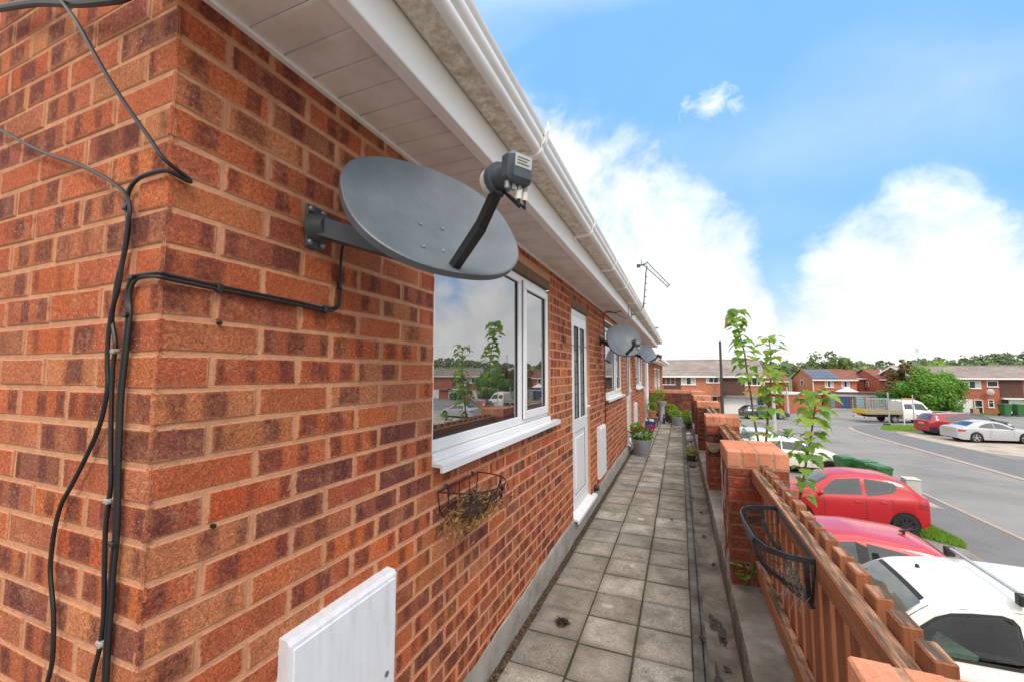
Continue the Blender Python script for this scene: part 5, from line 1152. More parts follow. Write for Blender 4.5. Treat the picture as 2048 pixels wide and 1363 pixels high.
# row of lock-up garages with coloured doors
GA = empty('garage_row', (22.5, 62.5, ST), 'flat roofed row of garages with blue, green and pale doors', 'garages')
q = MB(); q.box(17.0, 27.5, 62.52, 67.5, ST, -.98); q.build('wall', M['far_brick2'], GA); q = MB(); q.box(16.8, 27.7, 62.2, 67.7, -.975, -.82); q.build('roof', M['hung_tile'], GA); q = MB(); q.box(17.0, 27.5, 62.42, 62.515, -1.30, -.98); q.build('white_fascia', M['white_paint'], GA)
xs = [(18.25, 19.15, 'greyblue'), (19.3, 20.02, 'blue'), (20.06, 20.75, 'blue'), (21.0, 21.35, 'green'), (21.42, 22.05, 'lightblue')]
for i, (x0, x1, cc) in enumerate([(17.15, 17.6, 'greyblue'), (18.13, 18.58, 'blue'), (18.63, 19.06, 'blue'), (19.28, 19.63, 'green'), (19.74, 20.44, 'lightblue'), (20.62, 21.1, 'grey'), (21.2, 21.4, 'sage'), (21.46, 21.95, 'sage'), (22.02, 22.62, 'grey'), (22.9, 24.6, 'grey'), (24.8, 26.6, 'sage')]):
    gdoor(GA, x0, x1, -1.32, 62.5, M['door_'+cc], 3, False)
for x in (17.05, 17.8, 18.05, 19.17, 19.68, 20.53, 22.76, 24.7): q = MB(); q.box(x-.04, x+.04, 62.38, 62.51, ST, -1.31); q.build('pier', M['far_brick2'], GA)
q = MB(); PG = [(10.2, 52.0), (14.3, 55.0), (11.8, 59.0), (7.8, 56.0)]
q.prism(PG, ST, -.80, 0); t = empty('brick_garage', (11, 55, ST), 'plain brick garage with a flat pale roof beyond the green estate car', 'garage'); q.build('wall', M['far_brick2'], t)
q = MB(); cx_, cy_ = 11.0, 55.5; q.prism([(cx_+(x-cx_)*1.05, cy_+(y_-cy_)*1.05) for x, y_ in PG], -.795, -.66, 0); q.build('roof', M['concrete_pale'], t)
q = MB(); q.prism([(8.3, 53.2), (13.0, 58.0), (10.5, 60.5), (6.0, 55.5)], -.6, -.42, 0); 
t = empty('gazebo', (19.6, 65.0, ST), 'white peaked gazebo roof behind the garages', 'gazebo')
q = MB(); q.idx([(18.3, 64.3, -.95), (20.9, 64.3, -.95), (20.9, 65.8, -.95), (18.3, 65.8, -.95), (19.65, 65.0, -.25)], [(0, 1, 4), (1, 2, 4), (2, 3, 4), (3, 0, 4)]); q.build('canopy', M['white_paint'], t)
for (x, y_) in ((18.4, 64.4), (20.8, 64.4), (20.8, 65.7), (18.4, 65.7)): q = MB(); q.box(x-.04, x+.04, y_-.04, y_+.04, ST, -.95); q.build('leg', M['white_paint'], t)
HD = house_box('terraced_house', 9.0, 15.2, 74, 83, .35, 1.7, M['far_brick'], M['tile_red'], 'low red roofed house half hidden behind the saplings')
# poles and posts
def pole(name, x, y_, z1, r0, r1, mt, label, cat='post', extra=None):
    q = MB(); q.lathe([(r0, ST), (r1, z1)], (x, y_, 0), 10); t = empty(name, (x, y_, ST), label, cat); q.build('shaft', mt, t, smooth=True)
    q = MB(); q.lathe([(r1*1.2, z1), (r1*1.2, z1+.06), (r1*.4, z1+.1)], (x, y_, 0), 10); q.build('cap', mt, t, smooth=True); return t
t = pole('telegraph_pole', 3.98, 48.2, 4.75, .15, .11, M['pole_dark'], 'tall dark brown pole standing before the terrace', 'pole')
q = MB(); q.box(3.98+.10, 4.42, 48.1, 48.2, -.75, -.55); q.lathe([(.09, -.50), (.06, -.35)], (4.4, 48.15, 0), 8); q.build('lamp_bracket', M['trim'], t)
pole('lamp_post', 10.35, 51.2, -.05, .14, .07, M['concrete_pale'], 'slim concrete post in front of the brick garage')
pole('concrete_post', 6.2, 34.9, -.25, .14, .10, M['concrete_pale'], 'concrete post behind the saplings at the road edge')
t = pole('metal_post', 15.9, 43.6, -.15, .05, .05, M['alu'], 'grey metal post on the grass beside the truck')
q = MB(); q.box(15.5, 15.95, 43.5, 43.68, ST, ST+.14, 0, .03); q.build('base_block', M['trim'], t)
pole('metal_post', 17.05, 44.1, -1.55, .035, .035, M['white_paint'], 'short white post on the grass near the truck wheel')
pole('metal_post', 17.8, 44.4, -.35, .04, .04, M['alu'], 'thin grey post on the grass beside the truck cab')
# ================================================================== vehicles
def interp(T, x):
    if x <= T[0][0]: return T[0][1]
    for (x0, v0), (x1, v1) in zip(T, T[1:]):
        if x <= x1: return v0+(v1-v0)*(x-x0)/(x1-x0) if x1 > x0 else v1
    return T[-1][1]
class Car:
    def __init__(s, name, label, L, W, top, belt, wheels, r, pm_, tumble=.36, low=.20, cat='car', group=None, k=(.14, .20), bumper=None, crown=.035, wtop=.93, sill=None):
        s.t = empty(name, (0, 0, 0), label, cat, group); s.L, s.W, s.r, s.wheels, s.low = L, W, r, wheels, low
        n = int(L/.03); xs = [L*i/n for i in range(n+1)]
        def smooth(T, w=5, it=3):
            v = [interp(T, x) for x in xs]
            for _ in range(it): v = [sum(v[max(0, i-w//2):i+w//2+1])/len(v[max(0, i-w//2):i+w//2+1]) for i in range(len(v))]
            return v
        zt = smooth(top); zb = smooth(belt); s.xs = xs; s.rings = []
        for i, x in enumerate(xs):
            dr, df = x, L-x; wb = W/2
            if dr < .75: wb *= 1-k[0]*(1-dr/.75)**2.4
            if df < .9: wb *= 1-k[1]*(1-df/.9)**2.4
            lo = low + .10*max(0, 1-dr/.35)**2 + .06*max(0, 1-df/.4)**2
            b_ = min(zb[i], zt[i]); h = max(0, zt[i]-b_)
            zs, zm = lo+.10, lo+(b_-lo)*.5; za = 0
            for xw in wheels:
                d = abs(x-xw)
                if d < r*1.16: za = max(za, r+math.sqrt((r*1.16)**2-d*d))
            z1, z2, z3 = max(lo, za-.0), max(zs, za+.012), max(zm, za+.03)
            wr = wb*.955-h*tumble
            R_ = [(0, lo+.02), (wb*.90, lo+.0), (wb*.965, z1 if za else lo+.02), (wb*.985, z2), (wb, z3), (wb*.995, b_-.09 if b_-.09 > z3 else z3+.01), (wb*.97, max(b_-.02, z3+.015)), (wb*.955, max(b_, z3+.02)),
                  (wb*.955-.5*h*tumble, b_+.5*h), (wb*.955-.86*h*tumble, b_+.86*h), (wr*.965, b_+h*.97), (wr*.86, b_+h+crown*.25), (wr*.45, b_+h+crown*.8), (0, b_+h+crown)]
            s.rings.append([(x-L/2, y, max(z, .05)) for y, z in R_])
        q = MB(); K = len(s.rings[0]); full = [r_ + [(x, -y, z) for x, y, z in r_[-2:0:-1]] for r_ in s.rings]; nn = len(full[0])
        vs = [p for r_ in full for p in r_]; fs = []; ms = []
        for i in range(len(full)-1):
            for j in range(nn):
                k_ = (j+1) % nn; fs.append((i*nn+j, (i+1)*nn+j, (i+1)*nn+k_, i*nn+k_))
                jj = j if j < K-1 else nn-1-j
                x = xs[i]; blk = jj < 2 or (jj == 2 and not any(abs(x-w) < r*1.16 for w in wheels) and sill)
                if bumper and (x < bumper[0] or x > L-bumper[1]) and jj < 4: blk = True
                ms.append(1 if blk else 0)
        fs += [tuple(range(nn)), tuple(((len(full)-1)*nn+j for j in range(nn-1, -1, -1)))]; ms += [0, 0]
        q.idx(vs, fs, 0); q.m = ms
        for xw in wheels: q.lathe([(r*1.13, -W/2*.90), (r*1.13, W/2*.90)], (xw-L/2, 0, r), 20, 1, 'y')
        s.q = q; s.paint = pm_
    def body(s, extra=()):
        s.b = s.q.build('body', [s.paint, M['trim']]+list(extra), s.t, smooth=True, angle=40)
    def cut(s, poly, grow, sg):      # open the body behind a window and dress the opening with a neat return
        cx_, cz_ = sum(p[0] for p in poly)/len(poly), sum(p[1] for p in poly)/len(poly)
        def gr(d): return [(x+d*(x-cx_)/math.hypot(x-cx_, z-cz_), z+d*(z-cz_)/math.hypot(x-cx_, z-cz_)) for x, z in poly]
        def ins(P, x, z):
            c_ = False
            for i in range(len(P)):
                (x1, y1), (x2, y2) = P[i], P[i-1]
                if (y1 > z) != (y2 > z) and x < (x2-x1)*(z-y1)/(y2-y1)+x1: c_ = not c_
            return c_
        G = gr(grow); q = s.q; keep = []
        for k, f in enumerate(q.f):
            c = [sum(q.v[i][a] for i in f)/len(f) for a in range(3)]
            hit = len(f) == 4 and c[1]*sg > s.W*.25 and any(ins(G, q.v[i][0]+s.L/2, q.v[i][2]) for i in f)
            if not hit: keep.append(k)
        for nm in ('f', 'm', 'uv', 'c'): setattr(q, nm, [getattr(q, nm)[k] for k in keep])
        ins_ = poly; out_ = gr(.19); n_ = len(poly); rows = []
        for i in range(n_+1):
            a_, b_ = ins_[i % n_], out_[i % n_]; rows.append([(x-s.L/2, sg*(s.yside(x, z)+.0025), z) for x, z in [(a_[0]+(b_[0]-a_[0])*k/6, a_[1]+(min(b_[1], 1.755)-a_[1])*k/6) for k in range(7)]])
        q.grid(rows, 0)
    def ring(s, x):
        u = (x)/s.L*(len(s.xs)-1); i = max(0, min(int(u), len(s.xs)-2)); f = u-i
        return [tuple(a_+(b_-a_)*f for a_, b_ in zip(p, q_)) for p, q_ in zip(s.rings[i], s.rings[i+1])]
    def yside(s, x, z):
        r_ = s.ring(x)[3:12]
        if z <= r_[0][2]: return r_[0][1]
        for (_, y0, z0), (_, y1, z1) in zip(r_, r_[1:]):
            if z <= z1: return y0+(y1-y0)*((z-z0)/(z1-z0) if z1 > z0 else 0)
        return r_[-1][1]
    def ztop(s, x, y):
        r_ = s.ring(x)[7:][::-1]; y = abs(y)
        for (_, y0, z0), (_, y1, z1) in zip(r_, r_[1:]):
            if y <= y1: return z0+(z1-z0)*((y-y0)/(y1-y0) if y1 > y0 else 0)
        return r_[-1][2]
    def side(s, q, poly, off=.006, m=0, sides=(1, -1), n=(7, 9)):
        zs = [p[1] for p in poly]; z0, z1 = min(zs)+1e-4, max(zs)-1e-4
        for sg in sides:
            rows = []
            for k in range(n[0]+1):
                z = z0+(z1-z0)*k/n[0]; xi = []
                for (xa, za), (xb, zb) in zip(poly, poly[1:]+poly[:1]):
                    if (za <= z < zb) or (zb <= z < za): xi.append(xa+(xb-xa)*(z-za)/(zb-za))
                if len(xi) < 2: continue
                a_, b_ = min(xi), max(xi); rows.append([(x-s.L/2, sg*(s.yside(x, z)+off), z) for x in [a_+(b_-a_)*j/n[1] for j in range(n[1]+1)]])
            q.grid(rows, m)
    def screen(s, q, x0, x1, w0, w1, off=.007, m=0, nx=9, ny=12):
        rows = []; sgn = 1 if x0 > x1 else -1
        for i in range(nx+1):
            f = i/nx; x = x0+(x1-x0)*f; row = []
            for j in range(ny+1):
                y = (w0+(w1-w0)*f)*(2*j/ny-1); row.append((x-s.L/2+sgn*off*.6, y, s.ztop(x, y)+off))
            rows.append(row)
        q.grid(rows, m)
    def end(s, q, front, y0, y1, z0, z1, off=.012, m=0):
        x = s.L/2 if front else -s.L/2; sg = 1 if front else -1
        q.box(x-(.02 if front else off), x+(off if front else .02), y0, y1, z0, z1, m, .004)
    def pair(s, name, poly, mt, off=.006):
        for sg in (1, -1):
            q = MB(); s.side(q, poly, off, 0, (sg,)); q.build(name, mt, s.t, smooth=True, angle=50)
    def part(s, name, fn, mt):
        q = MB(); fn(q); return q.build(name, mt, s.t, smooth=True, angle=50)
    def wheels_(s, rim, spokes=5, wd=.19, ysc=1.):
        for xw in s.wheels:
            for sg in (1, -1):
                yo = sg*(s.W/2*.985); q = MB(); r = s.r; x0 = xw-s.L/2
                y_in, y_out = yo-sg*wd, yo
                q.lathe([(r*.66, y_in), (r*.96, y_in), (r, y_in+sg*.02), (r, y_out-sg*.025), (r*.965, y_out-sg*.006), (r*.80, y_out), (r*.69, y_out-sg*.008), (r*.67, y_out-sg*.05)], (x0, 0, r), 26, 0, 'y', cap=False)
                w = q.build('wheel', M['tyre'], s.t, smooth=True, angle=40); q = MB()
                q.lathe([(r*.69, y_out-sg*.006), (r*.66, y_out-sg*.006), (r*.62, y_out-sg*.035), (r*.02, y_out-sg*.05)], (x0, 0, r), 24, 1, 'y', cap=False)
                for k in range(spokes):
                    th = 2*math.pi*k/spokes+.3; d = Vector((math.cos(th), 0, math.sin(th))); c = Vector((x0, y_out-sg*.014, r)); q.bar(c+d*r*.10, c+d*r*.66, r*.16, .02, 0, (0, 1, 0))
                q.lathe([(r*.17, y_out-sg*.03), (r*.16, y_out-sg*.004), (r*.05, y_out-sg*.002)], (x0, 0, r), 12, 0, 'y')
                q.lathe([(r*.69, y_out-sg*.003), (r*.655, y_out-sg*.001), (r*.64, y_out-sg*.012)], (x0, 0, r), 24, 0, 'y', cap=False)
                q.build('rim', [rim, M['trim']], w, smooth=True, angle=40)
    def mirror(s, x, z, mt):
        for sg in (1, -1):
            y = s.yside(x, z); q = MB(); q.lathe([(.02, -.05), (.06, -.035), (.075, .0), (.06, .04), (.02, .05)], (0, 0, 0), 12, 0, 'x', 1.25, .85)
            q.v = [(px_+x-s.L/2+.03, py_+sg*(y+.12), pz_+z+.05) for px_, py_, pz_ in q.v]; q.bar((x-s.L/2, sg*(y-.02), z), (x-s.L/2+.02, sg*(y+.10), z+.03), .04, .03, 1)
            q.build('mirror', [mt, M['trim']], s.t, smooth=True, angle=50)
    def handle(s, x, z, mt, l=.16):
        for sg in (1, -1):
            y = s.yside(x, z); q = MB(); q.box(x-s.L/2-l/2, x-s.L/2+l/2, sg*(y+.004), sg*(y+.028), z-.014, z+.014, 0, .01); q.build('door_handle', mt, s.t, smooth=True)
    def gaps(s, lines):
        for (x, z0, z1) in lines: s.side(s.q, [(x-.006, z0), (x+.006, z0), (x+.006, z1), (x-.006, z1)], .0022, 1, n=(8, 1))
    def place(s, x, y, head, sc=1.): s.t.location = (x, y, ST+.016); s.t.rotation_euler = (0, 0, R(head)); s.t.scale = (sc, sc, sc); return s
GC = M['glass_car']
def clear_glass():
    m, nt, b, out = newmat('clear_car_glass'); tr = N(nt, 'BsdfTransparent'); tr.inputs[0].default_value = (.62, .74, .70, 1)
    gl = N(nt, 'BsdfGlossy', Roughness=.01); fr = N(nt, 'Fresnel', IOR=1.75); ms = N(nt, 'MixShader')
    nt.links.new(fr.outputs[0], ms.inputs[0]); nt.links.new(tr.outputs[0], ms.inputs[1]); nt.links.new(gl.outputs[0], ms.inputs[2]); nt.links.new(ms.outputs[0], out.inputs[0]); return m
M['glass_clear'] = clear_glass()
# --- bright red five-door hatchback, nose to the building
c = Car('parked_car', 'bright red five door hatchback with black wheels beside the grass tuft', 3.5, 1.60, [(0, .95), (.12, 1.02), (.40, 1.33), (.75, 1.44), (1.5, 1.475), (2.05, 1.40), (2.65, 1.03), (3.1, .90), (3.4, .72), (3.5, .60)], [(0, .92), (.3, .96), (1.2, .93), (2.2, .88), (2.7, .86), (3.2, .80), (3.5, .60)], (.55, 2.91), .285, M['p_red'], .40, .20, group='cars parked in front of the flats')
c.gaps([(1.37, .34, .92), (2.32, .36, .86), (.80, .62, .93)]); c.body()
c.pair('side_window', [(1.43, .955), (2.42, .92), (2.10, 1.24), (1.95, 1.345), (1.43, 1.39)], GC); c.pair('side_window', [(1.33, .965), (.80, 1.06), (.66, 1.17), (.64, 1.27), (.72, 1.33), (1.33, 1.39)], GC)
c.part('windscreen', lambda q: c.screen(q, 2.66, 2.14, .62, .50), GC); c.part('rear_window', lambda q: c.screen(q, .14, .40, .55, .46), GC)
c.pair('tail_light', [(.03, .70), (.24, .74), (.20, .98), (.06, 1.0)], M['light_red'], .008)
c.pair('headlight', [(3.05, .66), (3.40, .60), (3.36, .70), (3.05, .82)], M['light_clear'], .008)
c.part('number_plate', lambda q: c.end(q, False, -.26, .26, .62, .73), M['plate_yellow'])
c.wheels_(M['rim_black'], 9); c.mirror(2.36, .93, M['p_red']); c.handle(1.55, .80, M['p_red']); c.handle(.98, .83, M['p_red']); c.place(4.22, 15.10, 180)
# --- strawberry red three-door
c = Car('parked_car', 'lighter red three door hatchback with roof aerial next to the white van', 3.85, 1.70, [(0, .90), (.12, 1.0), (.32, 1.28), (.62, 1.40), (1.5, 1.475), (2.1, 1.42), (2.85, 1.02), (3.4, .88), (3.75, .68), (3.85, .58)], [(0, .88), (.4, 1.06), (1.2, 1.0), (2.2, .93), (2.9, .88), (3.5, .78), (3.85, .58)], (.62, 3.10), .30, M['p_red2'], .42, .20, group='cars parked in front of the flats')
c.gaps([(1.42, .34, 1.0), (2.5, .36, .9)]); c.body()
c.pair('side_window', [(1.62, .995), (2.62, .945), (2.25, 1.26), (2.05, 1.36), (1.62, 1.40)], GC); c.pair('side_window', [(1.46, 1.0), (.86, 1.12), (.66, 1.22), (.80, 1.30), (1.46, 1.395)], GC)
c.pair('window_pillar', [(1.46, 1.0), (1.62, .995), (1.62, 1.40), (1.46, 1.398)], M['trim'], .0055)
c.part('windscreen', lambda q: c.screen(q, 2.85, 2.20, .64, .52), GC); c.part('rear_window', lambda q: c.screen(q, .14, .40, .58, .50), GC)
c.pair('tail_light', [(.03, .78), (.20, .80), (.34, 1.10), (.24, 1.16), (.08, 1.02)], M['light_red'], .008); c.pair('headlight', [(3.3, .66), (3.72, .60), (3.66, .72), (3.3, .80)], M['light_clear'], .008)
c.part('roof_aerial', lambda q: (q.tube([(-1.23, 0, 1.46), (-1.15, 0, 1.475), (-1.35, 0, 1.55)], [.03, .02, .006], 6), q.tube([(-1.2, 0, 1.47), (-1.42, 0, 1.56)], .006, 6)), M['trim'])
c.wheels_(M['rim_silver'], 5); c.mirror(2.55, .96, M['p_red2']); c.handle(1.75, .86, M['p_red2']); c.place(2.42, 9.72, 180)
# --- white van, nose to the building
c = Car('parked_van', 'white van with roof bars and dirty roof in the bottom right corner', 4.1, 1.72, [(0, 1.0), (.03, 1.60), (.14, 1.80), (.6, 1.83), (1.9, 1.83), (2.42, 1.74), (2.62, 1.62), (3.12, 1.16), (3.7, 1.0), (4.0, .84), (4.1, .66)], [(0, 1.0), (1.2, 1.16), (2.4, 1.13), (3.1, 1.05), (3.7, .94), (4.1, .66)], (.68, 3.36), .30, M['p_white'], .30, .22, 'van', None, (.06, .2), (.18, .3), .02)
c.gaps([(1.62, .40, 1.74), (2.92, .40, 1.02)]); c.side(c.q, [(1.62, 1.735), (2.3, 1.665), (2.3, 1.677), (1.62, 1.747)], .0022, 1, n=(4, 12)); c.side(c.q, [(2.28, 1.668), (2.95, 1.06), (2.965, 1.06), (2.30, 1.677)], .0022, 1, n=(14, 1))
SW0 = [(1.80, 1.25), (1.86, 1.225), (2.70, 1.205), (2.755, 1.235), (2.62, 1.42), (2.46, 1.545), (2.32, 1.605), (2.15, 1.635), (1.92, 1.66), (1.84, 1.645), (1.80, 1.60)]
c.cut(SW0, .015, 1); c.body()
SO = [(1.775, 1.235), (1.85, 1.20), (2.73, 1.18), (2.80, 1.23), (2.645, 1.44), (2.475, 1.57), (2.33, 1.63), (2.15, 1.66), (1.90, 1.685), (1.815, 1.665), (1.775, 1.61)]
for sg in (1, -1):
    q = MB(); q.grid([[(x-c.L/2, sg*(c.yside(x, z)+.0075), z) for x, z in (SO[i % 11], tuple(u*.72+w*.28 for u, w in zip(SW0[i % 11], SO[i % 11])), tuple(u*1.0+(u-w)*.35 for u, w in zip(SW0[i % 11], SO[i % 11])))] for i in range(12)]); q.build('window_seal', M['black_rubber'], c.t, smooth=True)
c.part('side_window', lambda q: c.side(q, SW0, .012, 0, (1,)), M['glass_clear']); c.part('side_window', lambda q: c.side(q, SW0, .012, 0, (-1,)), GC)
q = MB(); q.box(-1.9, 1.15, -.74, .74, .40, .52, 0); q.box(-.32, .20, .12, .62, .52, .86, 0, .06); q.box(-.46, -.30, .12, .62, .70, 1.34, 0, .06); q.box(-.42, -.33, .25, .50, 1.36, 1.56, 0, .04); q.box(-.32, .20, -.62, -.10, .52, .86, 0, .06); q.box(-.46, -.30, -.62, -.10, .70, 1.34, 0, .06); q.box(-.6, -.52, -.76, .76, .5, 1.6, 0); q.box(.62, 1.0, -.72, .72, .75, 1.10, 0, .05)
q.build('interior', pm('van_trim_grey', (.05, .055, .055), .8, var=.3, vs=6), c.t)
q = MB(); q.lathe([(.18, -.012), (.192, 0), (.18, .012)], (0, 0, 0), 24, 0, 'x', cap=False); q.v = [(x*.9+.48-z*.35, y-.36, z+1.12) for x, y, z in q.v]; q.build('steering_wheel', M['trim'], c.t)
q = MB(); q.idx([(.05, .50, .90), (.30, .16, .98), (.18, .12, 1.16), (-.04, .44, 1.10)], [(0, 1, 2, 3)]); q.idx([(-.20, .55, .87), (.12, .60, .875), (.14, .30, .90), (-.16, .30, .91)], [(0, 1, 2, 3)]); q.build('papers', pm('pale_green_paper', (.42, .52, .42), .8, var=.25, vs=9), c.t)
c.part('windscreen_seal', lambda q: c.screen(q, 3.14, 2.50, .76, .64, .006), M['black_rubber']); c.part('windscreen', lambda q: c.screen(q, 3.10, 2.55, .715, .60, .012), glassmat('van_windscreen', (.13, .14, .11), 2.0, .03))
for xx in (.72, 1.72):
    q = MB(); q.bar((xx-2.05, -.70, 1.925), (xx-2.05, .70, 1.925), .035, .028); rb = q.build('roof_bar', M['alu'], c.t)
    [(lambda q, sg: (q.box(xx-2.05-.05, xx-2.05+.05, sg*.66-.04, sg*.66+.04, 1.82, 1.94, 0, .01), q.build('bar_foot', M['trim'], rb)))(MB(), sg) for sg in (1, -1)]
c.part('roof_antenna_base', lambda q: q.lathe([(.025, 1.86), (.02, 1.89), (.01, 1.90)], (.30, .05, 0), 10), M['trim'])
c.part('door_lock', lambda q: q.lathe([(.016, .0), (.016, .012)], (1.56-2.05, c.yside(1.56, 1.0), 1.0), 10, 0, 'y'), M['trim']); c.handle(1.80, .98, M['trim'], .2)
c.pair('tail_light', [(.02, .7), (.12, .7), (.12, 1.2), (.03, 1.2)], M['light_red'], .008); c.pair('headlight', [(3.7, .70), (4.02, .66), (3.95, .80), (3.7, .88)], M['light_clear'], .008)
c.wheels_(M['rim_silver'], 6); c.mirror(2.86, 1.08, M['trim']); c.place(3.02, 7.02, 180)
# things lying in the van, seen through the driver's window as pale paper on the dash
# --- cream white small car, nose to the road
c = Car('parked_car', 'cream white small car facing the road, half hidden by the brick pier', 3.65, 1.66, [(0, .90), (.1, 1.05), (.3, 1.34), (.7, 1.41), (1.7, 1.42), (2.1, 1.36), (2.55, 1.0), (3.1, .92), (3.5, .78), (3.65, .60)], [(0, .9), (1., .97), (2.5, .93), (3.1, .88), (3.65, .6)], (.6, 3.0), .29, M['p_cream'], .35, .20, group='cars parked in front of the flats', sill=True)
c.gaps([(1.3, .36, .95), (2.38, .36, .92)]); c.body()
c.pair('side_window', [(1.33, .99), (2.42, .96), (2.10, 1.28), (1.98, 1.33), (1.33, 1.35)], GC); c.pair('side_window', [(1.28, .99), (.48, 1.0), (.55, 1.28), (1.28, 1.35)], GC)
c.part('windscreen', lambda q: c.screen(q, 2.56, 2.10, .64, .54), GC); c.pair('headlight', [(3.15, .66), (3.45, .62), (3.42, .78), (3.2, .84)], M['light_clear'], .01); c.wheels_(M['rim_black'], 5); c.mirror(2.40, .97, M['trim']); c.handle(1.45, .84, M['alu']); c.place(4.55, 22.2, 0, .98)
c = Car('parked_car', 'pale blue car with long glasshouse parked beyond the cream white car', 3.9, 1.66, [(0, .92), (.15, 1.10), (.5, 1.42), (.9, 1.50), (1.9, 1.48), (2.6, 1.1), (3.3, .92), (3.75, .75), (3.9, .6)], [(0, .9), (1., .95), (2.6, .9), (3.3, .85), (3.9, .6)], (.62, 3.2), .29, M['p_bluegrey'], .38, .20, group='cars parked in front of the flats')
c.body(); c.pair('side_window', [(.5, 1.0), (2.5, .95), (2.0, 1.34), (1.8, 1.40), (.75, 1.42)], GC); c.part('windscreen', lambda q: c.screen(q, 2.62, 2.0, .64, .52), GC); c.part('rear_window', lambda q: c.screen(q, .16, .5, .58, .5), GC)
c.wheels_(M['rim_silver'], 5); c.mirror(2.45, .96, M['trim']); c.place(4.05, 25.2, 0, .95)
# --- silver coupe, dark red SUV, black car across the road
c = Car('parked_car', 'silver two door coupe with five spoke wheels on the drive', 4.36, 1.75, [(0, .80), (.06, .98), (.55, 1.02), (1.15, 1.30), (1.7, 1.40), (2.1, 1.40), (2.6, 1.30), (3.2, .98), (3.9, .86), (4.25, .66), (4.36, .52)], [(0, .82), (.5, .95), (1.4, .93), (2.6, .89), (3.2, .86), (3.9, .78), (4.36, .52)], (.98, 3.64), .325, M['p_silver'], .48, .17, group='cars on the drive across the road')
c.gaps([(1.72, .32, .90), (3.0, .34, .86)]); c.body()
c.pair('side_window', [(1.12, .985), (2.0, .945), (2.0, 1.30), (1.66, 1.27), (1.30, 1.12)], GC); c.pair('side_window', [(2.04, .945), (3.02, .905), (2.72, 1.10), (2.5, 1.23), (2.04, 1.305)], GC)
c.part('windscreen', lambda q: c.screen(q, 3.18, 2.62, .66, .52), GC); c.part('rear_window', lambda q: c.screen(q, .62, 1.14, .62, .50), GC); c.pair('tail_light', [(.02, .70), (.36, .72), (.42, .80), (.38, .86), (.04, .88)], M['light_red'], .008)
c.part('number_plate', lambda q: c.end(q, False, -.26, .26, .72, .84), M['plate_yellow']); c.pair('headlight', [(3.9, .60), (4.22, .56), (4.15, .68), (3.9, .74)], M['light_clear'], .008); c.wheels_(M['rim_silver'], 5); c.mirror(2.95, .93, M['p_silver']); c.handle(1.86, .80, M['p_silver']); c.place(17.85, 35.75, 10, .93)
c = Car('parked_car', 'deep red crossover with black lower bumper parked behind the silver coupe', 4.35, 1.80, [(0, .90), (.10, 1.10), (.42, 1.50), (.9, 1.58), (2.1, 1.58), (2.6, 1.46), (3.25, 1.06), (3.9, .95), (4.25, .75), (4.35, .6)], [(0, .95), (.5, 1.16), (1.4, 1.04), (2.6, .98), (3.3, .95), (3.9, .88), (4.35, .6)], (.85, 3.5), .335, M['p_maroon'], .45, .22, group='cars on the drive across the road', bumper=(.45, .3), sill=True)
c.gaps([(1.3, .45, 1.0), (2.15, .4, .98)]); c.body()
c.pair('side_window', [(.95, 1.22), (1.3, 1.09), (2.1, 1.04), (2.1, 1.47), (1.2, 1.47)], GC); c.pair('side_window', [(2.16, 1.04), (3.05, .995), (2.72, 1.26), (2.5, 1.40), (2.16, 1.47)], GC)
c.part('windscreen', lambda q: c.screen(q, 3.24, 2.66, .68, .54), GC); c.part('rear_window', lambda q: c.screen(q, .13, .44, .62, .52), GC); c.pair('tail_light', [(.04, .84), (.55, .98), (.50, 1.06), (.06, 1.02)], M['light_red'], .01)
c.part('number_plate', lambda q: c.end(q, False, -.27, .27, .80, .92), M['plate_yellow']); c.part('roof_rail', lambda q: [q.tube([(-1.55, sg*.60, 1.60), (-1.2, sg*.60, 1.66), (.2, sg*.58, 1.66), (.5, sg*.58, 1.58)], .018, 6) for sg in (1, -1)], M['alu']); c.wheels_(M['rim_silver'], 5); c.mirror(3.0, 1.02, M['p_maroon']); c.place(17.7, 38.6, 10, .93)
c = Car('parked_car', 'black car with sloping windscreen farthest along the drive', 4.4, 1.78, [(0, .9), (.12, 1.05), (.5, 1.36), (1., 1.46), (2., 1.46), (2.55, 1.34), (3.25, 1.0), (3.95, .88), (4.3, .68), (4.4, .55)], [(0, .9), (1.3, .98), (2.6, .93), (3.3, .90), (3.95, .82), (4.4, .55)], (.85, 3.55), .32, M['p_black'], .45, .19, group='cars on the drive across the road')
c.body(); c.pair('side_window', [(.8, 1.05), (3.05, .95), (2.5, 1.28), (1.0, 1.36)], GC); c.part('windscreen', lambda q: c.screen(q, 3.24, 2.58, .68, .52), GC); c.pair('headlight', [(3.9, .62), (4.28, .58), (4.2, .72), (3.9, .78)], M['light_clear'], .01); c.part('number_plate', lambda q: c.end(q, True, -.26, .26, .42, .53), M['plate_white']); c.wheels_(M['rim_silver'], 5); c.mirror(2.95, .97, M['p_black']); c.place(19.8, 41.3, 10, .93)
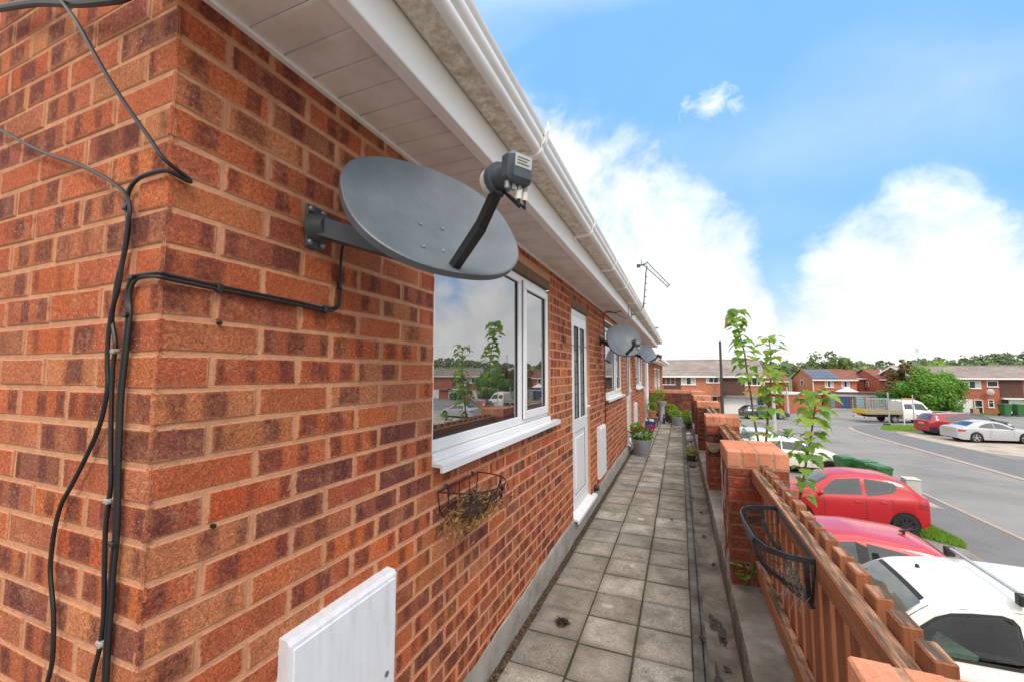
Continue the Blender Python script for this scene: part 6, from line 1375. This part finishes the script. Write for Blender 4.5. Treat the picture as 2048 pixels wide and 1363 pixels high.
# --- dark green estate
c = Car('parked_car', 'dark green estate car parked at the junction before the terrace', 4.7, 1.76, [(0, .86), (.10, 1.02), (.55, 1.38), (1.0, 1.45), (2.4, 1.45), (2.8, 1.36), (3.5, .98), (4.2, .86), (4.6, .66), (4.7, .54)], [(0, .9), (1.3, .96), (2.8, .92), (3.5, .88), (4.2, .80), (4.7, .54)], (.95, 3.7), .32, M['p_green'], .42, .19)
c.gaps([(1.6, .34, .95), (2.5, .34, .93), (3.3, .36, .9)]); c.body()
for pl in ([(.45, 1.02), (1.2, 1.0), (1.2, 1.36), (.72, 1.34)], [(1.26, 1.0), (2.2, .97), (2.2, 1.36), (1.26, 1.365)], [(2.26, .97), (3.2, .94), (2.85, 1.20), (2.65, 1.31), (2.26, 1.36)]): c.pair('side_window', pl, GC)
c.part('windscreen', lambda q: c.screen(q, 3.48, 2.86, .66, .52), GC); c.part('rear_window', lambda q: c.screen(q, .13, .55, .62, .52), GC); c.pair('tail_light', [(.03, .7), (.30, .72), (.25, .92), (.05, .95)], M['light_red'], .01); c.part('number_plate', lambda q: c.end(q, False, -.27, .27, .70, .82), M['plate_yellow'])
c.wheels_(M['rim_silver'], 7); c.mirror(3.15, .96, M['p_green']); c.place(7.25, 45.6, 16, .86)

# --- white flatbed truck with mesh cage and crew cab (built 1:1, then sized)
c = Car('flatbed_truck', 'white crew cab flatbed truck with mesh cage and yellow chevron tailboard', 3.05, 1.98, [(0, 2.05), (.05, 2.22), (.3, 2.30), (1.5, 2.30), (1.95, 2.12), (2.45, 1.45), (2.8, 1.28), (3.0, 1.0), (3.05, .75)], [(0, 1.25), (1.6, 1.24), (2.4, 1.20), (2.8, 1.05), (3.05, .7)], (2.38,), .36, M['p_white'], .16, .34, 'truck', None, (.0, .2), None, .04)
c.side(c.q, [(1.15, .72), (1.75, .68), (1.75, .80), (1.15, .84)], .01, 1); c.gaps([(1.05, .5, 2.1), (1.98, .5, 1.22)]); c.body()
c.pair('side_window', [(1.15, 1.32), (2.28, 1.28), (2.05, 1.75), (1.85, 1.98), (1.15, 2.02)], GC); c.pair('side_window', [(.18, 1.42), (.92, 1.42), (.92, 1.92), (.18, 1.92)], GC)
c.part('windscreen', lambda q: c.screen(q, 2.42, 1.96, .80, .72), GC); c.pair('headlight', [(2.72, .82), (2.98, .80), (2.92, 1.0), (2.72, 1.1)], M['light_clear'], .01); c.mirror(2.25, 1.36, M['trim'])
q = MB(); q.box(-.55, .05, -.5, .5, 2.345, 2.45, 0, .03); q.build('beacon_bar', M['orange_lamp'], c.t)
q = MB(); xo = -1.53; q.box(xo-3.55, xo-.05, -.98, .98, .86, .94); q.box(xo-3.5, 0, -.40, .40, .55, .85, 1); q.box(xo-3.6, xo-3.5, -.95, .95, .48, .62, 2)
bed = q.build('load_bed', [M['tan_board'], M['trim'], M['white_paint']], c.t)
q = MB()
for sg in (1, -1): q.box(xo-3.5, xo-.08, sg*.98-.02, sg*.98+.02, .945, 1.30)
q.build('drop_side', M['tan_board'], bed); q = MB()
q.box(xo-3.60, xo-3.56, -.97, .97, .95, 1.36, 0)
for k in range(7):
    yy = -.85+k*.28
    for (dz, dy) in ((.10, 0), (.27, .14)): q.box(xo-3.606, xo-3.601, yy+dy-.05, yy+dy+.05, .95+dz-.03, .95+dz+.03, 1)
q.build('tailboard', [M['chev_yellow'], M['trim']], bed); q = MB()
for sg in (1, -1):
    for k in range(7): xx = xo-.10-k*.565; q.bar((xx, sg*.97, .94), (xx, sg*.97, 2.42), .05 if k in (0, 6) else .03, .05 if k in (0, 6) else .03)
    for z in (1.5, 1.8, 2.1, 2.40): q.bar((xo-3.5, sg*.97, z), (xo-.08, sg*.97, z), .02 if z < 2.3 else .05, .02 if z < 2.3 else .05)
    for k in range(40): xx = xo-.12-k*.086; q.bar((xx, sg*.97, 1.3), (xx, sg*.97, 2.4), .006, .006)
for z in (1.5, 1.8, 2.1, 2.40): q.bar((xo-.10, -.97, z), (xo-.10, .97, z), .03, .03); q.bar((xo-3.5, -.97, 2.40), (xo-3.5, .97, 2.40), .05, .05)
q.build('mesh_cage', M['alu'], bed)
q = MB(); [q.box(xo-3.62, xo-3.605, sg*.78-.15, sg*.78+.15, .50, .60) for sg in (1, -1)]; q.build('tail_light', M['light_red'], bed); q = MB(); q.box(xo-3.615, xo-3.6, -.3, .3, .63, .75); q.build('number_plate', M['plate_yellow'], bed)
c.wheels_(M['rim_silver'], 6, .24); c.wheels = (-.85,); c.wheels_(M['rim_silver'], 6, .24); c.place(18.7, 47.0, 17, .84)

# ================================================================== wheelie bins and cabinet
def bin_(x, y, rot, mt, label, group, sc=1.):
    t = empty('wheelie_bin', (0, 0, 0), label, 'wheelie bin', group); q = MB()
    b0, b1 = [(-.21, -.24), (.21, -.24), (.21, .22), (-.21, .22)], [(-.28, -.33), (.28, -.33), (.28, .33), (-.28, .33)]
    q.idx([(x_, y_, .06) for x_, y_ in b0]+[(x_, y_, .96) for x_, y_ in b1], [(3, 2, 1, 0), (4, 5, 6, 7)]+[(i, (i+1) % 4, 4+(i+1) % 4, 4+i) for i in range(4)], 0); q.box(-.295, .295, -.345, .345, .93, .97, 0, .008)
    q.build('bin_body', mt, t); q = MB(); q.box(-.30, .30, -.36, .34, .972, 1.02, 0, .02); q.box(-.26, .26, -.30, .28, 1.015, 1.055, 0, .02); q.tube([(-.24, .36, 1.0), (.24, .36, 1.0)], .018, 8); q.build('lid', mt, t)
    for sg in (1, -1): q = MB(); q.lathe([(.10, sg*.24), (.10, sg*.29)], (0, .25, .10), 14, 0, 'x'); q.build('wheel', M['tyre'], t)
    t.location = (x, y, ST+.014); t.rotation_euler = (0, 0, R(rot)); t.scale = (sc,)*3
NG = 'green wheelie bins beside the near kerb'
bin_(6.05, 20.75, 15, M['bin_green'], 'green wheelie bin nearest the cream white car', NG, .92); bin_(6.52, 20.05, 15, M['bin_green'], 'middle green wheelie bin of the three by the near kerb', NG, .92); bin_(6.62, 19.25, 15, M['bin_green'], 'green wheelie bin nearest the pale cabinet', NG, .92)
FG = 'wheelie bins in front of the far terrace'
bin_(30.05, 57.2, 10, M['bin_green'], 'left of two green wheelie bins before the far terrace', FG, 1.15); bin_(31.05, 57.3, 10, M['bin_green'], 'right of two green wheelie bins before the far terrace', FG, 1.15); bin_(31.9, 57.9, 10, M['bin_brown'], 'brown wheelie bin beside the far green bins', FG, .95); bin_(26.8, 57.9, 10, M['bin_black'], 'dark wheelie bin by the shrub and far white garage', FG, 1.0)
q = MB(); q.box(28.05, 28.55, 58.0, 58.5, ST, ST+.62, 0, .02); tag(q.build('cardboard_box', pm('card', (.40, .26, .15), .9)), 'tan box standing before the far white garage door', 'box')
t = empty('utility_cabinet', (7.36, 18.9, ST), 'pale grey utility cabinet on the pavement behind the bright red hatchback', 'cabinet'); q = MB(); q.box(7.16, 7.56, 18.7, 19.1, ST, ST+.62, 0, .02); q.build('case', M['concrete_pale'], t); q = MB(); q.box(7.14, 7.58, 18.68, 19.12, ST+.621, ST+.67, 0, .02); q.build('lid', M['concrete_pale'], t)

# ================================================================== trees and far landscape
def leafy(mb, c, rx, ry, rz, n, size, rg, clumps=26, tones=(0, 1)):
    c = Vector(c); cl = []
    for _ in range(clumps):
        v = Vector((rg.gauss(0, 1), rg.gauss(0, 1), rg.gauss(0, 1))).normalized()*rg.uniform(.45, .95); cl.append((Vector((v.x*rx, v.y*ry, v.z*rz)), rg.uniform(.22, .40), rg.uniform(-.25, .25)))
    for i in range(n):
        o, s_, tt = rg.choice(cl); v = Vector((rg.gauss(0, 1), rg.gauss(0, 1), rg.gauss(0, 1))).normalized()*s_*rg.uniform(.55, 1)
        p = c+o+Vector((v.x*rx, v.y*ry, v.z*rz)); nrm = (v.normalized()+Vector((rg.uniform(-.6, .6), rg.uniform(-.6, .6), rg.uniform(-.2, .8)))).normalized()
        a_ = nrm.cross(Vector((rg.random(), rg.random(), rg.random()+.1))).normalized(); b_ = nrm.cross(a_); s2 = size*rg.uniform(.6, 1.25)
        mb.cc = (min(1, max(0, rg.uniform(*tones)*.75+.12+tt)), rg.random(), 0, 1); mb.idx([p-a_*s2, p+b_*s2*.55-a_*s2*.1, p+a_*s2, p-b_*s2*.55+a_*s2*.1], [(0, 1, 2, 3)], 0)
    mb.cc = (0, 0, 0, 1)
def tree(name, c, h, rx, ry, rz, n, size, mt, label, seed, cat='tree', group=None, trunk=.18, tones=(0, 1), base=ST, clumps=26):
    rg = random.Random(seed); t = empty(name, (c[0], c[1], base), label, cat, group); q = MB(); zc = base+h-rz*.95
    q.tube([(c[0], c[1], base-.3), (c[0]+.05, c[1], base+(zc-base)*.5), (c[0], c[1], zc+rz*.3)], [trunk, trunk*.75, trunk*.3], 8)
    for k in range(7):
        a_ = rg.uniform(0, 6.3); e = rg.uniform(.5, .85); q.tube([(c[0], c[1], base+(zc-base)*rg.uniform(.5, 1)), (c[0]+math.cos(a_)*rx*.4, c[1]+math.sin(a_)*ry*.4, zc), (c[0]+math.cos(a_)*rx*e, c[1]+math.sin(a_)*ry*e, zc+rz*rg.uniform(-.2, .5))], [trunk*.45, trunk*.3, trunk*.1], 5)
    q.build('trunk', M['bark_dark'], t, smooth=True); q = MB(); leafy(q, (c[0], c[1], zc), rx, ry, rz, n, size, rg, clumps, tones); q.build('crown', mt, t)
SH = 'shrubs between the truck and the right hand terrace'
tree('shrub', (23.7, 56.6), 4.6, 2.6, 2.1, 2.4, 9500, .115, M['bushleaf'], 'largest rounded green shrub, right of the flatbed truck', 1, 'shrub', SH, .15, (.1, 1.), clumps=44)
tree('shrub', (25.9, 58.0), 4.5, 1.8, 1.7, 2.25, 6000, .115, M['bushleaf'], 'tall green shrub against the right hand terrace', 2, 'shrub', SH, .15, (.0, .8), clumps=34)
tree('shrub', (21.9, 58.6), 3.2, 1.4, 1.2, 1.65, 4200, .115, M['bushleaf'], 'lower dark green shrub behind the truck cab', 3, 'shrub', SH, .12, (0., .6), clumps=26)
tree('shrub', (23.0, 58.9), 5.2, 1.5, 1.3, 1.7, 1500, .18, leafmat('bronze_leaf', [(.09, .10, .025), (.16, .14, .04), (.20, .12, .05)], .25), 'bronze tinted treetop above the green shrubs', 4, 'shrub', SH, .12, clumps=22)
tree('shrub', (16.9, 65.0), 2.4, .8, .7, 1.0, 500, .14, M['bushleaf'], 'small dark shrub beside the solar panelled house', 6, 'shrub', None, .08, (0, .4))
tree('garden_tree', (19.9, 63.0+5), 2.9, .5, .5, .5, 260, .12, leafmat('yellow_leaf', [(.45, .38, .04), (.55, .45, .06)], .3), 'small yellow leaved tree behind the garages', 8, 'tree', None, .05)
BT = 'trees standing behind the houses'
for i, (x, y, h, rx, rz, mt, tn, lab) in enumerate([
    (27.5, 100, 8.6, 3.2, 3.6, 'birchleaf', (0, 1), 'tall loose birch tree behind the red gabled house'), (24.0, 98, 6.4, 2.4, 2.6, 'birchleaf', (0, .8), 'shorter birch tree left of the tall birch'), (31.0, 103, 6.8, 3.0, 2.8, 'birchleaf', (0, .7), 'dull green tree right of the tall birch'),
    (47.5, 110, 7.0, 5.0, 3.0, 'limeleaf', (0, .7), 'wide yellow green tree above the right hand terrace roof'), (60.0, 112, 6.8, 4.5, 2.8, 'limeleaf', (0, .8), 'yellow green tree at the right edge of the photo behind the terrace'), (38.5, 118, 6.0, 4.0, 2.5, 'farleaf', (.5, 1), 'orange tinted tree behind the bronze treetop'),
    (5.6, 75, 6.6, 2.6, 2.6, 'limeleaf', (0, .6), 'yellow green treetop above the terrace roof near the dark pole'), (13.0, 92, 4.6, 3.0, 2.4, 'birchleaf', (0, .8), 'dark green tree left of the solar panelled house'), (16.0, 110, 5.2, 4.0, 2.6, 'birchleaf', (.1, .9), 'round green tree behind the solar panelled house'), (1.0, 78, 6.2, 2.2, 2.0, 'farleaf', (.2, .8), 'dark treetop just left of the yellow green treetop')]):
    tree('tree', (x, y), h, rx, rx*.9, rz, 1500, .34, M[mt], lab, 200+i, 'tree', BT, .2, tn, clumps=24)
# wooded skyline
wd = MB(); rg = random.Random(99)
for i in range(560):
    a_ = R(rg.uniform(-9, 62)); d = rg.uniform(170, 470)**1.0; x, y = math.sin(a_)*d, math.cos(a_)*d; g0 = hz(x, y); h = rg.uniform(4.5, 7.2)*(1 if d > 240 else .7); r_ = h*rg.uniform(.42, .62)
    tn = rg.random()**1.4*.7 + (.35 if rg.random() < .07 else 0); leafy(wd, (x, y, g0+h*.55), r_, r_, h*.5, 95, r_*.25, rg, 9, (tn, tn+.15))
tag(wd.build('far_woodland', M['farleaf']), 'wooded hills along the skyline beyond the houses', 'woodland', None, 'stuff')
t = empty('lattice_mast', (98.7, 240, 0), 'thin lattice mast on the wooded skyline', 'mast'); q = MB(); bx, by, z0, z1 = 98.7, 240., hz(98.7, 240), 12.7
for (dx, dy) in ((-1, -1), (1, -1), (1, 1), (-1, 1)): q.bar((bx+dx*1.0, by+dy*1.0, z0), (bx+dx*.25, by+dy*.25, z1), .07, .07)
for k in range(12):
    f = k/12; w_ = 1.-.75*f; z = z0+(z1-z0)*f; w2 = 1.-.75*(k+1)/12; zz = z0+(z1-z0)*(k+1)/12; q.bar((bx-w_, by-w_, z), (bx+w2, by-w2, zz), .045, .045); q.bar((bx+w_, by-w_, z), (bx-w2, by-w2, zz), .045, .045)
q.build('tower', M['alu'], t); q = MB(); [q.box(bx-.7+k*.5, bx-.5+k*.5, by-.9, by-.5, z1-2.2, z1-.4) for k in range(3)]; q.build('antenna_panels', M['white_paint'], t)

# ================================================================== sky, sun, camera
W_ = bpy.data.worlds.new('World'); scn.world = W_; W_.use_nodes = True; nt = W_.node_tree; nt.nodes.clear()
out = nt.nodes.new('ShaderNodeOutputWorld'); bg = nt.nodes.new('ShaderNodeBackground'); nt.links.new(bg.outputs[0], out.inputs[0])
SUN_EL, SUN_AZ = 46., 142.      # azimuth measured from +y towards +x
sky = nt.nodes.new('ShaderNodeTexSky'); sky.sky_type = 'NISHITA'; sky.sun_disc = False; sky.sun_elevation = R(SUN_EL); sky.sun_rotation = R(SUN_AZ); sky.air_density = 1.0; sky.dust_density = .6; sky.ozone_density = 1.6
tc = nt.nodes.new('ShaderNodeTexCoord'); sx = nt.nodes.new('ShaderNodeSeparateXYZ'); nt.links.new(tc.outputs['Generated'], sx.inputs[0])
dy = mth(nt, 'MAXIMUM', sx.outputs[1], .05); a_ = mth(nt, 'DIVIDE', sx.outputs[0], dy); b_ = mth(nt, 'DIVIDE', sx.outputs[2], dy)
cmb = nt.nodes.new('ShaderNodeCombineXYZ'); nt.links.new(a_, cmb.inputs[0]); nt.links.new(b_, cmb.inputs[1])
# height of the cloud bank's edge as a function of bearing
am = mth(nt, 'MULTIPLY_ADD', a_, .5, .5)    # a -1..1 -> 0..1
top = ramp(nt, am, [(0.0, .72), (.31, .74), (.415, .62), (.49, .50), (.53, .44), (.565, .38), (.583, .28), (.597, .185), (.612, .20), (.632, .27), (.66, .315), (.70, .36), (.715, .40), (.74, .36), (.79, .27), (.86, .33), (.96, 1.0)])
n1 = noise(nt, cmb.outputs[0], 7., 9, .62, .3); n2 = noise(nt, cmb.outputs[0], 2.2, 5, .55)
e = mth(nt, 'SUBTRACT', top, b_); e = mth(nt, 'ADD', e, mth(nt, 'MULTIPLY', mth(nt, 'SUBTRACT', n1, .5), .42))
dens = ramp(nt, mth(nt, 'MULTIPLY_ADD', e, 3.4, .42), [(0., 0.), (.35, .12), (.65, .70), (1., 1.)])
mp = N(nt, 'Mapping'); mp.inputs['Rotation'].default_value = (0, 0, R(-38)); mp.inputs['Scale'].default_value = (1.0, 2.6, 1); nt.links.new(cmb.outputs[0], mp.inputs[0])
wisp = ramp(nt, noise(nt, mp.outputs[0], .9, 3, .45, .3), [(.40, .04), (.75, .34)])
da = mth(nt, 'DIVIDE', mth(nt, 'SUBTRACT', a_, .085), .085); db = mth(nt, 'DIVIDE', mth(nt, 'SUBTRACT', b_, .605), .052)
puff = mth(nt, 'SUBTRACT', 1., mth(nt, 'SQRT', mth(nt, 'ADD', mth(nt, 'MULTIPLY', da, da), mth(nt, 'MULTIPLY', db, db)))); puff = mth(nt, 'ADD', puff, mth(nt, 'MULTIPLY', mth(nt, 'SUBTRACT', noise(nt, cmb.outputs[0], 22., 6, .65, .6), .5), 2.2)); dens = mth(nt, 'MAXIMUM', dens, ramp(nt, puff, [(.15, 0.), (1.2, .75)]))
lowh = ramp(nt, b_, [(.0, 1.), (.10, .85), (.16, .35), (.30, 0.)]); dens = mth(nt, 'MULTIPLY', dens, mth(nt, 'MAXIMUM', ramp(nt, noise(nt, cmb.outputs[0], 4.5, 6, .65, .5), [(.36, .45), (.58, 1.)]), ramp(nt, b_, [(.24, 1.), (.46, 0.)]))); dens = mth(nt, 'MAXIMUM', dens, mth(nt, 'MULTIPLY', lowh, .8)); dens = mth(nt, 'MAXIMUM', dens, wisp)
# away from the open patch the sky is overcast
back = ramp(nt, mth(nt, 'MULTIPLY_ADD', sx.outputs[1], .5, .5), [(.52, 1.), (.60, 0.)]); high = ramp(nt, sx.outputs[2], [(.66, 0.), (.80, 1.)]); back = mth(nt, 'MAXIMUM', back, high); dens = mth(nt, 'MAXIMUM', dens, back)
gen = noise(nt, tc.outputs['Generated'], 3.2, 7, .6, .5)
mpo = N(nt, 'Mapping'); mpo.inputs['Scale'].default_value = (1.2, 1.2, 5.5); nt.links.new(tc.outputs['Generated'], mpo.inputs[0])
over = ramp(nt, noise(nt, mpo.outputs[0], 2.0, 6, .55, .4), [(.30, (.66, .66, .67)), (.52, (1., 1., 1.)), (.70, (1.35, 1.34, 1.32))])
el = ramp(nt, sx.outputs[2], [(0., (7.2, 7.2, 7.2)), (.35, (10., 9.95, 9.8)), (1., (19., 18.8, 18.4))])      # an overcast sky is brightest overhead
over = mix(nt, 1., over, el, 'MULTIPLY')
front = ramp(nt, mth(nt, 'ADD', mth(nt, 'MULTIPLY', n2, .6), mth(nt, 'MULTIPLY', n1, .4)), [(.34, (6.6, 6.75, 7.0)), (.46, (8.6, 8.65, 8.75)), (.60, (10.6, 10.55, 10.45))])
fac_side = ramp(nt, am, [(.80, 0.), (.95, 1.)]); cloud = mix(nt, mth(nt, 'MAXIMUM', fac_side, back), front, over)
blue = mix(nt, .72, sky.outputs[0], (2.05, 5.25, 10.6))
nt.links.new(mix(nt, dens, blue, cloud), bg.inputs[0]); bg.inputs[1].default_value = .11
sun = bpy.data.lights.new('sun', 'SUN'); sun.energy = 1.5; sun.angle = R(14); sun.color = (1., .95, .88); so = bpy.data.objects.new('sun', sun); col.objects.link(so)
sd = Vector((math.cos(R(SUN_EL))*math.sin(R(SUN_AZ)), math.cos(R(SUN_EL))*math.cos(R(SUN_AZ)), math.sin(R(SUN_EL)))); so.rotation_euler = sd.to_track_quat('Z', 'Y').to_euler(); so.location = sd*30+Vector((0, 0, 10))
cam = bpy.data.cameras.new('camera'); co = bpy.data.objects.new('camera', cam); col.objects.link(co); scn.camera = co
cam.sensor_width = 36; cam.lens = 14.505; cam.clip_start = .02; cam.clip_end = 3000
co.location = (0, 0, 1.5852); co.rotation_euler = (R(90+4.3386), 0, R(22.088))
scn.view_settings.view_transform = 'Standard'; scn.view_settings.look = 'None'; scn.view_settings.exposure = .27; scn.view_settings.gamma = 1
scn.cycles.max_bounces = 8; scn.cycles.use_denoising = True
